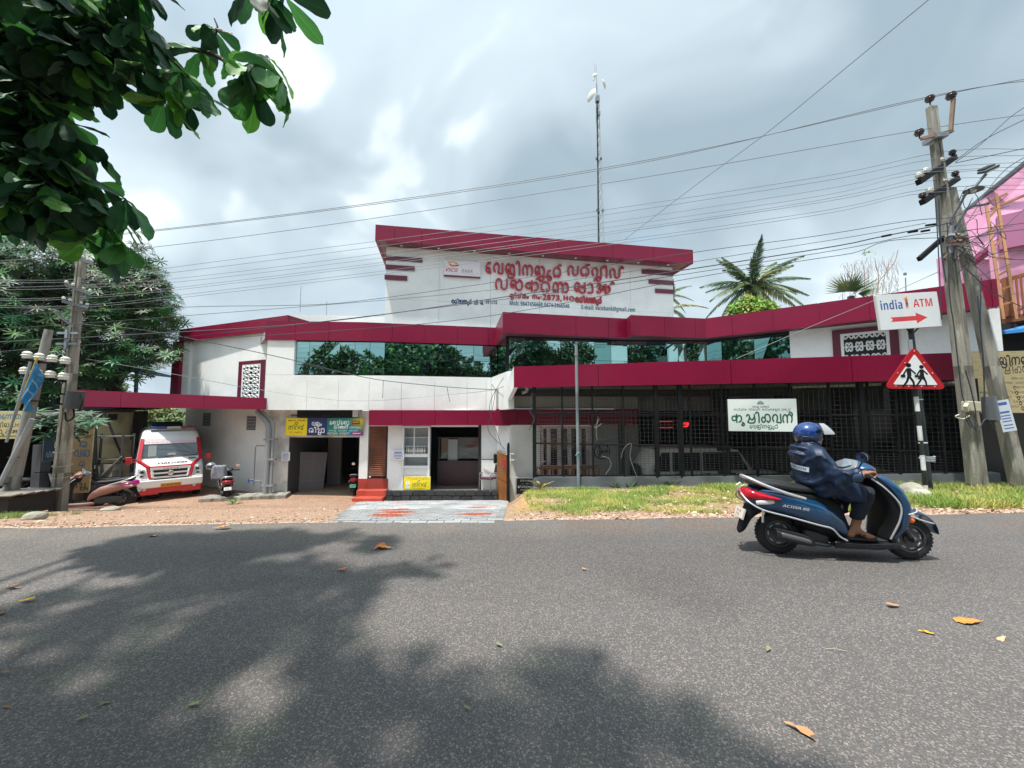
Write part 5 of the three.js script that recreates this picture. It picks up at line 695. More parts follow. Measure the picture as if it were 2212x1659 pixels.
// ---- ambulance ----
{
  const A = at(362, 1086, 13.2), t = thing('ambulance', 'white and red ambulance van parked nose out beside the carport wall', 'ambulance', [A.x, ground(A.x, -13.4) - 0.03, -13.25], 0.78); t.scale.set(0.93, 0.99, 0.93);
  const white = phys([0.8, 0.8, 0.8], 0.3, { clearcoat: 0.7, clearcoatRoughness: 0.1 }), red = phys([0.52, 0.008, 0.02], 0.3, { clearcoat: 0.7, clearcoatRoughness: 0.1 }), lampM = phys([0.55, 0.57, 0.6], 0.08, { clearcoat: 1 });
  const ring = (y, w, zf, zb, r) => { const o = []; for (const [sx, sz, a0] of [[1, 1, 0], [-1, 1, 1], [-1, -1, 2], [1, -1, 3]]) for (let k = 0; k < 5; k++) { const a = (a0 + k / 4) * Math.PI / 2, z = sz > 0 ? zf : zb; o.push(V(sx * (w - r) + Math.cos(a) * r, y, z - sz * r + Math.sin(a) * r)); } return o; };
  obj('body', loft([ring(0.34, 0.9, -0.03, -4.5, 0.12), ring(0.5, 0.94, 0.0, -4.55, 0.14), ring(0.78, 0.95, -0.02, -4.55, 0.16), ring(1.1, 0.94, -0.08, -4.55, 0.18), ring(1.17, 0.93, -0.16, -4.55, 0.16), ring(1.3, 0.925, -0.337, -4.55, 0.14), ring(1.42, 0.92, -0.5, -4.55, 0.12), ring(1.75, 0.885, -0.645, -4.55, 0.12), ring(2.06, 0.85, -0.78, -4.54, 0.12), ring(2.1, 0.84, -0.78, -4.54, 0.14), ring(2.3, 0.8, -0.93, -4.5, 0.2), ring(2.41, 0.7, -1.2, -4.4, 0.3)]), white, t);
  const fz = (y) => (y < 1.17 ? lerp(-0.02, -0.16, sstep(0.78, 1.17, y)) : y < 1.42 ? lerp(-0.16, -0.5, (y - 1.17) / 0.25) : lerp(-0.5, -0.78, (y - 1.42) / 0.64)), quadPlate = (c, d = 0.012) => { const n = c[1].clone().sub(c[0]).cross(c[3].clone().sub(c[0])).normalize().multiplyScalar(d); if (n.z < 0) n.negate(); return hexa([...c, ...c.map((v) => v.clone().add(n))]); };
  const P = (x, y, o = 0.01) => V(x, y, fz(y) + o);
  const ws = obj('windscreen', quadPlate([P(-0.8, 1.45, 0.012), P(0.8, 1.45, 0.012), P(0.745, 2.0, 0.012), P(-0.745, 2.0, 0.012)]), phys([0.05, 0.07, 0.08], 0.03, { clearcoat: 1, specularIntensity: 1, ior: 1.8 }), t);
  obj('dashboard_box', [box(0.22, 0.1, 0.05, 0.02, 1.52, fz(1.52) + 0.005)], std([0.7, 0.7, 0.7], 0.6), ws); obj('curtain', [0, 1, 2, 3].map((i) => box(0.06, 0.42, 0.01, -0.6 + i * 0.055, 1.68, fz(1.68) + 0.025, -0.41)), std([0.24, 0.27, 0.28], 0.8), ws);
  const [bg, bm] = printed(1.48, 0.105, canvasTex(768, 56, (x) => { x.fillStyle = '#ece6ea'; x.fillRect(0, 0, 768, 56); x.fillStyle = '#cf4a60'; x.font = 'bold 38px sans-serif'; x.fillText('THE VELINALLOOR SERVICE CO-OPERATIVE BANK', 20, 41, 728); })); const bn = mesh('banner', bg, bm, t); bn.position.copy(P(0, 1.955, 0.045)); bn.rotation.x = -0.41; bn.position.z += 0.012;
  for (const s of [1, -1]) { obj('pillar_trim', bar(P(0.865 * s, 1.36, 0.03), P(0.79 * s, 2.09, 0.035), 0.1, 0.03), red, t); obj('bonnet_trim', [bar(P(0.87 * s, 1.37, 0.03), V(0.6 * s, 1.165, -0.1), 0.1, 0.05), bar(V(0.62 * s, 1.16, -0.08), V(0.53 * s, 0.78, 0.02), 0.1, 0.05)], red, t);
    const m = obj('mirror', [rbox(0.17, 0.24, 0.1, 0.03, 1.12 * s, 1.4, -0.43)], red, t); obj('mirror_arm', [rod([0.9 * s, 1.34, -0.5], [1.08 * s, 1.34, -0.44], 0.02), rod([0.9 * s, 1.42, -0.54], [1.08 * s, 1.42, -0.45], 0.015)], red, m);
    const hl = obj('headlamp', hexa([V(0.64 * s, 0.8, 0.0), V(0.88 * s, 0.82, -0.06), V(0.88 * s, 0.82, -0.2), V(0.64 * s, 0.8, -0.2), V(0.69 * s, 1.1, -0.04), V(0.87 * s, 1.13, -0.11), V(0.87 * s, 1.13, -0.24), V(0.69 * s, 1.1, -0.24)]), lampM, t); obj('reflector', [xf(new THREE.TorusGeometry(0.068, 0.012, 8, 24), 0.765 * s, 1.02, -0.03), xf(new THREE.TorusGeometry(0.05, 0.01, 8, 22), 0.77 * s, 0.885, -0.01)], M.chrome, hl); obj('bulb', [ball(0.05, 0.765 * s, 1.02, -0.04, 1, 1, 0.4), ball(0.035, 0.77 * s, 0.885, -0.025, 1, 1, 0.4)], M.darkGlass, hl);
    const wl = obj('wheel', xf(wheelTyre(0.36, 0.22, 0, 0, 0, 0.6), 0.82 * s, 0.36, -0.78, 0, Math.PI / 2), M.rubber, t); obj('rim', [xf(new THREE.TorusGeometry(0.2, 0.03, 8, 24), 0.9 * s, 0.36, -0.78, 0, Math.PI / 2), cyl(0.19, 0.16, 0.06, 0.88 * s, 0.36, -0.78, 20, 0, 0, Math.PI / 2), cyl(0.07, 0.05, 0.16, 0.9 * s, 0.36, -0.78, 14, 0, 0, Math.PI / 2)], M.chrome, wl); obj('wheel', xf(wheelTyre(0.36, 0.3, 0, 0, 0, 0.6), 0.78 * s, 0.36, -3.6, 0, Math.PI / 2), M.rubber, t);
    obj('fog_lamp', ball(0.05, 0.68 * s, 0.46, 0.045, 1, 1, 0.5), lampM, t); obj('side_window', [0, 1, 2].map((i) => box(0.02, 0.5, 0.9, 0.9 * s, 1.72, -1.55 - i * 1.0, 0, 0, 0.11 * s)), M.darkGlass, t); obj('wheel_arch', xf(new THREE.TorusGeometry(0.42, 0.05, 6, 18, Math.PI), 0.915 * s, 0.38, -0.78, 0, Math.PI / 2), std([0.05, 0.05, 0.05], 0.8), t); }
  obj('bonnet_edge', bar(V(-0.62, 1.165, -0.08), V(0.62, 1.165, -0.08), 0.06, 0.05), red, t);
  const gr = obj('grille', [box(1.12, 0.075, 0.08, 0, 1.105, -0.035), box(1.0, 0.05, 0.09, 0, 0.955, -0.01), box(0.96, 0.055, 0.09, 0, 0.82, 0.02), bar(V(-0.52, 1.1, -0.03), V(-0.475, 0.82, 0.02), 0.06, 0.06), bar(V(0.52, 1.1, -0.03), V(0.475, 0.82, 0.02), 0.06, 0.06)], white, t); obj('grille_opening', [box(1.02, 0.36, 0.05, 0, 0.95, -0.045), box(0.9, 0.07, 0.03, 0, 0.765, 0.02)], M.black, gr); obj('grille_bar', [box(0.94, 0.018, 0.05, 0, 1.03, -0.015), box(0.92, 0.018, 0.05, 0, 0.89, 0.0)], std([0.05, 0.05, 0.05], 0.5), gr);
  obj('emblem', [xf(new THREE.TorusGeometry(0.075, 0.018, 8, 26), 0, 0.955, 0.05), cyl(0.07, 0.07, 0.03, 0, 0.955, 0.04, 24, Math.PI / 2)], M.chrome, gr); obj('emblem_mark', [bar(V(-0.03, 0.915, 0.065), V(0.01, 0.995, 0.065), 0.02, 0.014), bar(V(0.005, 0.99, 0.065), V(0.045, 0.995, 0.065), 0.02, 0.014), bar(V(-0.015, 0.955, 0.065), V(0.03, 0.96, 0.065), 0.02, 0.014)], M.black, gr); obj('lettering', latin('F O R C E', -0.2, 0.2, 1.09, 0.045, 0.01).translate(0, 0, 0.005), std([0.25, 0.25, 0.26], 0.4), gr);
  obj('bumper', [rbox(1.86, 0.27, 0.2, 0.05, 0, 0.62, -0.02), rbox(0.4, 0.06, 0.16, 0.02, -0.72, 0.76, -0.03), rbox(0.4, 0.06, 0.16, 0.02, 0.72, 0.76, -0.03)], white, t); obj('lower_bumper', [rbox(1.8, 0.2, 0.2, 0.04, 0, 0.4, -0.05), rbox(0.6, 0.07, 0.18, 0.02, -0.6, 0.3, -0.07), rbox(0.6, 0.07, 0.18, 0.02, 0.6, 0.3, -0.07)], red, t);
  const [pg, pm] = printed(0.54, 0.12, canvasTex(288, 64, (x) => { x.fillStyle = '#cf8f12'; x.fillRect(0, 0, 288, 64); x.fillStyle = '#221a10'; x.font = 'bold 46px sans-serif'; x.fillText('KL.24.M.3653', 10, 49, 268); })); obj('number_plate', box(0.56, 0.13, 0.02, 0.02, 0.555, 0.085), std([0.55, 0.32, 0.03], 0.5), t); const pp = mesh('plate_print', pg, pm, t); pp.position.set(0.02, 0.555, 0.098);
  const am = latin('AMBULANCE', -0.42, 0.42, -0.04, 0.075, 0.005); am.scale(-1, 1, 1); obj('bonnet_lettering', xf(am, 0.05, 1.265, -0.265, -0.94, 0, 0), red, t);
  for (const s of [-0.35, 0.35]) obj('wiper', bar(P(s, 1.44, 0.04), P(s + 0.42, 1.49, 0.045), 0.014, 0.014), M.black, t); obj('bonnet_vent', box(0.22, 0.012, 0.08, 0.62, 1.37, -0.41, 0.6), std([0.15, 0.15, 0.15], 0.7), t);
  const lb = obj('light_bar', rbox(1.3, 0.05, 0.24, 0.02, 0.05, 2.39, -1.04), std([0.3, 0.3, 0.3], 0.5), t); obj('blue_lens', rbox(0.46, 0.1, 0.22, 0.04, -0.38, 2.46, -1.04), phys([0.01, 0.05, 0.24], 0.1, { clearcoat: 1 }), lb); obj('red_lens', rbox(0.42, 0.1, 0.22, 0.04, 0.5, 2.46, -1.04), phys([0.22, 0.01, 0.03], 0.1, { clearcoat: 1 }), lb); obj('white_lens', rbox(0.42, 0.09, 0.2, 0.03, 0.07, 2.455, -1.04), phys([0.55, 0.53, 0.5], 0.2), lb);
  obj('roof_air_unit', [rbox(0.9, 0.24, 0.6, 0.08, -0.1, 2.54, -1.6), rbox(0.3, 0.14, 0.04, 0.01, -0.3, 2.54, -1.29)], M.black, t);
}
// ---- jeep behind the fence ----
{
  const A = pl(1385, 12.9), t = thing('white_jeep', 'old white jeep van parked behind the mesh fence', 'jeep', [A[0], -1.62, -12.95], 0.1), paint = std([0.8, 0.8, 0.74], 0.5);
  const side = [[0.25, 0.55], [0.25, 1.15], [0.62, 1.78], [0.85, 1.86], [3.1, 1.86], [3.45, 1.78], [3.95, 1.1], [4.9, 1.02], [4.95, 0.55]];
  obj('body', extr(side, 1.6, 0.03, 0, 0, -0.8), paint, t);
  for (const [a, b, c, d] of [[0.4, 0.95, 0.68, 0.95], [1.06, 2.02, 1.06, 2.02], [2.14, 3.03, 2.14, 3.03], [3.15, 3.75, 3.12, 3.42]]) { const w = obj('side_window', extr([[a, 1.12], [b, 1.12], [d, 1.71], [c, 1.71]], 0.02, 0, 0, 0, 0.03), M.darkGlass, t); obj('frame', [bar([a, 1.12, 0.03], [b, 1.12, 0.03], 0.03, 0.03), bar([c, 1.71, 0.03], [d, 1.71, 0.03], 0.03, 0.03)], std([0.04, 0.04, 0.04], 0.6), w); }
  obj('door_handle', [1.2, 2.3, 3.2].map((x) => rbox(0.16, 0.05, 0.04, 0.015, x, 1.0, 0.03)), M.black, t); obj('drip_rail', box(2.7, 0.04, 0.05, 2.0, 1.74, 0.02), paint, t); obj('spare_wheel', xf(wheelTyre(0.34, 0.2, 0, 0, 0, 0.5), 0.1, 0.95, -0.8, 0, Math.PI / 2), M.rubber, t); for (const x of [1.1, 4.1]) obj('wheel', wheelTyre(0.36, 0.2, x, 0.36, -0.06, 0.5), M.rubber, t); obj('door_gap', [2.08, 3.08].map((x) => box(0.015, 1.1, 0.01, x, 1.15, 0.012)), M.black, t); obj('side_mirror', rbox(0.1, 0.16, 0.05, 0.02, 3.9, 1.2, 0.12), M.black, t);
}
// ---------- things at the shop fronts ----------
const onWall = (px, py, D) => at(px, py, D);
function signBoard(name, label, category, px0, px1, py0, py1, D0, D1, cw, ch, draw, edge = std([0.5, 0.5, 0.5], 0.6), o = {}) {
  const a = at(px0, (py0 + py1) / 2, D0), b = at(px1, (py0 + py1) / 2, D1), top = at((px0 + px1) / 2, py0, (D0 + D1) / 2).y, bot = at((px0 + px1) / 2, py1, (D0 + D1) / 2).y, w = Math.hypot(b.x - a.x, b.z - a.z), h = top - bot;
  const t = thing(name, label, category, [(a.x + b.x) / 2, (top + bot) / 2, (a.z + b.z) / 2], Math.atan2(-(b.z - a.z), b.x - a.x)); if (o.roll) t.rotation.z = o.roll;
  obj('board', rbox(w, h, 0.03, 0.006, 0, 0, -0.016), edge, t); const [g, m] = printed(w - 0.008, h - 0.008, canvasTex(cw, ch, draw)); m.roughness = o.rough ?? 0.5; mesh('print', g, m, t).position.z = 0.003; t.userData.w = undefined; t.w = w; t.h = h; return t;
}
const nirav = (x, ox, W, H) => { x.fillStyle = '#f4dc1e'; x.fillRect(ox, 0, W, H); x.fillStyle = '#2b2a10'; };
signBoard('shop_banner', 'yellow, navy and green banner with Malayalam lettering above the garage opening', 'banner', 617, 785, 903, 941, 13.86, 13.86, 1024, 232, (x) => {
  nirav(x, 0, 282, 232); ink(x, 'va La r. nna u r. _ sa ha ka ra Na', 141, 38, 230, 14, '#3a3310'); x.fillStyle = '#7a2a20'; x.beginPath(); x.arc(140, 72, 20, 0, 7); x.fill(); x.fillStyle = '#f4dc1e'; x.beginPath(); x.arc(140, 72, 11, 0, 7); x.fill(); ink(x, 'na i Ra va ^', 140, 152, 200, 46, '#1b6b2c', 0.2); ink(x, 'i ra i . _ e va La i ya na', 140, 200, 170, 18, '#b06a18');
  x.fillStyle = '#1b2f6e'; x.fillRect(282, 0, 266, 232); ink(x, 'va La m', 410, 100, 130, 46, '#f4f6fa', 0.22); ink(x, 'da i ppa aa', 415, 190, 210, 52, '#f4f6fa', 0.22);
  const g = x.createLinearGradient(548, 0, 1024, 232); g.addColorStop(0, '#157a6a'); g.addColorStop(0.45, '#1c8f86'); g.addColorStop(0.75, '#1c7aa8'); g.addColorStop(1, '#5a3f9a'); x.fillStyle = g; x.fillRect(548, 0, 476, 232); const g2 = x.createRadialGradient(1010, 20, 5, 1010, 20, 190); g2.addColorStop(0, '#e8d81c'); g2.addColorStop(1, 'rgba(232,216,28,0)'); x.fillStyle = g2; x.fillRect(800, 0, 224, 232);
  ink(x, 'e ka pa ^ e ka aa', 710, 84, 260, 44, '#fff', 0.2); ink(x, 'cha i kka n.', 730, 142, 190, 38, '#fff', 0.2); ink(x, 'va i na i ma ya', 920, 138, 150, 22, '#e6f4f0'); x.fillStyle = '#a3241c'; x.fillRect(870, 36, 110, 48); x.fillStyle = '#f1c232'; x.fillRect(880, 48, 90, 10);
  ink(x, 'ka ya La _ pa da sha ta _ pa la ka r.', 760, 176, 380, 18, '#bfe8e0'); ink(x, 'ka r. sha ka _ e va La i na', 700, 216, 290, 24, '#f3c8c0'); x.fillStyle = '#c2276b'; x.fillRect(878, 190, 124, 28); x.fillStyle = '#fff'; x.fillRect(888, 200, 100, 8);
});
tag(obj('shutter_box', [slab(pl(642, 13.8), pl(763, 13.8), hgt(902, 13.8, 700), hgt(885, 13.8, 700), 0.2)], M.black), 'black rolled shutter housing above the shop banner', 'shutter box');
tag(obj('electric_meter', [rbox(0.2, 0.26, 0.1, 0.02, at(768, 893, 13.8).x, at(768, 893, 13.8).y, -13.82), tube([at(776, 885, 13.85), at(778, 900, 13.8), at(781, 906, 13.85)], 0.02)], std([0.5, 0.5, 0.5], 0.6)), 'small grey meter box beside the rolled shutter housing', 'meter box');
function notice(label, px, py, D, w, h, rot = 0) { const p = at(px, py, D), t = thing('paper_notice', label, 'notice', [p.x, p.y, p.z], rot); const [g, m] = printed(w, h, canvasTex(64, 64, (x) => { x.fillStyle = '#dfe3ee'; x.fillRect(0, 0, 64, 64); x.fillStyle = '#4d5688'; for (const [y, a] of [[10, 40], [22, 50], [32, 46], [42, 52], [52, 34]]) x.fillRect(32 - a / 2, y, a, y === 10 ? 7 : 4); })); obj('sheet', box(w + 0.006, h + 0.006, 0.004, 0, 0, -0.003), std([0.7, 0.7, 0.75], 0.8), t); mesh('print', g, m, t); }
notice('white paper notice stuck on the pier beside the garage opening', 617, 986, 13.88, 0.3, 0.3); notice('white paper notice stuck on the wall beside the showcase', 860, 983, 13.87, 0.42, 0.34);
{ // wooden leaf leaning in the garage, brown shutter, steps
  const p = at(655, 1060, 14.3), t = thing('leaning_panel', 'white panelled board leaning against the inside wall of the garage', 'door panel', [p.x - 0.1, -1.58, -14.9], 0.6); t.rotation.z = -0.08; obj('board', box(0.95, 1.5, 0.04, 0, 0.75, 0), std([0.16, 0.16, 0.17], 0.7), t); for (let i = 0; i < 2; i++) for (let k = 0; k < 4; k++) obj('raised_panel', rbox(0.36, 0.28, 0.03, 0.01, -0.22 + i * 0.44, 0.25 + k * 0.35, 0.025), std([0.14, 0.14, 0.15], 0.7), t);
  const A = qp(799), B = qp(840), L = B[0] - A[0], y0 = -0.92, y1 = 0.95, s = thing('roller_shutter', 'rust brown roller shutter above the red steps', 'roller shutter', [A[0], 0, A[1] - 0.05], 0), sm = std([0.25, 0.085, 0.04], 0.55, { map: T.grime, metalness: 0.2 });
  for (let i = 0; i < 24; i++) obj('slat', xf(new THREE.CylinderGeometry(0.05, 0.05, L - 0.02, 8, 1, false, 0, Math.PI), L / 2, y0 + 0.06 + (i + 0.5) * ((y1 - y0 - 0.06) / 24), -0.02, 0, 0, Math.PI / 2, [0.78, 1, 0.6]).rotateX(0), sm, s); obj('backing', box(L, y1 - y0, 0.02, L / 2, (y0 + y1) / 2, -0.04), sm, s); obj('bottom_bar', box(L, 0.06, 0.05, L / 2, y0 + 0.03, 0), M.black, s); obj('lock', rbox(0.08, 0.05, 0.05, 0.01, 0.08, y0 + 0.05, 0.03), M.steel, s);
  const rm = std([0.5, 0.075, 0.045], 0.7, { map: T.grime }), st = thing('red_steps', 'three red painted steps up to the roller shutter', 'steps', [A[0], 0, A[1]], 0); obj('threshold', box(L + 0.05, 0.36, 0.24, L / 2 + 0.02, -1.1, -0.1), std([0.3, 0.04, 0.03], 0.7, { map: T.grime }), st);
  for (let i = 0; i < 3; i++) obj('step', rbox(L + 0.34, 0.21, 0.3 * (3 - i), 0.012, L / 2 - 0.16 + i * 0.03, -1.78 + i * 0.2, 0.14 + 0.15 * (3 - i) - 0.14), rm, st);
}
{ // stone plinth of the shop, laid in split blocks
  const t = thing('stone_plinth', 'black split stone plinth under the shop front', 'plinth'), A = pl(838, 13.72), B = pl(1076, 13.72), r = rng(8), mats = [0.018, 0.028, 0.04].map((v) => std([v, v, v * 1.08], 0.7, { bumpMap: T.soilBump, bumpScale: 0.02 }));
  obj('core', flat([A, B, [B[0], -14.1], [A[0], -14.1]].map((p) => [p[0], p[1] - 0.03]), -2, -1.36), mats[0], t);
  obj('floor_edge', flat([A, B, [B[0], -14.4], [A[0], -14.4]], -1.36, -1.33), std([0.16, 0.14, 0.12], 0.5), t);
  for (let row = 0; row < 3; row++) { let x = A[0] + (row % 2) * -0.12; while (x < B[0] - 0.04) { const w = 0.24 + r() * 0.2, x0 = Math.max(A[0], x), x1 = Math.min(B[0], x + w); if (x1 - x0 > 0.03) obj('stone', rbox(x1 - x0 - 0.012, 0.185, 0.06, 0.02, (x0 + x1) / 2, -1.85 + row * 0.197 + 0.09, A[1] + 0.008 + r() * 0.018), mats[(r() * 3) | 0], t); x += w; } }
  tag(obj('floor_slab', flat([pl(840, 13.8), pl(1076, 13.8), pl(1076, 17), pl(840, 17)], -1.5, -1.34), std([0.16, 0.14, 0.13], 0.35)), 'dark polished floor inside the open shop front', 'floor', null, 'structure');
  tag(obj('wooden_ramp', rbox(1.85, 0.035, 0.34, 0.008, at(1010, 1074, 13.5).x - 0.2, -1.7, -13.5, 0.06), std([0.5, 0.48, 0.44], 0.8, { map: T.grime })), 'pale plank lying on the blocks before the shop plinth', 'plank');
}
{ // showcase with bottles
  const A = qp(871), B = qp(931), L = B[0] - A[0], z = A[1], t = thing('showcase', 'white framed glass showcase with shelves beside the shop entrance', 'showcase', [A[0], 0, z]), fm = std([0.75, 0.76, 0.76], 0.4), y0 = -1.36, y1 = 0.95, yl = -0.5, ym = -0.1;
  obj('frame', [box(0.07, y1 - y0, 0.1, 0.035, (y0 + y1) / 2, 0), box(0.07, y1 - y0, 0.1, L - 0.035, (y0 + y1) / 2, 0), box(L, 0.06, 0.1, L / 2, y1 - 0.03, 0.002), box(L, 0.1, 0.1, L / 2, ym, 0.002), box(L, 0.07, 0.1, L / 2, yl, 0.002), box(L, 0.1, 0.1, L / 2, y0 + 0.05, 0.002)], fm, t);
  obj('back_panel', box(L - 0.1, y1 - y0, 0.02, L / 2, (y0 + y1) / 2, -0.34), std([0.42, 0.45, 0.46], 0.7), t); obj('side_panel', [box(0.02, y1 - y0, 0.3, 0.05, (y0 + y1) / 2, -0.19), box(0.02, y1 - y0, 0.3, L - 0.05, (y0 + y1) / 2, -0.19)], std([0.5, 0.52, 0.53], 0.7), t);
  for (const y of [0.55, 0.22, ym + 0.06, yl + 0.03]) obj('shelf', box(L - 0.12, 0.02, 0.28, L / 2, y, -0.18), std([0.5, 0.54, 0.55], 0.3), t); obj('divider', box(0.03, y1 - ym, 0.02, L * 0.42, (y1 + ym) / 2, -0.03), fm, t); obj('lower_panel', box(L - 0.08, yl - y0, 0.03, L / 2, (yl + y0) / 2, -0.02), fm, t);
  const bottle = thing('bottle', 'clear bottle with white label, one of nine standing in a row in the showcase', 'bottle', [0, 0, 0], 0, 'bottles in the showcase'); const pr = [[0, 0], [0.036, 0], [0.038, 0.02], [0.038, 0.15], [0.03, 0.19], [0.014, 0.225], [0.014, 0.255], [0, 0.255]].map(([a, b]) => new THREE.Vector2(a, b)); obj('glass', new THREE.LatheGeometry(pr, 14), phys([0.75, 0.74, 0.62], 0.1, { transmission: 0.4, thickness: 0 }), bottle); obj('sticker', cyl(0.0385, 0.0385, 0.085, 0, 0.085, 0, 14), std([0.75, 0.74, 0.7], 0.6), bottle); obj('cap', cyl(0.016, 0.016, 0.025, 0, 0.266, 0, 10), std([0.6, 0.58, 0.4], 0.5), bottle);
  for (let i = 0; i < 9; i++) (i ? copyOf(bottle) : bottle).position.set(A[0] + 0.13 + i * 0.082, ym + 0.07, z - 0.14 + (i % 2) * 0.02);
  signBoard('shop_poster', 'yellow poster with two painted bottles on the lower panel of the showcase', 'poster', 872, 930, 1029, 1058, -z - 0.07, -z - 0.07, 512, 272, (x) => { nirav(x, 0, 512, 272); ink(x, 'va La r. _ sa ha ka ra Na _ ba aa nka', 256, 38, 400, 14, '#a3701c'); ink(x, 'pa ra i sha ta _ na aa La i ka ra', 300, 62, 340, 14, '#a3701c'); for (const bx of [55, 100]) { x.fillStyle = '#eef2ea'; x.beginPath(); x.roundRect(bx - 17, 110, 34, 140, 10); x.fill(); x.fillRect(bx - 7, 88, 14, 26); x.fillStyle = '#c9d6c0'; x.fillRect(bx - 17, 160, 34, 40); } x.fillStyle = '#6b3a20'; x.beginPath(); x.arc(290, 98, 24, 0, 7); x.fill(); x.fillStyle = '#f7f3e6'; x.beginPath(); x.arc(290, 98, 13, 0, 7); x.fill(); ink(x, 'na i Ra va ^', 305, 205, 270, 60, '#1b6b2c', 0.2); ink(x, 'i ra i . _ e va La i e ya na', 300, 255, 240, 18, '#b0781c'); });
  // counter and panes in the shop
  const c = thing('shop_counter', 'dark maroon counter with glass partition inside the shop', 'counter', [0, 0, 0]), C = qp(934), D = qp(1033); obj('counter_front', box(D[0] - C[0] - 0.06, 0.92, 0.08, (C[0] + D[0]) / 2, -0.9, C[1] - 1.0), std([0.06, 0.02, 0.025], 0.4), c); obj('counter_top', rbox(D[0] - C[0] - 0.06, 0.04, 0.5, 0.01, (C[0] + D[0]) / 2, -0.42, C[1] - 1.15), std([0.03, 0.03, 0.03], 0.2), c);
  for (const [a, b] of [[938, 958], [983, 1032]]) obj('glass_partition', box(qp(b)[0] - qp(a)[0], 0.78, 0.01, (qp(a)[0] + qp(b)[0]) / 2, 0.05, C[1] - 1.1), M.darkGlass, c); obj('partition_frame', [box(D[0] - C[0], 0.04, 0.04, (C[0] + D[0]) / 2, 0.46, C[1] - 1.1), ...[938, 959, 982, 1032].map((q) => box(0.035, 0.86, 0.04, qp(q)[0], 0.04, C[1] - 1.1))], std([0.1, 0.1, 0.1], 0.5), c); obj('notice_sheet', box(0.36, 0.8, 0.006, qp(970)[0], 0.0, C[1] - 1.05), std([0.42, 0.43, 0.44], 0.7), c);
}
{ // chair
  const p = at(1062, 1062, 13.95), t = thing('visitor_chair', 'metal framed chair with maroon seat beside the gate', 'chair', [p.x - 0.12, -1.335, -14.1 + 0.3], -0.5), fr = std([0.35, 0.36, 0.38], 0.3, { metalness: 0.8 }); t.position.z = -13.98;
  obj('seat', rbox(0.46, 0.06, 0.44, 0.025, 0, 0.44, 0), std([0.07, 0.015, 0.03], 0.7), t); obj('backrest', rbox(0.44, 0.32, 0.04, 0.018, 0.02, 0.74, -0.22, -0.12), std([0.07, 0.015, 0.03], 0.7), t); for (const s of [1, -1]) { obj('leg', tube([[0.23 * s, 0, 0.24], [0.23 * s, 0.4, 0.23], [0.23 * s, 0.62, 0.2], [0.23 * s, 0.64, 0], [0.23 * s, 0.62, -0.2]], 0.013, 26, 6), fr, t); obj('leg', tube([[0.21 * s, 0, -0.24], [0.21 * s, 0.45, -0.2], [0.2 * s, 0.9, -0.25]], 0.013, 14, 6), fr, t); } obj('crossbar', [rod([-0.23, 0.4, 0.22], [0.23, 0.4, 0.22], 0.011), rod([-0.21, 0.4, -0.2], [0.21, 0.4, -0.2], 0.011)], fr, t);
}
{ // gate of brown slats, swung open
  const a = at(1074, 974, 13.9), b = at(1093, 974, 12.95), y0 = -1.72, y1 = a.y, t = thing('slat_gate', 'rust orange slatted metal gate standing open beside the shop', 'gate', [0, 0, 0]), gm = std([0.33, 0.125, 0.03], 0.6, { map: T.grime }), A = [a.x, a.z], B = [b.x, b.z]; y1;
  obj('gate_frame', [slab(A, mix2(A, B, 0.06), y0, y1, 0.05, { side: 1 }), slab(mix2(A, B, 0.94), B, y0, y1 - 0.05, 0.05, { side: 1 }), slab(A, B, y1 - 0.06, y1, 0.045, { side: 1, y0B: y1 - 0.11, y1B: y1 - 0.05 }), slab(A, B, y0 + 0.82, y0 + 0.88, 0.045, { side: 1 }), slab(A, B, y0 + 0.05, y0 + 0.11, 0.045, { side: 1 })], gm, t); for (let i = 0; i < 14; i++) obj('slat', slab(mix2(A, B, 0.07 + i * 0.062), mix2(A, B, 0.07 + i * 0.062 + 0.045), y0 + 0.06, y1 - 0.06, 0.02, { side: 1 }), gm, t); obj('small_sign', slab(mix2(A, B, 0.6), mix2(A, B, 0.92), y1 - 0.5, y1 - 0.2, 0.01, { side: 1, front: 0.02 }), std([0.4, 0.02, 0.03], 0.5), t);
  const p = at(1098, 1075, 12.9); const q = thing('gate_post', 'black steel gate post with hinge pins', 'post', [p.x, -1.78, -12.9]); obj('post', box(0.09, 2.15, 0.09, 0, 1.05, 0), M.black, q); obj('cap', cyl(0.025, 0.05, 0.1, 0, 2.17, 0, 8), M.black, q); obj('hinge', [rod([0, 1.85, 0.03], [0.3, 1.85, 0.03], 0.014), rod([0, 1.65, 0.03], [0.2, 1.65, 0.03], 0.014)], M.steel, q);
  const f = at(1067, 992, 14.0), w = thing('wall_lamp', 'small dark lamp bracket on the white wall above the chair', 'lamp', [f.x, f.y, f.z]); obj('bracket', [rod([-0.45, 0, 0.05], [0.05, 0, 0.05], 0.015), rbox(0.12, 0.32, 0.1, 0.02, 0.05, 0.02, 0)], M.black, w);
}
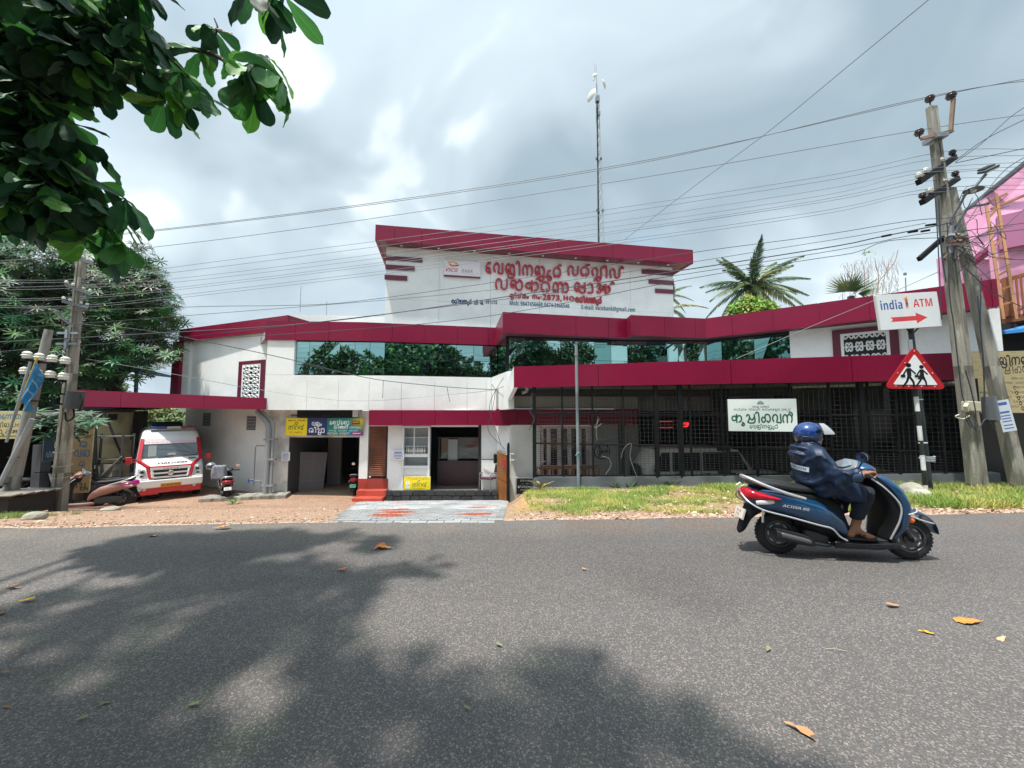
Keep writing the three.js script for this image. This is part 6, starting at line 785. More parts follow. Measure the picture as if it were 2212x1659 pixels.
{ // down pipes, water tap
  const t = thing('drain_pipes', 'pair of grey down pipes at the corner beside the garage', 'drain pipe'), gm = std([0.26, 0.28, 0.3], 0.55); const a = at(586, 895, 13.75), b = at(584, 1068, 13.75);
  obj('pipe', tube([[a.x - 0.5, a.y + 0.12, a.z], [a.x - 0.1, a.y - 0.28, a.z + 0.05], [a.x, a.y - 0.55, a.z + 0.1], [a.x, -0.5, a.z + 0.1], [a.x - 0.02, -1.6, a.z + 0.1]], 0.095, 40, 10, false, 0.2), gm, t); obj('pipe', tube([[a.x - 0.3, a.y + 0.12, a.z + 0.05], [a.x + 0.14, a.y - 0.3, a.z + 0.08], [a.x + 0.17, a.y - 0.6, a.z + 0.1], [a.x + 0.17, -1.6, a.z + 0.1]], 0.045, 36, 8, false, 0.2), gm, t); obj('bracket', [-1.1, -0.2, 0.5].map((y) => box(0.4, 0.05, 0.2, a.x + 0.07, y, a.z + 0.08)), gm, t);
  const c = at(553, 963, 13.9), d = at(550, 1052, 13.9), w = thing('water_pipe', 'thin grey water pipe with a blue tap on the shaded wall', 'water tap'); obj('pipe', [tube([[c.x + 0.55, c.y, c.z + 0.1], [c.x, c.y, c.z + 0.02], [c.x, d.y, d.z + 0.02]], 0.022, 20, 6, false, 0.05), tube([[c.x + 0.05, -0.95, c.z + 0.1], [c.x + 0.3, -0.97, c.z + 0.12], [c.x + 0.3, -1.55, c.z + 0.12]], 0.018, 16, 6, false, 0.1)], gm, w); obj('tap', [rod([c.x, -0.95, c.z + 0.05], [c.x - 0.15, -0.95, c.z + 0.12], 0.03), rod([c.x - 0.12, -0.9, c.z + 0.12], [c.x - 0.12, -1.03, c.z + 0.12], 0.02)], std([0.03, 0.1, 0.3], 0.4), w);
  tag(obj('concrete_kerb', rbox(2.6, 0.3, 0.6, 0.04, at(575, 1066, 13.4).x - 0.7, -1.52, -13.45, 0, 0.25), M.concrete), 'low rough concrete edging at the foot of the shaded wall', 'kerb');
}
// ---------- fence of mesh panels on a low wall ----------
{
  const t = thing('mesh_fence', 'black steel fence with square wire mesh under the red canopy', 'fence'), A = pl(1152, 10.95), B = pl(2120, 8.45), base = (px) => (px < 1590 ? lerp(-0.38, -0.15, (px - 1154) / 436) : lerp(-0.15, 0.06, (px - 1590) / 410)), P = (px) => mix2(A, B, alongRay(A, B, px)), top = c0 + 0.03;
  const posts = [1154, 1214, 1279, 1345, 1416, 1468, 1489, 1558, 1629, 1706, 1790, 1858, 1874, 1933, 2029, 2110]; posts.forEach((px) => { const [x, z] = P(px), thick = [1154, 1416, 1468, 1858].includes(px); const w = thick ? 0.1 : 0.045; obj('post', box(w, top - base(px), w, x, (top + base(px)) / 2, z), M.black, t); });
  for (const y of [1.38, 0.58, -0.32]) obj('rail', Array.from({ length: 8 }, (_, i) => { const p = P(lerp(1154, 2110, i / 8)), q = P(lerp(1154, 2110, (i + 1) / 8)); const l = (px) => Math.max(y, base(px) + 0.06) ; return bar([p[0], l(lerp(1154, 2110, i / 8)), p[1]], [q[0], l(lerp(1154, 2110, (i + 1) / 8)), q[1]], 0.035, 0.035); }), M.black, t);
  const wm = std([0.05, 0.052, 0.058], 0.6), bays = [1154, 1279, 1416, 1489, 1629, 1790, 1933, 2110];
  for (let b = 0; b + 1 < bays.length; b++) { const p = P(bays[b]), q = P(bays[b + 1]), L = Math.hypot(q[0] - p[0], q[1] - p[1]), l = [], n = Math.round(L / 0.105), y0 = base((bays[b] + bays[b + 1]) / 2) + 0.03; for (let i = 1; i < n; i++) { const m = mix2(p, q, i / n); l.push(box(0.005, top - y0, 0.005, m[0], (top + y0) / 2, m[1])); } for (let y = y0 + 0.05; y < top; y += y < 0.55 ? 0.062 : 0.105) l.push(bar([p[0], y, p[1]], [q[0], y, q[1]], 0.005, 0.0055)); obj('wire_mesh', l, wm, t); }
  for (let i = 0; i < 4; i++) { const a = [1152, 1590, 1712, 1950][i], b = [1590, 1712, 1950, 2140][i], p = P(a), q = P(b); tag(obj('low_wall', [slab(p, q, -1.9, base(a) + 0.02, 0.16, { front: 0.05, y1B: base(b) + 0.02 }), slab(p, q, base(a) - 0.5, base(a) - 0.25, 0.3, { front: 0.22, y0B: base(b) - 0.5, y1B: base(b) - 0.22 })], std([0.15, 0.165, 0.18], 0.85, { map: T.grime })), ['grey low wall under the fence beside the slender grey pole', 'grey low wall under the fence behind the rider', 'grey low wall under the fence behind the scooter front', 'grey low wall under the fence behind the concrete poles'][i], 'low wall'); }
  // ties, cords and leavings on the mesh
  const cord = std([0.3, 0.3, 0.28], 0.9), cords = [['white cord looped on the fence beside the jeep', [[1353, 962], [1345, 975], [1342, 990]], [[1352, 963], [1364, 958], [1361, 985], [1368, 1010], [1376, 1030]]], ['thin white cord tied high on the fence before the lintel', [[1292, 900], [1288, 935], [1291, 950]], [[1295, 905], [1284, 925], [1300, 915]]], ['pale blue string caught on the fence before the dark doorway', [[1300, 985], [1315, 990], [1320, 1005], [1308, 1025]]], ['short white cord hanging on the fence above the wooden railing', [[1160, 1020], [1168, 1000], [1178, 996]]]];
  for (const [l, ...ps] of cords) tag(obj('cord', ps.map((p) => tube(p.map(([x, y]) => { const q = P(x), D = -q[1] - 0.06; return at(x, y, D); }), 0.005, 18, 5)), cord), l, 'cord');
  // railing behind, inside the compound
  const rl = thing('wooden_railing', 'brown wooden railing in front of the shuttered window', 'railing', [0, 0, 0]), c = pl(1160, 12.9), d = pl(1292, 13.1), ry = hgt(1010, 13, 1200); obj('handrail', slab(c, d, ry - 0.05, ry + 0.05, 0.06), M.brown, rl); for (let i = 0; i <= 12; i++) { const m = mix2(c, d, i / 12); obj('baluster', box(0.06, 1.3, 0.05, m[0], ry - 0.68, m[1] - 0.03), M.brown, rl); }
  const ac = at(1300, 975, 13.4), f = thing('wall_fan', 'round dark wall fan beyond the fence near the doorway', 'fan', [ac.x, ac.y, ac.z]); obj('guard', [xf(new THREE.TorusGeometry(0.26, 0.02, 6, 24), 0, 0, 0), xf(new THREE.TorusGeometry(0.16, 0.01, 6, 20), 0, 0, 0.02), cyl(0.07, 0.07, 0.16, 0, 0, -0.05, 14, Math.PI / 2)], M.black, f); obj('blade', [0, 1, 2].map((i) => xf(new THREE.BoxGeometry(0.09, 0.2, 0.01), Math.cos(i * 2.09) * 0.13, Math.sin(i * 2.09) * 0.13, 0, 0, 0.4, i * 2.09 + Math.PI / 2)), std([0.08, 0.08, 0.085], 0.5), f);
  // red running-text display
  const e = at(1455, 917, 13.6), el = thing('scrolling_display', 'black display with red glowing dots hung in the dark porch', 'display', [e.x, e.y, e.z], 0); obj('case', rbox(1.4, 0.28, 0.06, 0.01, 0, 0, -0.03), M.black, el); const glow = new THREE.MeshStandardMaterial({ color: 0x200000, emissive: new THREE.Color(1, 0.03, 0.03), emissiveIntensity: 1.6 }), r = rng(3), dots = []; for (let i = 0; i < 20; i++) { if (i < 11) { if (i % 1 === 0) dots.push(box(0.025, 0.014, 0.01, -0.66 + i * 0.06, 0.105, 0.005), box(0.025, 0.014, 0.01, -0.66 + i * 0.06, -0.105, 0.005)); } } dots.push(box(0.014, 0.2, 0.01, -0.68, 0, 0.005)); for (let i = 0; i < 13; i++) for (let k = 0; k < 5; k++) if (r() < 0.62) dots.push(box(0.026, 0.026, 0.01, 0.2 + i * 0.034, -0.075 + k * 0.035, 0.005)); obj('lit_dots', dots, glow, el).userData.kind = 'stuff';
  const pl0 = new THREE.PointLight(new THREE.Color(1, 0.05, 0.05), 0.06); pl0.name = 'display_glow'; pl0.position.set(0.3, 0, 0.1); pl0.castShadow = true; el.add(pl0);
  // security camera
  const cc = at(1134, 845, 11.6), cam = thing('security_camera', 'white bullet security camera under the end of the red canopy', 'camera', [cc.x, cc.y, cc.z]); obj('mount', [cyl(0.05, 0.05, 0.1, 0.06, 0.06, 0, 12), box(0.06, 0.05, 0.06, 0.06, 0.12, 0)], M.white, cam); obj('housing', [rod([0.05, 0, 0], [-0.1, -0.06, 0.1], 0.045, 0.045, 12)], M.white, cam); obj('lens', rod([-0.1, -0.06, 0.1], [-0.115, -0.066, 0.11], 0.035, 0.035, 12), M.black, cam);
  const cb = P(1148); tag(obj('hanging_cable', tube([[cb[0] + 0.02, 2.0, cb[1] + 0.06], [cb[0] - 0.05, 1.5, cb[1] + 0.1], [cb[0] + 0.07, 1.25, cb[1] + 0.1], [cb[0] - 0.08, 0.95, cb[1] + 0.1]], 0.012, 26, 5), M.wireMat), 'dark cable hanging down the first fence post', 'cable');
}
// tall grey pipe pole in the grass
{ const p = at(1250, 1048, 10.55), q = at(1248, 742, 10.55), t = thing('pipe_pole', 'slender grey steel pole standing in the grass before the fence', 'pole', [p.x, ground(p.x, p.z) - 0.1, p.z]); obj('tube', rod([0, 0, 0], [-0.02, q.y - p.y + 0.14, 0], 0.048, 0.042, 12), std([0.27, 0.32, 0.36], 0.5, { map: T.grime, metalness: 0.3 }), t); obj('clamp', [cyl(0.055, 0.055, 0.05, -0.02, q.y - p.y - 0.12, 0, 12), rod([-0.02, q.y - p.y + 0.08, 0.0], [-0.02, q.y - p.y + 0.22, 0.03], 0.02)], M.greyMetal, t); obj('string', [tube([[-0.06, 1.02, 0.05], [0.02, 1.06, 0.06], [0.06, 1.0, 0.03]], 0.012, 10, 5), tube([[-0.04, 1.02, 0.055], [-0.09, 0.98, 0.07]], 0.01, 6, 5)], std([0.15, 0.4, 0.42], 0.7), t); }
// green and white office board on the fence
signBoard('office_board', 'white board with green Malayalam lettering and a small grey crest, hung on the fence', 'sign board', 1573, 1722, 862, 932, 9.25, 8.9, 1024, 484, (x) => {
  x.fillStyle = '#dfe6e6'; x.fillRect(0, 0, 1024, 484); x.fillStyle = '#6e7a80'; x.beginPath(); x.moveTo(440, 70); x.quadraticCurveTo(470, 20, 495, 34); x.quadraticCurveTo(520, 20, 552, 70); x.closePath(); x.fill(); x.fillStyle = '#98a3a8'; x.fillRect(484, 22, 24, 44); for (const a of [462, 530]) { x.beginPath(); x.arc(a, 52, 12, 0, 7); x.fill(); } x.fillStyle = '#525d63'; x.fillRect(448, 72, 98, 8);
  ink(x, 'ee ka ra La _ sa r. kka aa r.', 500, 128, 250, 24, '#47565a'); ink(x, 'ka aa r. sha i ka _ va i ka sa na _ ka r. sha ka ee ksha ma _ va ka u ppa ^', 512, 172, 850, 28, '#3c4a50', 0.17, 1.8); ink(x, 'ka ru sha i bha va n.', 512, 352, 920, 118, '#0b5a45', 0.2); ink(x, 'e va La i na lla uu r.', 530, 440, 420, 46, '#0b5a45', 0.19); x.fillStyle = '#77818a'; for (let i = 0; i < 9; i++) { x.fillRect(20 + i * 122, 8, 6, 6); x.fillRect(20 + i * 122, 470, 6, 6); }
});
// ---------- road signs ----------
{
  const B = at(1997, 1046, 7.55), Tt = at(1966, 745, 7.55), gy = ground(B.x, B.z), lean = Math.atan2(B.x - Tt.x, Tt.y - B.y), t = thing('school_sign', 'red triangle warning sign with two walking children on a black and white banded post', 'road sign', [B.x, gy - 0.1, B.z + 0.02]); const H = Tt.y - gy + 0.2; t.rotation.z = lean;
  const wp = std([0.75, 0.76, 0.78], 0.5, { map: T.grime }), bp = std([0.02, 0.02, 0.022], 0.5); const nB = 9; for (let i = 0; i < nB; i++) obj('post_band', cyl(0.036, 0.036, H * 0.82 / nB, 0, (i + 0.5) * H * 0.82 / nB, 0, 14), i % 2 ? bp : wp, t); obj('post_top', cyl(0.034, 0.034, H * 0.2, 0, H * 0.9, -0.005, 14), M.greyMetal, t);
  const c = at(1969, 802, 7.5); const R = 0.56, tri = (r, cr) => { const s = new THREE.Shape(), v = [[0, r], [-r * 0.88, -r * 0.52], [r * 0.88, -r * 0.52]]; for (let i = 0; i < 3; i++) { const [x, y] = v[i], [px, py] = v[(i + 2) % 3], [nx, ny] = v[(i + 1) % 3], k = cr / Math.hypot(nx - x, ny - y), l = cr / Math.hypot(px - x, py - y); const a = [x + (px - x) * l, y + (py - y) * l], b = [x + (nx - x) * k, y + (ny - y) * k]; i ? s.lineTo(...a) : s.moveTo(...a); s.quadraticCurveTo(x, y, ...b); } s.closePath(); return s; };
  const head = new THREE.Group(); head.name = 'sign_head'; t.add(head); t.updateMatrixWorld(true); head.position.copy(t.worldToLocal(V(c.x, c.y - 0.06, c.z + 0.05))); head.rotation.set(0, -0.28, -lean - 0.055 + 0.02);
  obj('red_plate', extr(tri(R, 0.14), 0.02, 0.003), phys([0.42, 0.012, 0.02], 0.3), head); obj('white_plate', extr(tri(R * 0.7, 0.03), 0.006, 0, 0, -0.005, 0.015), std([0.72, 0.74, 0.76], 0.4), head); obj('rivet', [[-0.3, -0.24], [-0.1, -0.24], [0.1, -0.24], [0.3, -0.24], [-0.27, 0.02], [0.27, 0.02], [-0.15, 0.22], [0.15, 0.22], [0, 0.45]].map(([x, y]) => ball(0.009, x, y, 0.013)), std([0.8, 0.7, 0.7], 0.3), head);
  const fig = (x, s, skirt) => { const q = [ball(0.042 * s, 0, 0.23 * s, 0, 1, 1.05, 0.15), rod([0, 0.175 * s, 0], [0.01, 0.02 * s, 0], 0.036 * s, 0.034 * s, 8), rod([0.005, 0.02 * s, 0], [0.07 * s, -0.09 * s, 0], 0.022 * s, 0.018 * s), rod([0.07 * s, -0.09 * s, 0], [0.085 * s, -0.2 * s, 0], 0.018 * s, 0.014 * s), rod([0, 0.02 * s, 0], [-0.03 * s, -0.09 * s, 0], 0.022 * s, 0.018 * s), rod([-0.03 * s, -0.09 * s, 0], [-0.1 * s, -0.2 * s, 0], 0.018 * s, 0.014 * s), rod([0.03 * s, 0.15 * s, 0], [0.11 * s, 0.06 * s, 0], 0.014 * s), rod([-0.03 * s, 0.15 * s, 0], [-0.085 * s, 0.04 * s, 0], 0.014 * s), box(0.07 * s, 0.05 * s, 0.2, -0.09 * s, 0.02 * s, 0)]; if (skirt) q.push(xf(new THREE.CylinderGeometry(0.03, 0.085 * s, 0.12 * s, 3), 0.0, 0.01, 0)); return q.map((g) => g.scale(1, 1, 0.05).translate(x, -0.06, 0.02)); };
  obj('child_figure', fig(-0.1, 1), M.black, head); obj('child_figure', fig(0.1, 0.86, true), M.black, head); obj('clip', [0.35, 0.62].map((f) => box(0.16, 0.02, 0.03, 0.04, H * f, 0)), wp, t);
}
{ // ATM pointer board on its black post
  const B = at(2008, 1046, 7.75), gy = ground(B.x, B.z), Tt = at(1968, 708, 7.75), lean = Math.atan2(B.x - Tt.x, Tt.y - B.y), t = thing('pointer_sign', 'white pointer board with red arrow reading india1 ATM on a dark post', 'sign', [B.x, gy - 0.1, B.z]); t.rotation.z = lean; const H = Tt.y - gy + 0.15; obj('post', cyl(0.045, 0.055, H, 0, H / 2, 0, 14), std([0.035, 0.045, 0.05], 0.5, { metalness: 0.3 }), t); obj('brace', [rod([0, H - 0.18, 0.02], [-0.26, H + 0.06, 0.05], 0.014), rod([0, H - 0.18, 0.02], [0.26, H + 0.06, 0.05], 0.014)], M.black, t);
  const c = at(1964, 671, 7.6), w = 1.4, h = 0.72; const bd = new THREE.Group(); bd.name = 'sign_board'; t.add(bd); t.updateMatrixWorld(true); bd.position.copy(t.worldToLocal(c.clone())); bd.rotation.set(0, 0.1, -lean + 0.085);
  obj('board', rbox(w, h, 0.05, 0.01, 0, 0, -0.028), std([0.62, 0.63, 0.63], 0.6), bd); const [g, m] = printed(w - 0.01, h - 0.01, canvasTex(1024, 500, (x) => { x.fillStyle = '#e2e4e6'; x.fillRect(0, 0, 1024, 500); x.globalAlpha = 0.25; for (let i = 0; i < 60; i++) { x.fillStyle = i % 2 ? '#c2c4c6' : '#f4f4f4'; x.fillRect((i * 53) % 1024, (i * 97) % 500, 3, 40 + (i % 5) * 30); } x.globalAlpha = 1; x.fillStyle = '#1f4f96'; x.font = 'bold 178px sans-serif'; x.fillText('india', 40, 218, 385); x.fillStyle = '#e1482c'; x.fillRect(466, 60, 46, 70); x.fillStyle = '#f0a030'; x.beginPath(); x.moveTo(430, 88); x.lineTo(512, 40); x.lineTo(512, 80); x.closePath(); x.fill(); x.fillStyle = '#39487e'; x.fillRect(470, 130, 42, 34); x.fillStyle = '#c8432f'; x.fillRect(466, 166, 46, 26); x.fillStyle = '#e8b040'; x.fillRect(466, 196, 46, 22); x.fillStyle = '#d7383c'; x.font = 'bold 160px sans-serif'; x.fillText('ATM', 596, 206, 370); x.beginPath(); x.moveTo(180, 330); x.lineTo(610, 330); x.lineTo(610, 284); x.lineTo(800, 362); x.lineTo(610, 440); x.lineTo(610, 396); x.lineTo(180, 396); x.lineTo(222, 363); x.closePath(); x.fill(); })); mesh('print', g, m, bd).position.z = 0.001;
  tag(obj('binding_rope', [tube(Array.from({ length: 26 }, (_, i) => { const a = i * 0.8, q = at(2000, 985 + i * 0.5, 7.6); return [q.x + Math.cos(a) * 0.09, q.y, q.z + 0.06 + Math.sin(a) * 0.07]; }), 0.012, 90, 5), tube([at(1985, 990, 7.4), at(1994, 984, 7.4), at(2002, 988, 7.4)], 0.01, 8, 5)], std([0.3, 0.32, 0.35], 0.8)), 'grey rope binding the banded post to the dark post', 'rope');
}
{ const r = rng(21); const rock = (label, px, py, D, s) => { const p = at(px, py, D), g = new THREE.IcosahedronGeometry(1, 3), q = g.attributes.position; for (let i = 0; i < q.count; i++) { const v = V().fromBufferAttribute(q, i), k = 0.72 + 0.5 * fbm(v.x * 1.3 + px, v.y * 1.3, v.z * 1.3, 3); q.setXYZ(i, v.x * k * s[0], v.y * k * s[1], v.z * k * s[2]); } g.computeVertexNormals(); const o = tag(obj('stone', g, std([0.5, 0.48, 0.4], 0.9, { map: T.grime })), label, 'stone'); o.position.set(p.x, ground(p.x, p.z) + s[1] * 0.45, p.z); o.rotation.y = r() * 3; };
  rock('pale boulder in the grass at the foot of the banded sign post', 1975, 1050, 7.2, [0.3, 0.19, 0.2]); rock('small pale stone at the roadside before the dark crate', 75, 1108, 6.4, [0.16, 0.09, 0.12]); rock('flat pale stone at the grass edge behind the dusty pink scooter', 240, 1099, 9.3, [0.2, 0.06, 0.14]); }
// ---------- carport ----------
{
  const t = thing('carport', 'crimson edged carport roof running from the bank to the old shop', 'carport'), A = pl(571.5, 13.28), B = pl(163, 13.5), bk = 2.6, n = [-0.35, -0.94];
  panels(t, 'fascia_panel', M.red, A, B, 1.54, 1.94, 0.08, cutsAt(A, B, 442, 262), { y0B: 1.65, y1B: 2.24 });
  obj('roof_sheet', hexa([A, B, [B[0] + n[0] * bk, B[1] + n[1] * bk], [A[0] + 0.15, A[1] - 3]].flatMap((p, i) => [V(p[0], i === 1 || i === 2 ? 1.78 : 1.68, p[1] - 0.09)]).concat([A, B, [B[0] + n[0] * bk, B[1] + n[1] * bk], [A[0] + 0.15, A[1] - 3]].map((p, i) => V(p[0], i === 1 || i === 2 ? 1.82 : 1.72, p[1] - 0.09)))), std([0.08, 0.08, 0.085], 0.8), t);
  for (let i = 0; i < 7; i++) { const a = mix2(A, B, 0.08 + i * 0.14); obj('rafter', bar([a[0], 1.68, a[1] - 0.1], [a[0] + n[0] * 3, 1.7, a[1] + n[1] * 3], 0.06, 0.1), M.black, t); }
  const bl = std([0.02, 0.022, 0.026], 0.6), a = at(455 * 0 + 205, 893, 13.4), b = at(246, 895, 13.4); obj('strut', bar(at(203, 900, 12.6), at(206, 1050, 12.6), 0.09, 0.09), bl, t); obj('strut', bar(at(270, 1000, 13.2), at(226, 893, 13), 0.05, 0.05), bl, t); obj('strut', bar(at(162, 1010, 12.4), at(222, 893, 12.8), 0.06, 0.06), bl, t); obj('strut', bar(at(291, 893, 14.4), at(284, 950, 14.4), 0.05, 0.05), bl, t); void a; void b;
}
// blue posts and sheet of a roof beyond
{ const bm = std([0.03, 0.06, 0.2], 0.5); const t = thing('sheet_shelter', 'blue posts carrying a blue corrugated roof beyond the carport', 'shelter'); for (const [x, y0, y1] of [[186, 768, 846], [248, 790, 852], [294, 800, 858]]) obj('post', bar(at(x - 2, y1 + 20, 17), at(x + 2, y0 - 8, 17), 0.1, 0.1), bm, t);
  const a = at(300, 792, 17.2), b = at(336, 812, 17.2), c = at(262, 792, 17), w = []; for (let i = 0; i < 12; i++) w.push(bar([lerp(c.x, a.x, i / 11), lerp(c.y - 0.1, a.y, i / 11), -16.6], [lerp(c.x, b.x, i / 11) + 0.1, lerp(c.y - 0.25, b.y, i / 11), -18.4], 0.12, 0.03)); obj('roof_sheet', w, std([0.06, 0.28, 0.62], 0.5), t); obj('roof_edge', bar(at(262, 796, 16.5), at(333, 815, 16.5), 0.06, 0.05), std([0.06, 0.28, 0.62], 0.5), t); }
// ---------- the old shop ----------
{
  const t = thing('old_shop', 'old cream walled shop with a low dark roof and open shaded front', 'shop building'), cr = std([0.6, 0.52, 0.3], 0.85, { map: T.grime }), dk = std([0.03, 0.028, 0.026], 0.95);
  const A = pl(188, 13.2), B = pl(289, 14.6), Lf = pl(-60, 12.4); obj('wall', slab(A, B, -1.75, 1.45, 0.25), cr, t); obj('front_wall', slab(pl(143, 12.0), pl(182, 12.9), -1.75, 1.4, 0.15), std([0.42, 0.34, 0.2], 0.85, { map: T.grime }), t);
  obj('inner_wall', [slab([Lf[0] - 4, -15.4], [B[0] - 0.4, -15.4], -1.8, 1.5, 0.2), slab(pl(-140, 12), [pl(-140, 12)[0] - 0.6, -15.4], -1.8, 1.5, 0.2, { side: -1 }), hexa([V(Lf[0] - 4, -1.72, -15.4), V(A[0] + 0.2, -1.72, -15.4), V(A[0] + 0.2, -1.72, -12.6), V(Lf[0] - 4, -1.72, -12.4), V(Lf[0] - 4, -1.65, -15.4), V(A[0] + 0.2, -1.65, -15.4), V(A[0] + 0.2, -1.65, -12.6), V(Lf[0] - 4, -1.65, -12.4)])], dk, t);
  obj('roof', hexa([V(Lf[0] - 4, 1.15, -10.9), V(A[0] + 0.4, 1.28, -11.6), V(B[0] - 0.2, 1.6, -16), V(Lf[0] - 4, 1.9, -16), V(Lf[0] - 4, 1.22, -10.9), V(A[0] + 0.4, 1.34, -11.6), V(B[0] - 0.2, 1.68, -16), V(Lf[0] - 4, 2.0, -16)]), std([0.1, 0.095, 0.09], 0.9, { map: T.grime }), t);
  for (const [px, y] of [[205, 905], [247, 900]]) { const q = mix2(A, B, alongRay(A, B, px)); obj('vent_hole', slab(mix2(A, B, alongRay(A, B, px - 10)), mix2(A, B, alongRay(A, B, px + 10)), hgt(y + 7, -q[1], px), hgt(y - 6, -q[1], px), 0.02, { front: 0.012 }), dk, t); }
  obj('dark_pillar', bar(at(84, 1075, 11.3), at(92, 960, 11.3), 0.25, 0.25), std([0.05, 0.06, 0.075], 0.8, { map: T.grime }), t);
  const painted = thing('painted_wall_board', 'tan board with faded blue and black Malayalam lettering behind the tall pole', 'sign board', [0, 0, 0]); const p = at(160, 990, 11.95); painted.position.copy(p); painted.rotation.y = 0.12; obj('board', box(0.95, 2.1, 0.03, 0, 0, -0.02), cr, painted); const [g, m] = printed(0.94, 2.08, canvasTex(256, 560, (x) => { x.fillStyle = '#6e5c3a'; x.fillRect(0, 0, 256, 560); x.fillStyle = '#54462a'; for (const y of [110, 290, 380]) x.fillRect(0, y, 256, 4); x.fillStyle = '#243a66'; x.fillRect(0, 0, 60, 90); ink(x, 'o', 190, 190, 60, 44, '#27405f', 0.24); ink(x, 'va la', 185, 265, 120, 50, '#27405f', 0.24); ink(x, 'o', 190, 350, 50, 40, '#27405f', 0.24); ink(x, 'ka kka ^', 170, 440, 150, 38, '#171410', 0.2); ink(x, 'na i ppa u', 165, 520, 170, 36, '#171410', 0.2); })); mesh('print', g, m, painted);
  const rack = thing('iron_rack', 'dark iron frame with shelves and stacked grey boxes against the cream wall', 'rack', [0, 0, 0]); const q = at(213, 1030, 12.6); rack.position.set(q.x, -1.6, -12.75); rack.rotation.y = 0.1; const dm = std([0.06, 0.065, 0.07], 0.6); for (const [x, z] of [[-0.5, 0], [0.5, 0], [-0.5, -0.4], [0.5, -0.4]]) obj('upright', box(0.05, 2.35, 0.05, x, 1.15, z), dm, rack); for (const y of [0.4, 0.9, 1.5, 2.25]) obj('shelf', box(1.05, 0.03, 0.45, 0, y, -0.2), std([0.12, 0.12, 0.12], 0.7), rack); obj('brace', bar([-0.48, 0.5, 0.03], [0.52, 1.6, 0.03], 0.05, 0.03), std([0.25, 0.25, 0.25], 0.6), rack);
  for (let i = 0; i < 6; i++) tag(obj('carton', rbox(0.7 - (i % 2) * 0.1, 0.2, 0.36, 0.01, q.x - 0.03, -1.6 + (i < 3 ? 0.53 : 1.03) + (i % 3) * 0.0 + (i === 1 || i === 4 ? 0.21 : i === 2 || i === 5 ? 0 : 0) - (i === 2 || i === 5 ? 0.4 : 0), -12.93), std([0.2 + i * 0.015, 0.2 + i * 0.012, 0.2], 0.85)), ['grey carton, lower one on the lower shelf of the iron rack', 'grey carton, upper one on the lower shelf of the iron rack', 'grey carton at the bottom of the iron rack', 'grey carton, lower one on the upper shelf of the iron rack', 'grey carton, upper one on the upper shelf of the iron rack', 'grey carton pushed under the upper shelf of the iron rack'][i], 'carton');
  tag(obj('black_sacks', surfaceNets((x, y, z) => Math.min(Math.hypot(x / 1.3, y, z) - 0.3, Math.hypot((x - 0.35) / 1.1, y + 0.1, z - 0.1) - 0.22, Math.hypot(x + 0.4, y + 0.12, z + 0.05) - 0.2) + 0.09 * (fbm(x * 7, y * 7, z * 7, 3) - 0.5), [-0.8, -0.5, -0.5], [0.9, 0.5, 0.5], 0.04), phys([0.015, 0.016, 0.018], 0.35)), 'heap of black plastic sacks against the ambulance side', 'sacks').position.copy(at(262, 1040, 12.9).setY(-1.3));
}
signBoard('blue_shop_sign', 'dark blue shop board with white Malayalam letters under the old roof', 'sign board', 92, 143, 938, 996, 11.2, 11.5, 256, 256, (x) => { x.fillStyle = '#16344f'; x.fillRect(0, 0, 256, 256); x.fillStyle = '#8f9a80'; x.fillRect(0, 0, 6, 256); ink(x, 'Ra o e', 190, 130, 130, 58, '#cdd6dc', 0.2); ink(x, 'va i na la kka ^', 150, 215, 220, 40, '#7d97aa', 0.16); });
signBoard('yellowed_board', 'weathered cream board with blue and black Malayalam lettering at the picture edge', 'sign board', -40, 58, 888, 948, 9.2, 9.35, 512, 320, (x) => { x.fillStyle = '#bfb384'; x.fillRect(0, 0, 512, 320); for (let i = 0; i < 40; i++) { x.fillStyle = i % 2 ? 'rgba(90,80,40,.18)' : 'rgba(220,214,180,.3)'; x.fillRect((i * 131) % 512, (i * 71) % 320, 40, 8); } ink(x, 'na e nna u ta la', 330, 90, 360, 50, '#3f6f8c', 0.22); ink(x, 'va i la ya kka ^', 330, 186, 340, 44, '#262a20', 0.17); ink(x, 'ma u ta2 kka m', 330, 262, 320, 44, '#262a20', 0.17); x.fillStyle = 'rgba(90,96,60,.7)'; x.fillRect(0, 282, 512, 22); });
{ const p = at(48, 1075, 8.6), t = thing('market_crate', 'dark wooden crate table with a grey plank lid at the picture edge', 'crate', [p.x - 0.95, ground(p.x, p.z) - 0.05, p.z], 0.1); obj('crate_side', box(1.9, 0.42, 0.9, 0, 0.2, -0.1), std([0.035, 0.033, 0.03], 0.9), t); for (let i = 0; i < 5; i++) obj('plank', rbox(2.2, 0.03, 0.21, 0.006, 0.05, 0.5 - i * 0.012, 0.4 - i * 0.22, 0.06, 0.02 * (i % 2), 0.0), std([0.3 - i * 0.015, 0.28 - i * 0.012, 0.24], 0.85, { map: T.concrete }), t); }
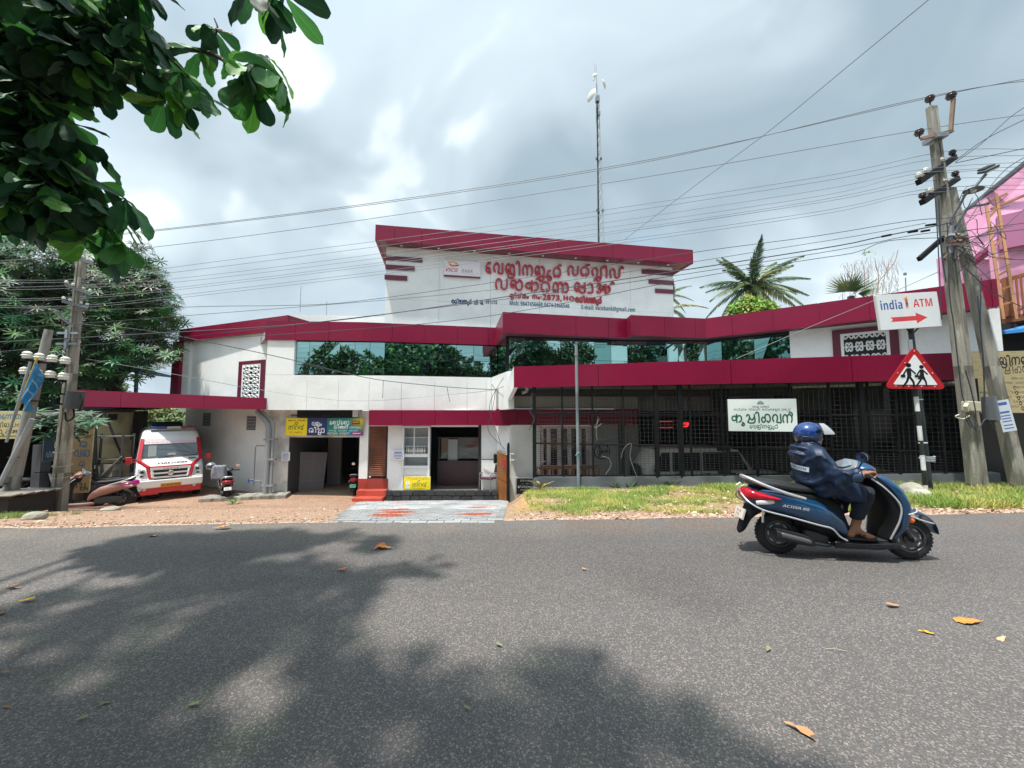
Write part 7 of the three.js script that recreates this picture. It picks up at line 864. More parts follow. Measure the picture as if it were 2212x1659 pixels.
// ---------- poles ----------
M.pole = std([0.44, 0.425, 0.39], 0.92, { map: T.concrete, bumpMap: T.soilBump, bumpScale: 0.006 });
function insulator(parent, x, y, z, s, m = M.porcelain) { const pr = [[0, 0], [0.05, 0], [0.062, 0.012], [0.05, 0.03], [0.055, 0.035], [0.075, 0.045], [0.06, 0.065], [0.045, 0.07], [0.065, 0.085], [0.05, 0.105], [0.025, 0.12], [0, 0.125]].map(([a, b]) => new THREE.Vector2(a * s, b * s)); const i = obj('insulator', xf(new THREE.LatheGeometry(pr, 16), x, y, z), m, parent); obj('pin', rod([x, y - 0.07 * s, z], [x, y + 0.01, z], 0.012), M.black, i); return V(x, y + 0.1 * s, z); }
function poleBody(t, p, q, w0, w1, d0 = w0 * 0.8, grooves = true) { const d = vec(q).sub(vec(p)), N = 10, secs = []; for (let i = 0; i <= N; i++) { const f = i / N, c = vec(p).addScaledVector(d, f), w = lerp(w0, w1, f) / 2, e = lerp(d0, d0 * w1 / w0, f) / 2, k = (a, b) => V(c.x + a * w, c.y, c.z + b * e); secs.push([k(-1, 0.7), k(-0.75, 1), k(-0.22, 1), k(-0.16, grooves ? 0.72 : 1), k(0.16, grooves ? 0.72 : 1), k(0.22, 1), k(0.75, 1), k(1, 0.7), k(1, -0.7), k(0.75, -1), k(-0.75, -1), k(-1, -0.7)]); } obj('shaft', loft(secs).toNonIndexed(), M.pole, t); }
const flatN = (o) => { o.geometry.computeVertexNormals(); return o; };
// big pole by the fence
const bp = thing('utility_pole', 'tall weathered concrete power pole with crossarms and lamp, leaning slightly', 'power pole'), bp0 = at(2112, 1042, 7.9), bp1 = at(2012, 232, 7.9); bp0.y = ground(bp0.x, bp0.z) - 0.2;
poleBody(bp, bp0, bp1, 0.3, 0.17, 0.22); flatN(bp.children[0]);
const bpAt = (py) => { const f = (hgt(py, 7.9, 2060) - bp0.y) / (bp1.y - bp0.y); return bp0.clone().lerp(bp1, f); };
const T1 = insulator(bp, bp1.x - 0.02, bp1.y + 0.14, bp1.z, 1.15, M.darkPorc), armR = at(2055, 213, 7.9), T2 = insulator(bp, armR.x, armR.y, armR.z, 1.25, M.darkPorc), armL = at(1986, 292, 7.9), T3 = insulator(bp, armL.x, armL.y, armL.z, 1.15, M.darkPorc);
{ const c = bpAt(300), e = bpAt(292); obj('arm', [bar([c.x - 0.08, c.y, c.z + 0.12], [armR.x - 0.16, c.y + 0.1, armR.z + 0.1], 0.06, 0.06), bar([armR.x - 0.2, c.y + 0.08, armR.z + 0.1], [armR.x + 0.02, armR.y - 0.02, armR.z + 0.02], 0.06, 0.06)], std([0.2, 0.13, 0.09], 0.8, { map: T.grime }), bp); obj('arm', bar([e.x, e.y - 0.05, e.z + 0.1], [armL.x - 0.02, armL.y - 0.12, armL.z + 0.05], 0.06, 0.06), std([0.3, 0.18, 0.13], 0.8), bp); obj('band', box(0.26, 0.09, 0.3, c.x, c.y, c.z, 0, 0, 0.1), M.greyMetal, bp); }
const armSpots = [];
for (const [x0, y0, x1, y1] of [[1984, 394, 2062, 340], [1992, 437, 2068, 386]]) { const a = at(x0, y0, 7.6), b = at(x1, y1, 8.05); obj('crossarm', bar(a, b, 0.09, 0.11), M.black, bp); const ins = [0.02, 0.2, 0.62, 0.95].map((f, i) => { const p = a.clone().lerp(b, f); return insulator(bp, p.x, p.y + 0.09, p.z, 0.9, i === 3 || (i === 0 && y0 > 400) ? M.darkPorc : M.porcelain); }); armSpots.push(ins); }
{ const a = at(1976, 571, 7.7), b = at(2062, 500, 8.0); obj('crossarm', bar(at(1985, 560, 7.7), at(2062, 492, 8.0), 0.06, 0.09), M.black, bp); void a; void b;
  obj('junction_box', rbox(0.26, 0.2, 0.14, 0.02, at(2094, 878, 7.75).x, at(2094, 878, 7.75).y, -7.72, 0, 0, -0.05), std([0.5, 0.46, 0.33], 0.6), bp); obj('box_lid', [rbox(0.16, 0.13, 0.06, 0.01, at(2078, 880, 7.7).x, at(2078, 880, 7.7).y, -7.62, 0, 0.5, 0.5), tube([at(2072, 895, 7.6), at(2064, 900, 7.6), at(2080, 905, 7.6), at(2094, 898, 7.6)], 0.012, 14, 5)], std([0.55, 0.52, 0.42], 0.6), bp);
  const lp = at(2132, 882, 7.75); obj('loose_cable', [[[2046, 480], [2052, 640], [2060, 700], [2078, 850], [2084, 868]], [[2020, 420], [2026, 520], [2030, 600], [2034, 690]], [[2028, 430], [2034, 540], [2044, 610]], [[2086, 800], [2102, 860], [2108, 900], [2100, 925], [2085, 900]], [[2112, 640], [2122, 760], [2128, 870]], [[2090, 900], [2110, 930], [2130, 905], [2150, 930]], [[2120, 600], [2118, 700], [2126, 800], [2125, 900]]].map((l) => tube(l.map(([x, y]) => at(x, y, 7.55)), 0.0095, 30, 5)), std([0.02, 0.028, 0.05], 0.5), bp);
  const lamp = thing('hooded_lamp', 'short grey cylindrical lamp housing hung between the two concrete poles', 'lamp', [lp.x, lp.y, lp.z + 0.05]); lamp.rotation.z = 0.06; obj('housing', cyl(0.1, 0.12, 0.46, 0, 0, 0, 20), std([0.16, 0.17, 0.19], 0.35, { metalness: 0.5 }), lamp); obj('bulb', ball(0.08, 0, -0.23, 0, 1, 0.8, 1), M.darkGlass, lamp);
}
// raked stay pole
const sp = thing('stay_pole', 'second concrete pole raked against the tall one, with a paper notice', 'pole'), sp0 = at(2206, 1046, 7.85), sp1 = at(2053, 408, 8.05); sp0.y = ground(sp0.x, sp0.z) - 0.2; poleBody(sp, sp0, sp1, 0.27, 0.17, 0.2, false); flatN(sp.children[0]);
{ const p = at(2168, 898, 7.7), t = thing('paper_notice', 'white paper notice with blue print on the raked concrete pole', 'notice', [p.x, p.y, p.z + 0.035], -0.1); t.rotation.z = 0.17; const [g, m] = printed(0.25, 0.62, canvasTex(96, 224, (x) => { x.fillStyle = '#c9d0dc'; x.fillRect(0, 0, 96, 224); x.fillStyle = '#3f5f9a'; x.fillRect(18, 14, 60, 22); for (const y of [80, 108, 128, 148, 176, 198]) x.fillRect(14, y, 66, y === 80 ? 14 : 8); })); mesh('print', g, m, t); obj('sheet', box(0.255, 0.625, 0.004, 0, 0, -0.004), std([0.6, 0.62, 0.65], 0.8), t);
  obj('painted_number', [0, 1, 2, 3, 4].map((i) => { const q = at(2186 + i * 4.2, 838 + i * 11, 7.74); return xf(new THREE.TorusGeometry(0.03, 0.009, 5, 14, i === 0 ? 5 : 6.28), q.x - 0.02, q.y, q.z + 0.06, 0, 0, 0.2, [0.8, 1.1, 0.3]); }), M.black, sp); }
// street lamps
{ const a = at(2052, 540, 7.9), t = thing('street_lamp', 'street lamp with round metal shade on a curved arm at the power pole', 'street lamp'), gm = std([0.2, 0.22, 0.25], 0.5, { metalness: 0.4 }); const hd = at(2103, 408, 7.4); obj('arm', [tube([[a.x, a.y, a.z + 0.15], at(2055, 480, 7.75), at(2075, 440, 7.6), hd.clone().add(V(-0.12, -0.02, 0))], 0.022, 24, 8), rod(at(2052, 548, 7.75), at(2054, 488, 7.75), 0.035)], gm, t); obj('clamp', [box(0.3, 0.045, 0.08, a.x - 0.05, a.y + 0.25, a.z + 0.16), box(0.3, 0.045, 0.08, a.x - 0.05, a.y + 0.05, a.z + 0.16)], std([0.5, 0.52, 0.52], 0.5), t); obj('lamp_shade', xf(cyl(0.04, 0.15, 0.06, 0, 0, 0, 24), hd.x, hd.y, hd.z, 0, 0, -0.08), std([0.1, 0.14, 0.15], 0.5), t); obj('bulb', ball(0.05, hd.x, hd.y - 0.03, hd.z, 1, 0.8, 1), M.porcelain, t);
  const h = at(2135, 366, 7.2), f = thing('street_lamp', 'flat panel street lamp on a curved arm above the round shaded one', 'street lamp'); obj('arm', [tube([at(2062, 560, 7.8), at(2066, 500, 7.75), at(2090, 452, 7.6), at(2136, 440, 7.3)], 0.022, 24, 8), rod(at(2098, 412, 7.35), at(2130, 376, 7.22), 0.026)], gm, f); obj('lamp_head', [rbox(0.27, 0.05, 0.15, 0.015, h.x, h.y, h.z, 0.4, 0, 0.45), ...Array.from({ length: 6 }, (_, i) => box(0.014, 0.035, 0.13, h.x - 0.1 + i * 0.04, h.y + 0.01 + i * 0.018, h.z - 0.03, 0.4, 0, 0.45))], std([0.06, 0.075, 0.085], 0.5), f); obj('led_panel', rbox(0.21, 0.015, 0.11, 0.005, h.x + 0.01, h.y - 0.035, h.z + 0.02, 0.4, 0, 0.45), std([0.35, 0.35, 0.25], 0.3), f); }
// tall pole by the old shop
const lp = thing('utility_pole', 'tall stained concrete pole standing before the old shop and dusty pink scooter', 'power pole'), lp0 = at(126, 1096, 9.4), lp1 = at(176, 556, 9.4); lp0.y = ground(lp0.x, lp0.z) - 0.2; poleBody(lp, lp0, lp1, 0.3, 0.165, 0.22); flatN(lp.children[0]);
const lpAt = (py) => lp0.clone().lerp(lp1, (hgt(py, 9.4, 150) - lp0.y) / (lp1.y - lp0.y));
const lArms = []; for (const [y, x0, x1, dy] of [[562, 168, 198, 8], [622, 140, 196, 14], [655, 134, 190, 10]]) { const a = at(x0, y - dy / 2, 9.15), b = at(x1, y + dy, 9.5); obj('crossarm', bar(a, b, 0.06, 0.06), M.greyMetal, lp); lArms.push([0.05, 0.3, 0.7, 0.95].map((f) => { const p = a.clone().lerp(b, f); return insulator(lp, p.x, p.y + 0.05, p.z, 0.55); })); }
{ const c = lpAt(700); obj('bracket', [bar(at(117, 672, 9.0), at(157, 705, 9.3), 0.05, 0.05), box(0.5, 0.05, 0.04, lpAt(722).x, lpAt(722).y, lpAt(722).z + 0.14), box(0.5, 0.05, 0.04, lpAt(745).x, lpAt(745).y, lpAt(745).z + 0.14), box(0.06, 0.5, 0.04, lpAt(735).x, lpAt(735).y, lpAt(735).z + 0.16)], M.greyMetal, lp); void c; obj('binding_wire', [1005, 1030, 975].map((y) => { const q = lpAt(y); return xf(new THREE.TorusGeometry(0.17, 0.006, 5, 20), q.x, q.y, q.z, Math.PI / 2 + 0.1, 0, 0, [1, 1, 0.85]); }), std([0.5, 0.46, 0.36], 0.6), lp);
  const q = at(161, 864, 9.2), d = thing('cable_joint', 'black drum of cable joint fixed to the tall pole by the old shop', 'cable box', [q.x, q.y, q.z]); d.rotation.z = -0.08; obj('drum', cyl(0.16, 0.17, 0.42, 0, 0, 0, 18), std([0.05, 0.055, 0.06], 0.5), d); obj('bracket', [box(0.3, 0.04, 0.2, -0.15, 0.12, -0.05), box(0.3, 0.04, 0.2, -0.15, -0.12, -0.05)], M.black, d); obj('cable_loop', [tube([[0, -0.2, 0], [0.1, -0.4, 0.05], [-0.05, -0.5, 0.05], [-0.12, -0.3, 0.05]], 0.018, 18, 5), tube([[0.1, 0.2, 0], [0.25, 0.0, 0.05], [0.2, -0.25, 0.05]], 0.015, 14, 5)], M.black, d); }
// shorter raking pole with insulators, flag and rod
const kp = thing('telegraph_pole', 'leaning grey pole with two rows of white insulators beside the old shop', 'pole'), kp0 = at(14, 1055, 8.9), kp1 = at(106, 712, 8.9); kp0.y = ground(kp0.x, kp0.z) - 0.2; obj('shaft', rod(kp0, kp1, 0.14, 0.075, 16), std([0.4, 0.4, 0.4], 0.85, { map: T.concrete }), kp); obj('side_pipe', rod(at(0, 1048, 8.7), at(70, 905, 8.75), 0.05), M.greyMetal, kp); obj('strap', [0.2, 0.33, 0.62, 0.72].map((f) => { const q = kp0.clone().lerp(kp1, f); return xf(new THREE.TorusGeometry(0.135, 0.012, 6, 18), q.x - 0.03, q.y, q.z, Math.PI / 2, 0.25); }), M.black, kp);
for (const [y0, y1, xs] of [[778, 790, [58, 84, 112, 140]], [812, 824, [53, 79, 108, 136]]]) { obj('crossarm', bar(at(46, y0 - 2, 8.75), at(142, y1, 8.75), 0.035, 0.05), M.black, kp); xs.forEach((x, i) => { const q = at(x, lerp(y0, y1, i / 3) - 4, 8.72); insulator(kp, q.x, q.y, q.z, 1.35); }); }
{ const t = thing('blue_flag', 'ragged blue flag with pale round mark on a yellow stick at the leaning pole', 'flag'); obj('stick', rod(at(30, 905, 8.6), at(81, 772, 8.6), 0.022, 0.018), std([0.5, 0.34, 0.06], 0.7), t); const NX = 14, NY = 16, a = at(77, 786, 8.55), b = at(42, 868, 8.55), p = [], uv = [], ix = []; for (let j = 0; j <= NY; j++) for (let i = 0; i <= NX; i++) { const e = a.clone().lerp(b, j / NY), len = 0.1 + 0.36 * Math.pow(j / NY, 0.45) * (0.86 + 0.14 * noise3(j * 0.9, 1, 1)), f = i / NX; p.push(e.x + f * len * 0.62, e.y - f * len * 0.6 + 0.03 * Math.sin(f * 7 + j * 0.4), e.z + 0.09 * f * Math.sin(f * 9 + j * 0.5)); uv.push(f, 1 - j / NY); } for (let j = 0; j < NY; j++) for (let i = 0; i < NX; i++) { const q = j * (NX + 1) + i, r = q + NX + 1; ix.push(q, r, q + 1, r, r + 1, q + 1); } const g = new THREE.BufferGeometry(); g.setAttribute('position', new THREE.Float32BufferAttribute(p, 3)); g.setAttribute('uv', new THREE.Float32BufferAttribute(uv, 2)); g.setIndex(ix); g.computeVertexNormals(); mesh('cloth', g, phys([1, 1, 1], 0.9, { transmission: 0.25, thickness: 0, map: canvasTex(128, 128, (x) => { x.fillStyle = '#2f7fb0'; x.fillRect(0, 0, 128, 128); x.strokeStyle = '#8fb9d4'; x.lineWidth = 6; x.beginPath(); x.arc(70, 62, 24, 0, 7); x.stroke(); x.globalAlpha = 0.5; for (let i = 0; i < 30; i++) { x.fillStyle = i % 2 ? '#2a6c98' : '#6ea6c8'; x.fillRect((i * 37) % 128, (i * 53) % 128, 14, 5); } }) }), t); }
tag(obj('thin_rod', rod(at(14, 955, 8.2), at(66, 782, 8.2), 0.022), M.greyMetal), 'thin metal rod propped beside the cream board and leaning pole', 'rod');
// ---------- overhead wires ----------
function wire(label, group, pts, r, m = M.wireAl, cat = 'wire', name = 'overhead_wire') { const p = pts.map((q) => (q.isVector3 ? q : at(...q))); return tag(obj(name, tube(p, r, p.length * 10, 5), m), label, cat, group); }
const hv = 'bare power wires high over the road';
wire('uppermost bare power wire, carried on the raised side arm of the tall pole', hv, [[-500, 566, 11], [350, 495, 9.7], [1300, 363, 8.7], T2, [2300, 157, 7.9]], 0.0075);
wire('bare power wire carried on the very top of the tall pole', hv, [[-500, 570, 11], [350, 497.5, 9.7], [1300, 367, 8.7], T1, [2300, 165, 7.9]], 0.0075);
wire('bare power wire on the short low arm near the top of the tall pole', hv, [[-500, 600, 11], [330, 534, 9.8], [1280, 400, 8.6], T3, [2300, 236, 7.9]], 0.007);
const lv = [[601, 603, 567, 385, 0, 3], [608, 608, 579, 395, 0, 2], [620, 616, 594, 413, 0, 1], [625, 622, 602, 426, 0, 0], [645, 641, 613, 435, 1, 3], [648, 645, 618, 440, 1, 2], [657, 660, 630, 459, 1, 1], [661, 664, 636, 466, 1, 0]];
const lvl = ['first from the top', 'second', 'third', 'fourth', 'fifth', 'sixth', 'seventh', 'lowest'];
lv.forEach(([y0, y1, y2, y3, a, k], i) => { const e = armSpots[a][k]; wire('bare wire between the pole crossarms, ' + (lvl[i].includes(' ') || lvl[i] === 'lowest' ? lvl[i] : lvl[i] + ' from the top'), 'bare wires between the pole crossarms', [[-60, y0 + 2, 9.3], [172, y1, 9.35], [452, y2, 9.3], [1100, lerp(y2, y3, 0.49) + 5, 8.9], [1755, y3, 8.2], e, [2300, 326 + i * 10 + (i > 3 ? 12 : 0), 7.9]], 0.005); });
const cb = 'communication cables between the poles';
const cabs = [['thin sagging cable just under the lowest bare wire', [[-60, 690, 9.2], [170, 672, 9.3], [452, 662, 9.2], [600, 660, 9.2], [760, 652, 9.1], [1100, 605, 8.8], [1500, 545, 8.4], [1755, 511, 8.1], [1960, 478, 7.8], [2060, 470, 7.7]], 0.007], ['thin straight cable second under the bare wires', [[-60, 715, 9.2], [452, 678, 9.2], [1100, 622, 8.8], [1755, 525, 8.1], [2000, 482, 7.8]], 0.006], ['thick black twisted cable with joint sleeves near the tall pole', [[-60, 742, 9.2], [300, 722, 9.2], [700, 695, 9.1], [1200, 625, 8.7], [1755, 540, 8.1], [1900, 512, 7.9], [2060, 480, 7.75]], 0.012], ['black cable running close beneath the twisted one', [[-60, 764, 9.2], [452, 722, 9.2], [1200, 632, 8.7], [1755, 549, 8.1], [1960, 510, 7.85], [2060, 498, 7.75]], 0.007], ['lowest drooping cable reaching the tall pole', [[420, 735, 9.5], [1000, 690, 9], [1500, 600, 8.5], [1755, 560, 8.2], [1850, 545, 8], [1920, 520, 7.9], [2065, 512, 7.75]], 0.007]];
cabs.forEach(([l, p, r]) => wire(l, cb, p, r, M.wireMat, 'cable', 'cable'));
tag(obj('cable_sleeve', [[1905, 511, 1925, 507], [1962, 502, 1982, 499], [2000, 487, 2022, 484], [1990, 500, 2008, 497]].map(([a, b, c, d]) => rod(at(a, b, 7.88), at(c, d, 7.86), 0.022)), M.black), 'black joint sleeves on the cables close to the tall pole', 'cable sleeve');
wire('single thin wire rising steeply across the sky to the upper picture edge', null, [[1350, 517, 14], [1500, 402, 11], [1655, 288, 9], [1850, 128, 7], [2090, -70, 5.5]], 0.006, M.wireMat);
wire('pale service wire slanting across the crimson fascia toward the tall pole', null, [[1590, 775, 10.4], [1760, 702, 9.6], [1900, 644, 8.8], [2030, 586, 8.1]], 0.007, M.wireAl);
wire('drooping black service cable from the old pole to the corner above the shops', null, [[166, 700, 9.3], [300, 712, 10], [430, 735, 11], [620, 775, 12.2], [747, 806, 12.9], [830, 822, 13], [968, 836, 13.2], [1071, 842, 12.8]], 0.012, M.wireMat, 'cable', 'cable');
wire('thin slack wire looping across the white panels above the shops', null, [[185, 775, 9.6], [330, 800, 10.8], [450, 822, 11.9], [562, 842, 12.8], [761, 866, 13.1], [976, 852, 13.2], [1071, 842, 12.8]], 0.007, M.greyMetal);
tag(obj('cable_tangle', [[[1071, 842], [1060, 866], [1058, 890], [1072, 930], [1082, 960]], [[1071, 842], [1090, 860], [1096, 872]], [[1071, 842], [1085, 820], [1097, 800]], [[1071, 842], [1062, 895], [1055, 930], [1090, 970]], [[1071, 842], [1062, 830]], [[1071, 842], [1084, 836], [1100, 832]], [[828, 821], [827, 850], [826, 860]], [[966, 835], [968, 850], [972, 868]]].map((l) => tube(l.map(([x, y]) => at(x, y, 12.75)), 0.009, 18, 5)), M.wireMat), 'tangle of loose black wires hanging at the white corner above the shops', 'cable tangle');
{ const r = rng(77), l = []; for (let i = 0; i < 20; i++) { const x = 2050 + r() * 120, y = 420 + r() * 190, p = [[2052 + r() * 20, 480 + r() * 60], [x, y], [x + (r() - 0.3) * 60, y + (r() - 0.4) * 90], [x + r() * 90, y - 30 + r() * 60]]; l.push(tube(p.map(([a, b]) => at(a, b, 7.7 + r() * 0.4)), 0.006, 18, 4)); } for (const p of [[[2060, 470], [2110, 440], [2180, 360], [2300, 300]], [[2064, 350], [2120, 310], [2200, 240], [2300, 190]], [[2066, 345], [2130, 300], [2230, 250]], [[2070, 520], [2140, 505], [2300, 485]], [[2070, 500], [2150, 490], [2300, 470]], [[2080, 575], [2160, 545], [2300, 535]], [[2085, 580], [2160, 640], [2300, 700]], [[2064, 352], [2150, 334], [2300, 302]], [[2070, 590], [2180, 480], [2300, 380]]]) l.push(tube(p.map(([a, b]) => at(a, b, 7.8)), 0.008, 22, 5)); tag(obj('wire_tangle', l, M.wireMat), 'dense tangle of service wires between the tall pole and the pink house', 'wire tangle'); const ts = thing('splice_board', 'rusty bracket bristling with wire splices where the two concrete poles cross', 'bracket'); obj('bracket', [bar(at(2040, 560, 7.75), at(2066, 530, 7.75), 0.05, 0.06), bar(at(2052, 522, 7.7), at(2088, 520, 7.7), 0.06, 0.08)], std([0.13, 0.08, 0.06], 0.8), ts); obj('splice', Array.from({ length: 16 }, () => { const q = at(2050 + r() * 38, 505 + r() * 30, 7.66); return rod(q, q.clone().add(V((r() - 0.5) * 0.2, (r() - 0.5) * 0.12, 0.03)), 0.014); }), std([0.2, 0.12, 0.1], 0.7), ts); }
// ---------- pink house and its board ----------
{
  const t = thing('pink_house', 'bright pink house with brown balcony railing and a wooden ladder', 'house'), pk = std([0.72, 0.34, 0.52], 0.85, { map: T.grime }), dkp = std([0.4, 0.05, 0.16], 0.85), br = std([0.36, 0.14, 0.06], 0.75), D = 12.2;
  const A = pl(2050, 14.5), B = pl(2500, 10.5); obj('wall', slab(A, B, 3.4, hgt(560, 14.5, 2050), 0.3, { y1B: hgt(330, 10.5, 2500) }), pk, t); obj('wall', slab(pl(2168, 11.2), pl(2600, 9), 4.2, 6.4, 0.3, { y1B: 9 }), pk, t);
  const g1 = at(2130, 430, 12.5), g2 = at(2215, 352, 11.6); obj('roof_edge', [bar(at(2062, 476, 14.2), at(2130, 420, 13.4), 0.14, 0.1), bar(at(2130, 420, 13.4), at(2230, 340, 12), 0.14, 0.1)], std([0.12, 0.14, 0.16], 0.7), t); obj('gable', hexa([at(2060, 560, 14), at(2230, 560, 12), at(2230, 560, 12.3), at(2060, 560, 14.3), at(2062, 478, 14), at(2300, 290, 12), at(2300, 290, 12.3), at(2062, 478, 14.3)]), pk, t); void g1; void g2;
  obj('eave', bar(at(2085, 580, 13), at(2240, 460, 11.3), 0.3, 0.12), dkp, t); obj('window_recess', slab(pl(2192, 11), pl(2300, 10.4), 6.2, 7.2, 0.2, { front: 0.1 }), std([0.42, 0.16, 0.29], 0.9), t);
  const by = hgt(683, 9.6, 2190), ba = pl(2148, 10.1), bb = pl(2330, 8.6); obj('balcony_slab', slab(ba, bb, by - 0.16, by, 1.4), br, t); obj('handrail', [slab(ba, bb, by + 0.92, by + 1.0, 0.08), slab(ba, bb, by + 0.1, by + 0.16, 0.06)], br, t); for (let i = 0; i < 18; i++) { const m = mix2(ba, bb, i / 17); obj('baluster', box(i % 5 === 1 ? 0.11 : 0.03, 1.0, i % 5 === 1 ? 0.11 : 0.03, m[0], by + 0.5, m[1] - 0.03), br, t); }
  obj('lower_wall', slab(pl(2160, 9.7), pl(2500, 8.6), -0.6, by - 0.2, 0.3), std([0.025, 0.022, 0.024], 0.95), t); obj('awning', hexa([at(2165, 716, 9.5), at(2330, 690, 8.4), at(2330, 705, 8.4), at(2165, 722, 9.5), at(2165, 712, 9.8), at(2330, 676, 8.8), at(2330, 690, 8.8), at(2165, 716, 9.8)]), std([0.05, 0.25, 0.6], 0.6), t);
  const ld = thing('wooden_ladder', 'tall brown wooden ladder standing on the balcony of the pink house', 'ladder'), wood = std([0.45, 0.22, 0.1], 0.7, { map: T.grime }), P0 = [2168, 690], P1 = [2130, 440], Q0 = [2196, 690], Q1 = [2152, 420]; obj('rail', bar(at(...P0, 9.4), at(...P1, 9.8), 0.05, 0.06), wood, ld); obj('rail', bar(at(...Q0, 9.3), at(...Q1, 9.7), 0.05, 0.06), wood, ld); for (let i = 1; i < 8; i++) { const f = i / 8; obj('rung', bar(at(lerp(P0[0], P1[0], f), lerp(P0[1], P1[1], f), lerp(9.4, 9.8, f)), at(lerp(Q0[0], Q1[0], f), lerp(Q0[1], Q1[1], f) - 6, lerp(9.3, 9.7, f)), 0.045, 0.05), wood, ld); } obj('top_frame', [bar(at(2130, 440, 9.8), at(2175, 418, 9.6), 0.05, 0.05), bar(at(2140, 452, 9.8), at(2230, 415, 9.2), 0.05, 0.05)], wood, ld); void D;
}
signBoard('bhavan_board', 'weathered beige board with black Malayalam lines beside the raked pole', 'sign board', 2102, 2330, 758, 892, 8.6, 8.2, 1024, 600, (x) => { x.fillStyle = '#b7a780'; x.fillRect(0, 0, 1024, 600); for (let i = 0; i < 160; i++) { x.fillStyle = ['rgba(80,66,40,.12)', 'rgba(230,220,190,.14)'][i % 2]; x.fillRect((i * 197) % 1024, (i * 89) % 600, 60, 14); } ink(x, 'e va La i na lla uu r.', 420, 130, 560, 70, '#151310', 0.2); ink(x, 'ka ru sha i bha va n.', 430, 215, 440, 60, '#2b2418', 0.14); for (const [y, a, b] of [[275, 380, 560], [318, 250, 620], [362, 420, 540], [410, 40, 760], [455, 80, 800], [500, 60, 760], [550, 120, 900]]) ink(x, 'ka La i na ma ya _ pa da ta i _ ra va na La', (a + b) / 2, y, b - a, 18, '#4a4030', 0.15); }, std([0.45, 0.4, 0.3], 0.8));
tag(obj('shade_wall', slab(pl(2100, 9.2), pl(2420, 8.6), -0.5, 2.9, 0.2), std([0.02, 0.02, 0.022], 0.95)), 'dark boarding behind the beige board and concrete poles', 'boarding');
// ---------- radio mast ----------
{
  const b = at(1297, 512, 19.5), tp = at(1287, 140, 19.5), mid = at(1290, 205, 19.5), t = thing('radio_mast', 'slender lattice radio mast with white dishes rising behind the sign block', 'mast', [b.x, 0, b.z]), y0 = 5.5, yM = mid.y, yT = tp.y, gm = std([0.42, 0.45, 0.47], 0.5, { metalness: 0.4 });
  const leg = (k, f) => { const a = k * 2.094 + 0.5, r = lerp(0.26, 0.08, f); return V(lerp(0, mid.x - b.x, f) + Math.cos(a) * r, lerp(y0, yM, f), Math.sin(a) * r); }; for (let k = 0; k < 3; k++) obj('leg', rod(leg(k, 0), leg(k, 1), 0.028, 0.022, 6), gm, t); const N = 26, br = []; for (let i = 0; i < N; i++) for (let k = 0; k < 3; k++) { br.push(rod(leg(k, i / N), leg((k + 1) % 3, (i + 1) / N), 0.011, 0.011, 4), rod(leg((k + 1) % 3, i / N), leg(k, (i + 0.5) / N), 0.009, 0.009, 4)); } obj('bracing', br, gm, t); obj('flange', [0.25, 0.5, 0.72].flatMap((f) => [0, 1, 2].map((k) => { const q = leg(k, f); return cyl(0.06, 0.06, 0.1, q.x, q.y, q.z, 8); })), std([0.1, 0.12, 0.15], 0.6), t); obj('feeder_cable', [rod(leg(1, 0.02), leg(1, 0.98), 0.03, 0.03, 5).translate(0.05, 0, 0.04)], M.black, t);
  obj('top_pole', rod([mid.x - b.x, yM - 0.4, 0], [tp.x - b.x, yT, 0], 0.04, 0.02, 6), gm, t); const dish = (dx, py, s, ry) => { const y = hgt(py, 19.5, 1290); obj('dish', xf(new THREE.SphereGeometry(s, 16, 8, 0, 6.28, 0, 1.0), mid.x - b.x + dx, y, 0.1, 0, ry, 1.4, [1, 0.7, 1]), std([0.7, 0.7, 0.66], 0.5), t); }; dish(-0.22, 213, 0.4, 0.5); dish(0.22, 188, 0.3, 2.6); dish(-0.12, 168, 0.16, 1.2); obj('whip_aerial', [rod([tp.x - b.x - 0.15, yT - 0.9, 0], [tp.x - b.x, yT - 0.5, 0], 0.03), rod([tp.x - b.x - 0.08, yT - 0.5, 0], [tp.x - b.x - 0.08, yT + 0.1, 0], 0.015)], gm, t); obj('cable_box', [box(0.2, 0.3, 0.2, mid.x - b.x, yM - 0.3, 0.05), box(0.14, 0.2, 0.14, mid.x - b.x + 0.06, yM - 1.1, 0.05)], std([0.2, 0.24, 0.28], 0.6), t);
}
// ---------- plants ----------
const Q4 = new THREE.Quaternion(), ONE = V(1, 1, 1);
function scatter(name, geo, mat, list, parent) { const m = new THREE.InstancedMesh(geo, mat, list.length); list.forEach((o, i) => { m.setMatrixAt(i, o.m); if (o.c) m.setColorAt(i, o.c); }); m.name = numbered(name); m.castShadow = m.receiveShadow = true; m.userData.kind = 'stuff'; (parent ?? scene).add(m); return m; }
const look = (p, dir, roll, s, up = V(0, 1, 0)) => { const y = dir.clone().normalize(), x = y.clone().cross(up); if (x.lengthSq() < 1e-4) x.set(1, 0, 0); x.normalize(); const z = x.clone().cross(y); const m = new THREE.Matrix4().makeBasis(x, y, z); m.multiply(new THREE.Matrix4().makeRotationY(roll)); m.scale(s.isVector3 ? s : V(s, s, s)); return m.setPosition(p); };
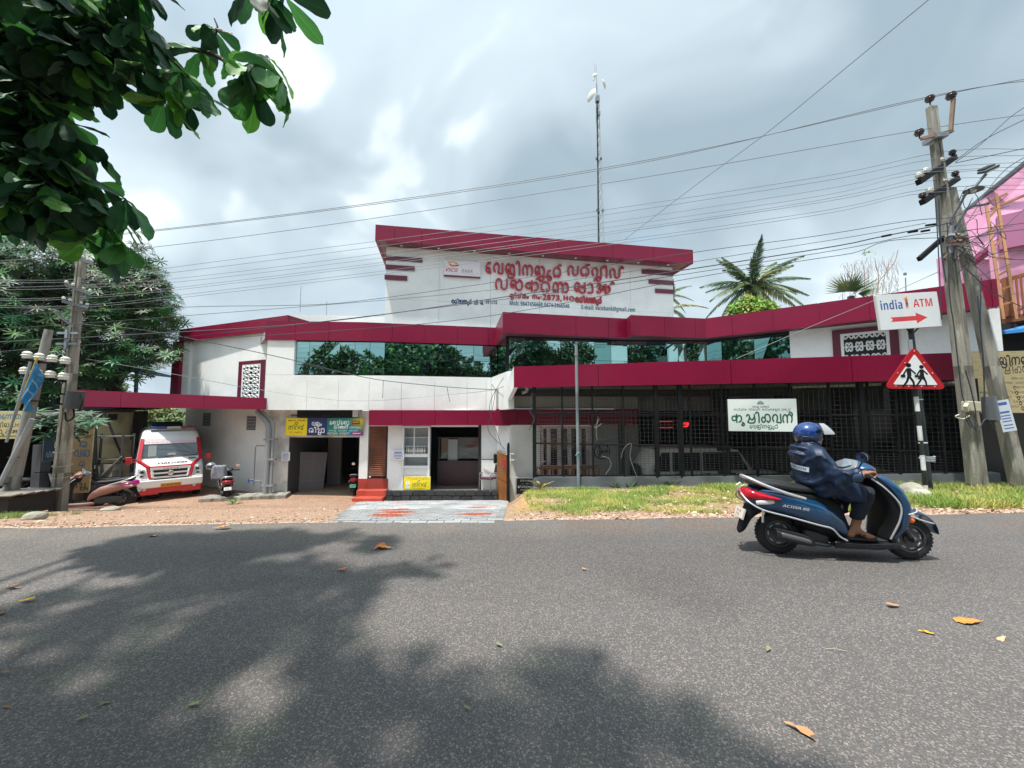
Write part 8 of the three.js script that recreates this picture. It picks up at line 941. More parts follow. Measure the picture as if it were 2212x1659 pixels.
// one blade: outline half widths along its length, drooping and folded along the midrib
function leafGeo(rows, droop = 0.2, foldv = 0.15, wave = 0) { const p = [], uv = [], ix = []; rows.forEach(([t, w], i) => { const y = t, z = -droop * t * t; [-1, -0.5, 0, 0.5, 1].forEach((s) => { p.push(s * w, y, z + Math.abs(s) * w * foldv + wave * Math.sin(i * 2.1 + s * 2) * Math.abs(s)); uv.push(s * 0.5 + 0.5, t); }); }); for (let i = 0; i + 1 < rows.length; i++) for (let k = 0; k < 4; k++) { const a = i * 5 + k, b = a + 5; ix.push(a, a + 1, b, a + 1, b + 1, b); } const g = new THREE.BufferGeometry(); g.setAttribute('position', new THREE.Float32BufferAttribute(p, 3)); g.setAttribute('uv', new THREE.Float32BufferAttribute(uv, 2)); g.setIndex(ix); g.computeVertexNormals(); g.userData.keepUV = true; return g; }
const leafMap = (seed, base) => { const t = tex(128, (u, v) => { const q = Math.abs(u - 0.5), rib = q < 0.018 + 0.012 * (1 - v) ? 0.6 : 1, ve = Math.abs(((v * 11 - q * 5.5) % 1 + 1) % 1 - 0.5) > 0.46 ? 0.84 : 1, n = 0.82 + 0.36 * fbm(u * 5, v * 5, seed, 3); return base.map((c) => c * n * (rib < 1 ? 1.5 : 1) * ve); }); t.wrapS = t.wrapT = THREE.ClampToEdgeWrapping; return t; };
const leafMat = (seed, base, tr = 0.35, rough = 0.6) => phys([1, 1, 1], rough, { specularIntensity: 0.55, map: leafMap(seed, base), transmission: tr, thickness: 0, side: THREE.DoubleSide });
const ALM = [[0, 0.01], [0.07, 0.02], [0.15, 0.05], [0.26, 0.095], [0.38, 0.14], [0.5, 0.18], [0.62, 0.208], [0.73, 0.222], [0.82, 0.214], [0.89, 0.186], [0.945, 0.135], [0.98, 0.075], [1.01, 0.004]];
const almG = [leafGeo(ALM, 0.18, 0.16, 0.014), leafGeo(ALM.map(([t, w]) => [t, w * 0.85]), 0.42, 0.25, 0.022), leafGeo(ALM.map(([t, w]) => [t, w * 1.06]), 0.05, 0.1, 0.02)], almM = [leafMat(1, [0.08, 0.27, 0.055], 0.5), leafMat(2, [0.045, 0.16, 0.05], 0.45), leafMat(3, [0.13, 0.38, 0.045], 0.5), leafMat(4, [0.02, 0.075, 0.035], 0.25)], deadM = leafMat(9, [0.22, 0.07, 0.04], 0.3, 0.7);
M.bark = std([0.1, 0.085, 0.07], 0.95, { map: T.concrete });
// ---- almond tree over the road: trunk behind the picture, boughs reaching in ----
{
  const t = thing('almond_tree', 'large leaved almond tree whose boughs hang over the road into the sky', 'tree', [0, 0, 0]), r = rng(1234), root = V(-3.3, 0, 3.6);
  obj('trunk', loft([0, 1, 2, 3, 4, 5, 6].map((i) => Array.from({ length: 14 }, (_, k) => { const a = (k / 14) * 6.283, R = (0.36 - i * 0.03) * (1 + 0.12 * Math.sin(a * 3 + i)) * (i === 0 ? 1.4 : 1); return V(root.x + Math.cos(a) * R - i * 0.03, i * 0.85, root.z + Math.sin(a) * R - i * 0.07); }))), M.bark, t);
  const hub = V(-3.5, 5.1, 3.2);
  // whorls that the picture shows, as [column, row, distance]
  const Z = (x, y, D) => at(x * 0.3306, y * 0.3306, D), seen = [[690, 75, 3.5], [1020, 300, 3.5], [1310, 330, 3.45], [1075, 655, 3.4], [1300, 595, 3.45], [1610, 445, 3.3], [1740, 365, 3.35], [350, 715, 3.3], [640, 1190, 3.4], [820, 1300, 3.4], [690, 1490, 3.35], [800, 1590, 3.4], [560, 925, 3.4], [1690, -60, 2.6], [1860, -30, 2.65], [1400, 190, 3.5], [880, 110, 3.5], [700, 480, 3.45], [950, 420, 3.5], [1180, 470, 3.45], [440, 540, 3.4], [360, 960, 3.4], [480, 1130, 3.4], [300, 1300, 3.4], [420, 1420, 3.4], [560, 1560, 3.35], [130, 640, 3.3], [220, 900, 3.35], [150, 1080, 3.4], [60, 1230, 3.4], [260, 420, 3.4], [560, 250, 3.45], [120, 1370, 3.4], [1830, 500, 3.35], [1660, 540, 3.35], [1120, 560, 3.4], [760, 1400, 3.4]];
  const W = seen.map((q) => ({ p: Z(...q), shown: true }));
  // boughs from the hub through chains of whorls
  const limb = (pts, r0, r1) => { const c = new THREE.CatmullRomCurve3(pts.map(vec)), N = pts.length * 6, secs = []; for (let i = 0; i <= N; i++) { const f = i / N, q = c.getPoint(f), d = c.getTangent(f), x = d.clone().cross(V(0.1, 1, 0.05)).normalize(), y = d.clone().cross(x), R = lerp(r0, r1, Math.pow(f, 0.8)); secs.push(Array.from({ length: 7 }, (_, k) => q.clone().addScaledVector(x, Math.cos(k * 0.8976) * R).addScaledVector(y, Math.sin(k * 0.8976) * R))); } obj('branch', loft(secs), M.bark, t); };
  limb([hub, Z(-400, -300, 2.4), Z(300, 60, 3.3), Z(640, 200, 3.45), Z(1020, 300, 3.5), Z(1330, 335, 3.5), Z(1610, 440, 3.35), Z(1750, 365, 3.35)], 0.07, 0.008); limb([Z(1330, 335, 3.5), Z(1420, 190, 3.5), Z(1400, 120, 3.5)], 0.014, 0.006); limb([Z(640, 200, 3.45), Z(900, 420, 3.5), Z(980, 540, 3.45), Z(1075, 655, 3.4)], 0.022, 0.006); limb([Z(1020, 300, 3.5), Z(1240, 510, 3.45), Z(1300, 595, 3.45)], 0.016, 0.006); limb([Z(640, 200, 3.45), Z(690, 75, 3.5)], 0.016, 0.006); limb([hub, Z(-700, 200, 2.6), Z(-100, 520, 3.2), Z(150, 620, 3.3), Z(350, 715, 3.3)], 0.05, 0.007); limb([hub, Z(-800, 500, 2.8), Z(-60, 830, 3.3), Z(200, 930, 3.35), Z(420, 960, 3.4), Z(560, 925, 3.4)], 0.05, 0.007); limb([Z(200, 930, 3.35), Z(400, 1080, 3.4), Z(640, 1190, 3.4), Z(820, 1300, 3.4)], 0.02, 0.006); limb([hub, Z(-700, 900, 3), Z(60, 1080, 3.4), Z(300, 1300, 3.4), Z(500, 1430, 3.4), Z(690, 1490, 3.35), Z(800, 1590, 3.4)], 0.05, 0.006); limb([hub, V(-2.2, 5.8, 1.2), Z(1500, -400, 2.5), Z(1690, -60, 2.6), Z(1860, -30, 2.65)], 0.04, 0.007); limb([Z(300, 1300, 3.4), Z(120, 1370, 3.4)], 0.012, 0.005);
  // mass of the near crown to the side, then the crown above and behind the camera
  for (let i = 0; i < 210; i++) { const x = -150 + r() * 820, y = -60 + r() * 1460, edge = y < 520 ? 900 - y * 0.4 : y < 800 ? 360 : 480; if (x < edge) W.push({ p: Z(x - 60, y - 20, 2.95 + r() * 0.5), shown: true }); }
  for (let i = 0; i < 60; i++) W.push({ p: Z(-60 + r() * 1000, -140 + r() * 640, 3.0 + r() * 0.4), shown: true });
  // the rest of the crown, above and behind the camera: it shades the near half of the road
  const reach = (x) => (x < -4 ? 3.0 : x < -2.7 ? lerp(3.0, 4.1, (x + 4) / 1.3) : x < -1.7 ? 4.05 : x < -0.9 ? lerp(4.05, 3.0, (x + 1.7) / 0.8) : x < 1.3 ? lerp(2.75, 1.9, (x + 0.9) / 2.2) : -1) + 0.35 * (noise3(x * 2.3, 5, 1) - 0.5);
  for (let i = 0; i < 680; i++) { const x = -8 + r() * 9.4, D = -4 + r() * 8.3; if (D > reach(x)) continue; const h = 5.0 + r() * 2.4 - 0.06 * x * x; W.push({ p: V(x + (h * SUN.x) / SUN.y, h, -D + (h * SUN.z) / SUN.y), shown: false }); }
  const shown = [], rest = [[], [], [], []];
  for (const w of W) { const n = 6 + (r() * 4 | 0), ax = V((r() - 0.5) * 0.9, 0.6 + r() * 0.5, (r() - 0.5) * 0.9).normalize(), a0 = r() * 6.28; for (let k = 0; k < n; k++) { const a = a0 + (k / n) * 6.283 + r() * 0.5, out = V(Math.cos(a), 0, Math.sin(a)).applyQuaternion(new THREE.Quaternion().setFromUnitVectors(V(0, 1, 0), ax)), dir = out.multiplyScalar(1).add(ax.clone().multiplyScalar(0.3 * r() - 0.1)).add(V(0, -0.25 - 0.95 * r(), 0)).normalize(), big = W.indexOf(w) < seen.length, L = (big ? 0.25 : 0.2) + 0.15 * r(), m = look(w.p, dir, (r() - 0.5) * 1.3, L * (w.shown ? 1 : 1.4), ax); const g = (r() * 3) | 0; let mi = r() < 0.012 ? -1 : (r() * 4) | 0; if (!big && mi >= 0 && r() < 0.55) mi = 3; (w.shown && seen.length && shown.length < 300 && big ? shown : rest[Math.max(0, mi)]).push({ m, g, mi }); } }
  shown.forEach((s) => { const l = mesh('leaf', almG[s.g], s.mi < 0 ? deadM : almM[s.mi], t); l.applyMatrix4(s.m); });
  rest.forEach((l, i) => scatter('foliage', almG[i % 3], almM[i], l, t));
}
// ---- broad tree with fingered leaves behind the old shop ----
const fingered = (() => { const one = [[0, 0.01], [0.2, 0.05], [0.5, 0.085], [0.8, 0.055], [1, 0.005]], l = []; for (let k = 0; k < 8; k++) { const a = (k / 8) * 6.283, g = leafGeo(one, 0.35, 0.2); g.scale(1.1, 1, 1); g.rotateX(-1.15); g.rotateY(a); l.push(g.toNonIndexed()); } return mergeGeometries(l); })();
const clump = (() => { const r = rng(6), l = []; for (let k = 0; k < 9; k++) { const g = leafGeo([[0, 0.01], [0.3, 0.16], [0.6, 0.2], [0.85, 0.12], [1, 0.01]], 0.25, 0.15); g.scale(0.6, 0.6, 0.6); g.rotateX(-0.3 - r() * 1.4); g.rotateY(r() * 6.28); g.translate((r() - 0.5) * 0.5, (r() - 0.5) * 0.4, (r() - 0.5) * 0.5); l.push(g.toNonIndexed()); } return mergeGeometries(l); })();
const greens = (seed, a, b) => { const r = rng(seed); return () => new THREE.Color().setRGB(...a.map((v, i) => lerp(v, b[i], r()))); };
function tree(name, label, o) { // o: base, blobs [[x,y,z,rx,ry,rz]], n, leaf, size, mat colours
  const t = thing(name, label, 'tree'), r = rng(o.seed), b = vec(o.base), c = vec(o.blobs[0].slice(0, 3)), colr = greens(o.seed + 1, o.c0, o.c1), list = [];
  if (o.trunk) { const secs = []; for (let i = 0; i <= 8; i++) { const f = i / 8, R = lerp(o.trunk, o.trunk * 0.45, f) * (i ? 1 : 1.35); secs.push(Array.from({ length: 12 }, (_, k) => V(lerp(b.x, c.x, f) + Math.cos(k * 0.5236) * R + 0.12 * Math.sin(f * 5), lerp(b.y, c.y, f), lerp(b.z, c.z, f) + Math.sin(k * 0.5236) * R))); } obj('trunk', loft(secs), M.bark, t); o.blobs.forEach((q, i) => { if (i % 2 === 0) { const e = V(q[0], q[1] + 0.2, q[2]), s = b.clone().lerp(c, 0.55 + 0.3 * r()); obj('branch', tube([s, s.clone().lerp(e, 0.5).add(V((r() - 0.5) * 0.5, 0.3, (r() - 0.5) * 0.5)), e], o.trunk * 0.22, 12, 6), M.bark, t); } }); }
  const tot = o.blobs.reduce((s, q) => s + q[3] * q[4] * q[5], 0);
  for (const q of o.blobs) { const n = Math.round((o.n * q[3] * q[4] * q[5]) / tot); for (let i = 0; i < n; i++) { const d = V(r() * 2 - 1, r() * 2 - 1, r() * 2 - 1); if (d.lengthSq() > 1) { i--; continue; } d.normalize().multiplyScalar(Math.pow(r(), 0.38)); const p = V(q[0] + d.x * q[3], q[1] + d.y * q[4], q[2] + d.z * q[5]); if (noise3(p.x * 0.9 + o.seed, p.y * 0.9, p.z * 0.9) < (o.gap ?? 0.3)) continue; const k = colr(); const up = V(d.x * 0.5, 0.8, d.z * 0.5 + 0.2); list.push({ m: look(p, up.add(V(r() - 0.5, r() - 0.5, r() - 0.5).multiplyScalar(1.1)), r() * 6.28, o.size * (0.65 + 0.7 * r())), c: k }); } }
  const m = scatter('foliage', o.leaf, o.mat, list, t); m.userData.kind = 'stuff'; return t;
}
const folM = phys([1, 1, 1], 0.5, { transmission: 0.22, thickness: 0, side: THREE.DoubleSide }), folR = phys([1, 1, 1], 0.6, { transmission: 0.25, thickness: 0, side: THREE.DoubleSide });
const blobAt = (px, py, D, r, f = 1) => { const q = at(px, py, D); return [q.x, q.y, q.z, r * f, r, r]; };
tree('broad_tree', 'large dark tree with fingered leaves behind the old shop, seen through the wires', { seed: 50, base: [-15.5, -2, -17], trunk: 0.4, leaf: fingered, size: 0.26, mat: folM, n: 11500, gap: 0.4, c0: [0.015, 0.06, 0.028], c1: [0.1, 0.22, 0.055], blobs: [blobAt(190, 700, 15.5, 2.4, 1.3), blobAt(60, 640, 14.5, 2.3, 1.3), blobAt(280, 640, 15.5, 1.6), blobAt(290, 570, 15.5, 0.9), blobAt(330, 720, 15, 1.2, 1.2), blobAt(250, 790, 15, 1.0, 1.3), blobAt(130, 790, 14.5, 1.6, 1.2), blobAt(-40, 760, 13.5, 2.4), blobAt(330, 600, 15.3, 0.55), blobAt(392, 768, 14.6, 0.45, 1.3), blobAt(10, 560, 15, 1.6, 1.2), blobAt(360, 780, 14.8, 0.4, 1.2), blobAt(60, 880, 13.6, 1.0, 1.4), blobAt(120, 545, 16, 1.2)] });
{ const r = rng(17), l = []; for (let i = 0; i < 46; i++) { const q = at(70 + r() * 150, 905 + r() * 45 - (r() < 0.3 ? 20 : 0), 10.6 + r() * 0.6); l.push({ m: look(q, V(r() - 0.5, 0.5 + r(), 0.4), r() * 6, 0.3 * (0.8 + r() * 0.5)), c: new THREE.Color().setRGB(0.03, 0.09 + r() * 0.05, 0.045) }); } const t = thing('hanging_bough', 'low hanging bough of fingered leaves over the old shop roof edge', 'bough'); scatter('foliage', fingered, folM, l, t); obj('branch', [tube([at(60, 880, 11.6), at(110, 905, 11), at(190, 935, 10.8)], 0.03, 14, 5), tube([at(110, 905, 11), at(130, 940, 10.7)], 0.02, 8, 5)], M.bark, t); }
tree('light_shrub', 'yellow green bush in sunlight seen between the old shop and the bank', { seed: 61, base: [-17, -2, -20], trunk: 0.12, leaf: clump, size: 0.3, mat: folR, n: 1500, gap: 0.25, c0: [0.09, 0.14, 0.025], c1: [0.22, 0.28, 0.06], blobs: [blobAt(330, 930, 20, 1.6, 1.2), blobAt(310, 900, 20.5, 1.0), blobAt(350, 905, 20, 0.9), blobAt(300, 960, 19.5, 1.3)] });
tree('far_tree', 'small green tree far behind the carport showing above its edge', { seed: 63, base: [-18, -2, -21.5], trunk: 0.12, leaf: clump, size: 0.4, mat: folR, n: 700, gap: 0.3, c0: [0.06, 0.12, 0.03], c1: [0.15, 0.24, 0.06], blobs: [blobAt(205, 838, 22, 1.0, 1.6), blobAt(170, 800, 22, 1.0)] });
// ---- trees across the road behind the camera, which the windows mirror ----
tree('roadside_tree', 'broad leafy tree on the near side of the road, mirrored in the windows', { seed: 71, base: [1.5, 0, 9.5], trunk: 0.4, leaf: clump, size: 0.7, mat: folR, n: 2600, gap: 0.38, c0: [0.02, 0.07, 0.02], c1: [0.08, 0.17, 0.03], blobs: [[1.5, 6.2, 10, 3.2, 2.6, 2.2], [5, 5, 11, 2.2, 2.4, 2], [-1.5, 4.6, 11, 1.8, 2.2, 1.5]] });
tree('roadside_tree', 'second leafy tree on the near side of the road, mirrored in the far windows', { seed: 72, base: [10.5, 0, 9], trunk: 0.4, leaf: clump, size: 0.7, mat: folR, n: 2400, gap: 0.36, c0: [0.02, 0.065, 0.02], c1: [0.075, 0.16, 0.03], blobs: [[10.5, 5.5, 10, 3, 3.4, 2], [15, 5.4, 10, 2.6, 3, 2], [7.6, 4, 12, 1.4, 2.2, 1.2]] });
tree('roadside_tree', 'third leafy tree on the near side of the road, mirrored beside the carport', { seed: 73, base: [-9.5, 0, 9.5], trunk: 0.4, leaf: clump, size: 0.7, mat: folR, n: 2200, gap: 0.4, c0: [0.03, 0.09, 0.02], c1: [0.09, 0.19, 0.03], blobs: [[-9.5, 4.6, 10, 2.8, 2.6, 2], [-14, 5, 11, 2.6, 3, 2]] });
tag(obj('roadside_house', [box(9, 3.2, 5, 3, 1.6, 16), hexa([V(-2.2, 3.2, 13), V(8.2, 3.2, 13), V(8.2, 3.2, 19), V(-2.2, 3.2, 19), V(-2.2, 3.4, 13), V(8.2, 3.4, 13), V(8.2, 4.6, 16), V(-2.2, 4.6, 16)])], std([0.08, 0.075, 0.07], 0.9)), 'low dark roofed house on the near side of the road', 'house');
// ---- palms ----
function frond(L, n, droop, seed, leaflet = 0.42) { const r = rng(seed), l = [], pos = (f) => V(0, L * f * (1 - 0.12 * f) * 1, 0).add(V(0, 0, -droop * L * f * f)), lg = leafGeo([[0, 0.04], [0.3, 0.075], [0.7, 0.055], [1, 0.006]], 0.25, 0.2); l.push(tube([0, 0.25, 0.5, 0.75, 1].map(pos), 0.022, 10, 4).toNonIndexed()); for (let i = 2; i < n; i++) { const f = i / n, q = pos(f), len = leaflet * Math.sin(Math.PI * Math.min(1, f * 0.86 + 0.14)) * (0.85 + 0.3 * r()); for (const s of [1, -1]) { const g = lg.clone(); g.scale(1, len / 0.42, 1); g.scale(1, 1, 1); const d = V(s * (0.85 + 0.1 * r()), 0.6, -0.25 - 0.5 * r() - droop * f).normalize(); g.applyMatrix4(look(q, d, 0, V(0.42, 0.42, 0.42), V(0, 0, 1))); l.push(g.toNonIndexed()); } } l.forEach((g) => { for (const k of Object.keys(g.attributes)) if (!['position', 'normal', 'uv'].includes(k)) g.deleteAttribute(k); }); return mergeGeometries(l); }
const fr = [frond(2.3, 30, 0.3, 1), frond(2.2, 28, 0.55, 2), frond(2.0, 26, 0.85, 3)], palmM = [phys([0.05, 0.11, 0.04], 0.4, { transmission: 0.15, thickness: 0 }), phys([0.11, 0.17, 0.05], 0.45, { transmission: 0.25, thickness: 0 }), phys([0.24, 0.24, 0.08], 0.5, { transmission: 0.25, thickness: 0 })];
function palm(label, px, py, D, s, list) { const c = at(px, py, D), t = thing('coconut_palm', label, 'palm', [c.x, c.y, c.z]); obj('trunk', loft(Array.from({ length: 10 }, (_, i) => { const f = i / 9; return Array.from({ length: 10 }, (_, k) => V(0.25 * Math.sin(f * 2) + Math.cos(k * 0.628) * (0.15 + 0.03 * f), lerp(0, -(c.y + 2), f), Math.sin(k * 0.628) * (0.15 + 0.03 * f))); })), std([0.22, 0.19, 0.15], 0.9, { map: T.concrete }), t); list.forEach(([az, el, g, m, k = 1]) => { const a = THREE.MathUtils.degToRad(az), e = THREE.MathUtils.degToRad(el), f = mesh('frond', fr[g], palmM[m], t); f.applyMatrix4(look(V(0, 0, 0), V(Math.cos(a) * Math.cos(e), Math.sin(e), Math.sin(a) * Math.cos(e)), 0, s * k)); }); return t; }
palm('coconut palm with full crown above the crimson fascia', 1626, 622, 19, 1.08, [[90, 88, 0, 0, 1.1], [200, 66, 0, 0, 1], [-20, 60, 0, 1, 1.05], [150, 42, 1, 0, 1.05], [175, 14, 1, 1, 1], [10, 20, 1, 1, 1.05], [-5, 8, 1, 2, 1.1], [190, -6, 2, 1, 1.05], [20, 36, 1, 0, 1], [80, 45, 1, 2, 0.7], [230, 40, 1, 0, 0.95], [300, 40, 1, 0, 0.95], [165, -25, 2, 2, 1], [260, 70, 0, 0, 1], [340, 50, 0, 0, 0.9], [60, 20, 2, 1, 0.8], [110, 10, 2, 1, 0.8], [30, -20, 2, 2, 0.9], [120, 55, 1, 0, 1], [60, 52, 1, 0, 1], [185, 34, 1, 0, 1.05], [-10, 30, 1, 0, 1.05], [140, 28, 2, 1, 1], [35, 10, 2, 1, 1], [165, 56, 0, 1, 1], [5, 48, 0, 1, 1], [210, 12, 2, 0, 1], [-25, -2, 2, 0, 1]]);
palm('partly hidden palm fronds beside the sign block corner', 1466, 668, 20, 0.75, [[150, 50, 1, 2], [20, 40, 2, 2], [-20, 10, 2, 1], [100, 75, 0, 1], [200, 10, 2, 1]]).position.x -= 0.45;
palm('another palm crown just hidden beside the sign block, lower fronds pale', 1440, 640, 21, 0.6, [[10, 30, 2, 2], [-10, 5, 2, 2], [40, 45, 1, 1], [160, 40, 1, 1]]);
{ const c = at(1838, 640, 15.5), t = thing('fan_palm', 'low spiky fan palm showing over the crimson fascia', 'palm', [c.x, c.y, c.z]), r = rng(12); for (let i = 0; i < 8; i++) { const a = r() * 6.28, e = 0.15 + r() * 1.2, d = V(Math.cos(a) * Math.cos(e), Math.sin(e), Math.sin(a) * Math.cos(e)), l = []; for (let k = -7; k <= 7; k++) { const g = leafGeo([[0, 0.02], [0.4, 0.03], [1, 0.002]], 0.12, 0.3); g.rotateZ(k * 0.16); l.push(g.toNonIndexed()); } const f = mesh('fan_leaf', mergeGeometries(l), palmM[i % 3], t); f.applyMatrix4(look(d.clone().multiplyScalar(0.25), d, r(), 0.72 + 0.3 * r())); } obj('trunk', cyl(0.12, 0.16, c.y + 2, 0, -(c.y + 2) / 2, 0, 10), M.bark, t); }
tree('yellow_bush', 'bright yellow green creeper bush at the foot of the coconut palm', { seed: 81, base: [10.5, -2, -17.5], trunk: 0.1, leaf: clump, size: 0.26, mat: folR, n: 900, gap: 0.25, c0: [0.12, 0.26, 0.02], c1: [0.36, 0.5, 0.05], blobs: [blobAt(1622, 672, 17.5, 0.6, 1.2), blobAt(1614, 656, 17.5, 0.36), blobAt(1590, 672, 17.5, 0.4), blobAt(1655, 672, 17.5, 0.45)] });
{ // withered bamboo, all bare drooping twigs
  const t = thing('withered_tree', 'withered leafless tree with drooping tan twigs above the fascia', 'tree'), r = rng(90), tw = std([0.36, 0.25, 0.2], 0.9), l = [], D = 17; const stem = (pts, w) => obj('stem', tube(pts.map(([x, y]) => at(x, y, D)), w, 16, 5), tw, t); stem([[1880, 660], [1890, 620], [1930, 570], [1940, 540]], 0.018); stem([[1850, 660], [1845, 620], [1830, 590]], 0.015); stem([[1890, 660], [1898, 600], [1892, 575]], 0.015); stem([[1860, 660], [1868, 610], [1866, 575]], 0.015); stem([[1905, 660], [1910, 600], [1925, 560], [1932, 545]], 0.012);
  for (let i = 0; i < 210; i++) { const x = 1815 + r() * 125, y = 545 + r() * 70 + Math.abs(x - 1885) * 0.35; const q = at(x, y, D + (r() - 0.5)), e = q.clone().add(V((r() - 0.5) * 0.35, -0.1 - r() * 0.5, (r() - 0.5) * 0.3)); l.push(tube([q, q.clone().lerp(e, 0.4).add(V((r() - 0.5) * 0.14, 0.07, 0)), e], 0.004 + r() * 0.004, 5, 3)); } obj('twigs', l, tw, t).userData.kind = 'stuff'; const gt = at(1872, 548, D); scatter('foliage', clump, folR, [0, 1, 2].map((i) => ({ m: look(gt.clone().add(V(i * 0.12 - 0.12, 0.03 * i, 0)), V(0, 1, 0.2), i, 0.22), c: new THREE.Color().setRGB(0.25, 0.38, 0.08) })), t); tag(obj('antenna_pole', [rod(at(1958, 660, 15), at(1956, 600, 15), 0.02), box(0.08, 0.1, 0.06, at(1955, 592, 15).x, at(1955, 592, 15).y, -15)], M.greyMetal), 'slim antenna pole standing behind the crimson fascia', 'antenna'); }
{ // hill far off
  const g = new THREE.SphereGeometry(1, 40, 16), p = g.attributes.position; for (let i = 0; i < p.count; i++) { const v = V().fromBufferAttribute(p, i), k = 1 + 0.12 * (fbm(v.x * 6, v.y * 6, v.z * 6, 4) - 0.5); p.setXYZ(i, v.x * 90 * k, v.y * 14 * k, v.z * 60 * k); } g.computeVertexNormals(); const m = structure('hill', boxUV(g), std([0.05, 0.1, 0.04], 0.95, { map: T.grime })); m.position.set(-200, -6, -260); const m2 = structure('hill', boxUV(g.clone()), m.material); m2.position.set(60, -12, -290);
}
// ---------- grass, weeds, litter on the verge ----------
{
  const blade = (() => { const l = [], r = rng(3); for (let k = 0; k < 5; k++) { const g = leafGeo([[0, 0.05], [0.5, 0.04], [1, 0.004]], 0.5, 0.2); g.scale(0.6, 0.7 + r() * 0.5, 1); g.rotateX(-r() * 0.8); g.rotateY(r() * 6.28); g.translate((r() - 0.5) * 0.6, 0, (r() - 0.5) * 0.6); l.push(g.toNonIndexed()); } return mergeGeometries(l); })(), r = rng(44), gl = [], hit = (x, D) => fbm(x * 1.1, D * 1.4, 20, 4);
  for (let i = 0; i < 52000; i++) { const x = 0.3 + r() * 11, D = roadEdge(x) + 0.35 + r() * 5.6, wallD = lerp(10.98, 8.35, x / 10.05) - 0.06; if (D > wallD && x < 10.2) continue; const e = D - roadEdge(x), k = hit(x, D), far = x > 4.6 ? 0.16 : 0; if (k < 0.53 - 0.12 * sstep(0.6, 2.4, e) - far || r() < 0.25) continue; if (x < 0.8 && r() < 0.6) continue; const h = (0.035 + 0.05 * r() + (x > 4.6 ? 0.05 : 0)) * (0.7 + k); const y = sstep(0.4, 0.7, fbm(x * 2.3, D * 2.3, 60, 3)); gl.push({ m: look(V(x, ground(x, -D) - 0.005, -D), V((r() - 0.5) * 0.5, 1, (r() - 0.5) * 0.5), r() * 6.28, h), c: new THREE.Color().setRGB(lerp(0.22, 0.46, y), lerp(0.33, 0.45, y), lerp(0.05, 0.12, y)) }); }
  for (let i = 0; i < 9000; i++) { const x = -13 + r() * 5.2, D = roadEdge(x) + 0.6 + r() * 3.2, e = D - roadEdge(x); if (hit(x, D) < 0.42 + 0.12 * Math.abs(e - 1.6) + 0.2 * sstep(-9, -8, x)) continue; gl.push({ m: look(V(x, ground(x, -D) - 0.005, -D), V((r() - 0.5) * 0.5, 1, (r() - 0.5) * 0.5), r() * 6.28, 0.05 + 0.05 * r()), c: new THREE.Color().setRGB(0.12 + 0.1 * r(), 0.22 + 0.06 * r(), 0.04) }); }
  const g = scatter('grass', blade, phys([1, 1, 1], 0.7, { transmission: 0.2, thickness: 0, side: THREE.DoubleSide }), gl); tag(g, 'short patchy grass on the roadside banks', 'grass', null, 'stuff');
  const lit = [], lg = leafGeo(ALM, 0.1, 0.3, 0.03); for (let i = 0; i < 2300; i++) { const x = 0.2 + r() * 11, D = roadEdge(x) + Math.pow(r(), 1.5) * 4 - 0.02; if (r() < 0.25 + 0.4 * sstep(2, 0.6, x)) continue; const c = r(); lit.push({ m: look(V(x, ground(x, -D) + 0.02 + 0.015 * r(), -D), V(r() - 0.5, (r() - 0.5) * 0.35, r() - 0.5), (r() - 0.5) * 1.2 , 0.03 + 0.075 * r(), V(0, 1, 0)), c: new THREE.Color().setRGB(0.3 + 0.32 * c, 0.18 + 0.3 * c, 0.1 + 0.22 * c) }); }
  for (let i = 0; i < 160; i++) { const x = -11 + r() * 8.5, D = roadEdge(x) + r() * 4, c = r(); lit.push({ m: look(V(x, ground(x, -D) + 0.02, -D), V(r() - 0.5, (r() - 0.5) * 0.3, r() - 0.5), (r() - 0.5), 0.03 + 0.06 * r()), c: new THREE.Color().setRGB(0.3 + 0.3 * c, 0.2 + 0.26 * c, 0.14 + 0.2 * c) }); }
  tag(scatter('leaf_litter', lg, std([1, 1, 1], 0.9, { side: THREE.DoubleSide }), lit), 'dry leaves and husks strewn along the road verge', 'leaf litter', null, 'stuff');
  const peb = [], pg = new THREE.IcosahedronGeometry(1, 1); { const p = pg.attributes.position; for (let i = 0; i < p.count; i++) { const v = V().fromBufferAttribute(p, i), k = 0.75 + 0.5 * noise3(v.x * 2 + 5, v.y * 2 + 5, v.z * 2 + 5); p.setXYZ(i, v.x * k, v.y * k * 0.6, v.z * k); } pg.computeVertexNormals(); } for (let i = 0; i < 5200; i++) { const x = -12 + r() * 24, D = roadEdge(x) + (r() < 0.6 ? r() * 0.9 - 0.12 : r() * 7); if (x > 0 && D > 8.5) continue; if (x > -5.5 && x < 0 && D > 5.3 && x > -2.5 - (D - 5.3) * 0.34) continue; const c = r(); peb.push({ m: look(V(x, ground(x, -D) + 0.006, -D), V(0, 1, 0), r() * 6, 0.006 + 0.018 * r() * r()), c: new THREE.Color().setRGB(...(c < 0.5 ? [0.27, 0.17, 0.12] : c < 0.85 ? [0.4, 0.3, 0.23] : [0.52, 0.47, 0.41])) }); } tag(scatter('gravel', pg, std([1, 1, 1], 0.95), peb), 'loose reddish gravel along the edge of the tar', 'gravel', null, 'stuff');
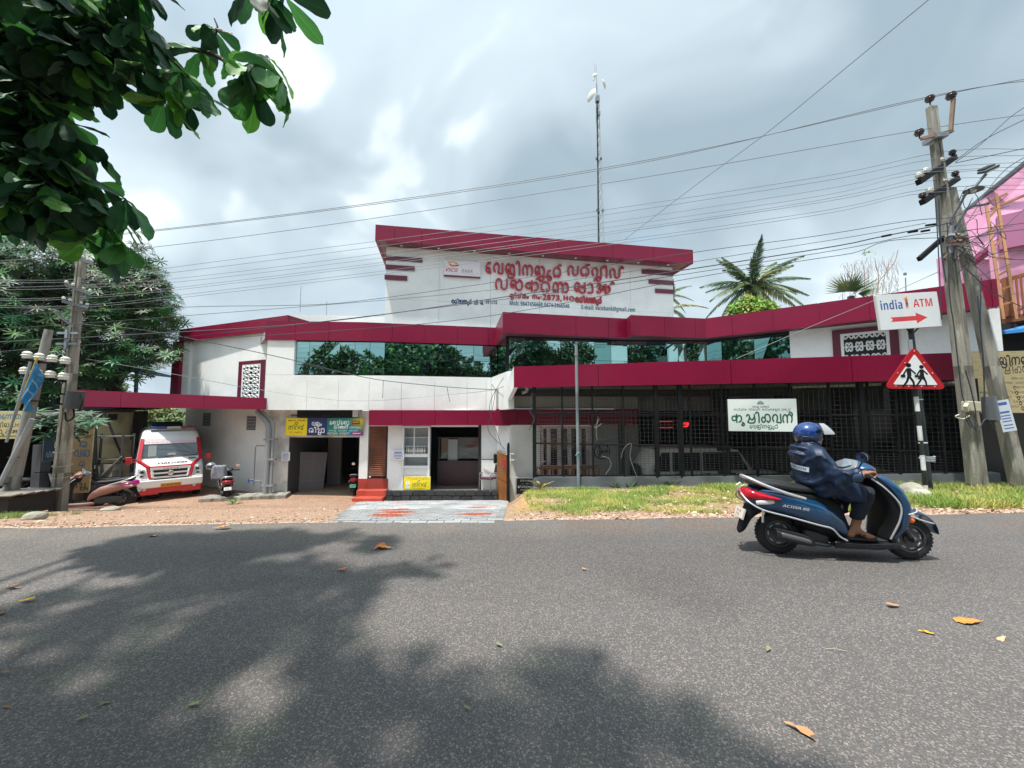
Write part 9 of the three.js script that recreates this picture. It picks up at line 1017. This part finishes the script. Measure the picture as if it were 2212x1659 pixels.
  // weeds one could pick
  const weed = (label, px, py, D, s, yellow) => { const q = at(px, py, D), t = thing('weed', label, 'weed', [q.x, ground(q.x, q.z), q.z]), rr = rng(px); const wm = phys(yellow ? [0.32, 0.27, 0.1] : [0.1, 0.22, 0.04], 0.7, { transmission: 0.2, thickness: 0 }); for (let k = 0; k < 12; k++) { const b = mesh('leaf', boxUVless, wm, t); const a = rr() * 6.28; b.applyMatrix4(look(V(Math.cos(a) * 0.03, s * 0.2 * rr(), Math.sin(a) * 0.03), V(Math.cos(a) * 0.7, 0.5 + rr(), Math.sin(a) * 0.7), 0, s * (0.6 + 0.6 * rr()))); } return t; };
  const boxUVless = leafGeo([[0, 0.02], [0.3, 0.1], [0.6, 0.11], [0.9, 0.05], [1, 0.01]], 0.4, 0.2);
  weed('dry yellow weed growing at the first fence post', 1168, 1045, 10.6, 0.35, true); weed('small green weed before the low wall, near the grey pole', 1330, 1044, 10.3, 0.2); weed('leafy green weed before the low wall below the jeep', 1362, 1042, 10.2, 0.2); weed('thin weed against the low wall under the jeep doors', 1452, 1042, 10, 0.26); weed('green tuft growing behind the ambulance wheel near the black scooter', 505, 1068, 12.6, 0.28); weed('bushy weed in the tall grass near the concrete poles', 2090, 1040, 7.2, 0.22); weed('tall thin weed beside the scooter front, before the fence', 1926, 1040, 7.4, 0.3);
}
// ---------- leaves lying on the tar, one by one ----------
{
  const r = rng(8), geos = [leafGeo(ALM, -0.12, 0.22, 0.02), leafGeo(ALM.map(([t, w]) => [t, w * 0.7]), 0.3, 0.4, 0.03), leafGeo(ALM.map(([t, w]) => [t, w * 1.1]), 0.06, 0.12, 0.015)], mk = (c, s) => std([1, 1, 1], 0.75, { map: leafMap(s, c), side: THREE.DoubleSide }), mats = { orange: mk([0.62, 0.22, 0.045], 1), tan: mk([0.5, 0.24, 0.11], 2), yellow: mk([0.75, 0.4, 0.015], 3), brown: mk([0.26, 0.14, 0.08], 4), pale: mk([0.55, 0.36, 0.2], 6), green: mk([0.18, 0.22, 0.1], 5), red: mk([0.6, 0.15, 0.05], 7) };
  const L = [[1688, 1525, 'tan', 0.16, 2.25, 1, 'long curled tan leaf, the largest one lying on the near tar'], [2122, 1327, 'orange', 0.15, 1.5, 2, 'broad orange tan leaf on the tar under the scooter front wheel side'], [1980, 1345, 'yellow', 0.1, 1.9, 1, 'bright yellow curled leaf on the tar beside the broad orange tan one'], [1945, 1295, 'tan', 0.09, 1.6, 0, 'flat tan leaf on the tar just below the scooter front wheel'], [2172, 1357, 'pale', 0.09, 1.9, 1, 'small pale curled leaf at the far edge of the tar by the broad orange one'], [805, 1181, 'red', 0.14, 0.5, 0, 'reddish orange leaf, first of the pair on the tar before the driveway'], [850, 1178, 'orange', 0.15, 1.5, 0, 'flat orange leaf, second of the pair on the tar before the driveway'], [40, 1286, 'yellow', 0.09, 1.4, 0, 'yellow leaf on the tar by the picture edge'], [16, 1312, 'brown', 0.13, 1.35, 1, 'brown curled leaf on the tar by the picture edge'], [10, 1257, 'tan', 0.08, 1.5, 0, 'small tan leaf at the picture edge above the yellow one'], [48, 1258, 'tan', 0.08, 1.7, 1, 'small tan leaf just beyond the yellow one'], [458, 1137, 'orange', 0.17, 1.4, 0, 'orange leaf on the dusty far edge of the tar'], [345, 1152, 'pale', 0.15, 1.5, 1, 'pale leaf on the far side of the tar near the dusty edge'], [725, 1222, 'red', 0.08, 1.6, 0, 'small red brown leaf in the tree shadow edge'], [1655, 1387, 'green', 0.05, 0.8, 0, 'tiny faded leaf alone on the sunlit tar'], [1087, 1377, 'green', 0.045, 1.0, 0, 'tiny green leaf near the middle of the road'], [1270, 1222, 'tan', 0.05, 1.2, 0, 'tiny tan leaf on the sunlit tar before the grass bank'], [205, 1497, 'green', 0.055, 0.5, 1, 'small green leaf standing up in the tree shadow'], [160, 1522, 'green', 0.045, 1.2, 0, 'small green leaf flat in the tree shadow'], [405, 1492, 'green', 0.05, 1.5, 0, 'pale green leaf alone in the tree shadow'], [6, 1628, 'orange', 0.06, 1.3, 0, 'orange leaf at the lower corner of the picture'], [2, 1495, 'brown', 0.05, 1.4, 1, 'dark leaf at the picture edge in the tree shadow'], [25, 1428, 'brown', 0.04, 1.5, 0, 'small dull brown leaf in the tree shadow'], [1018, 1502, 'green', 0.03, 1.0, 0, 'tiny green scrap at the edge of the tree shadow'], [880, 1052, 'yellow', 0.001, 1, 0, '']];
  for (const [px, py, m, s, a, g, label] of L) { if (!label) continue; const u = (py - 890) / 831, D = EYE / u, q = at(px, py, D * 0.995), o = tag(mesh('fallen_leaf', geos[g], mats[m]), label, 'fallen leaf', 'leaves lying on the tar'); const dir = V(Math.sin(a) * (r() < 0.5 ? 1 : -1), 0, -Math.cos(a)); o.applyMatrix4(look(V(q.x, 0.022 + s * 0.04, q.z), dir, 0, s * 1.15, V(0, 0, 1).cross(dir).y ? V(0, 1, 0) : V(1, 0, 0))); o.rotation.x += 0; }
  const tw = at(1800, 1383, EYE / ((1383 - 890) / 831)); tag(obj('twig', tube([[tw.x - 0.05, 0.02, tw.z], [tw.x, 0.025, tw.z + 0.01], [tw.x + 0.06, 0.02, tw.z + 0.025]], 0.0022, 8, 4), std([0.4, 0.36, 0.25], 0.9)), 'thin dry twig lying on the sunlit tar', 'twig');
}
renderer.render(scene, camera);
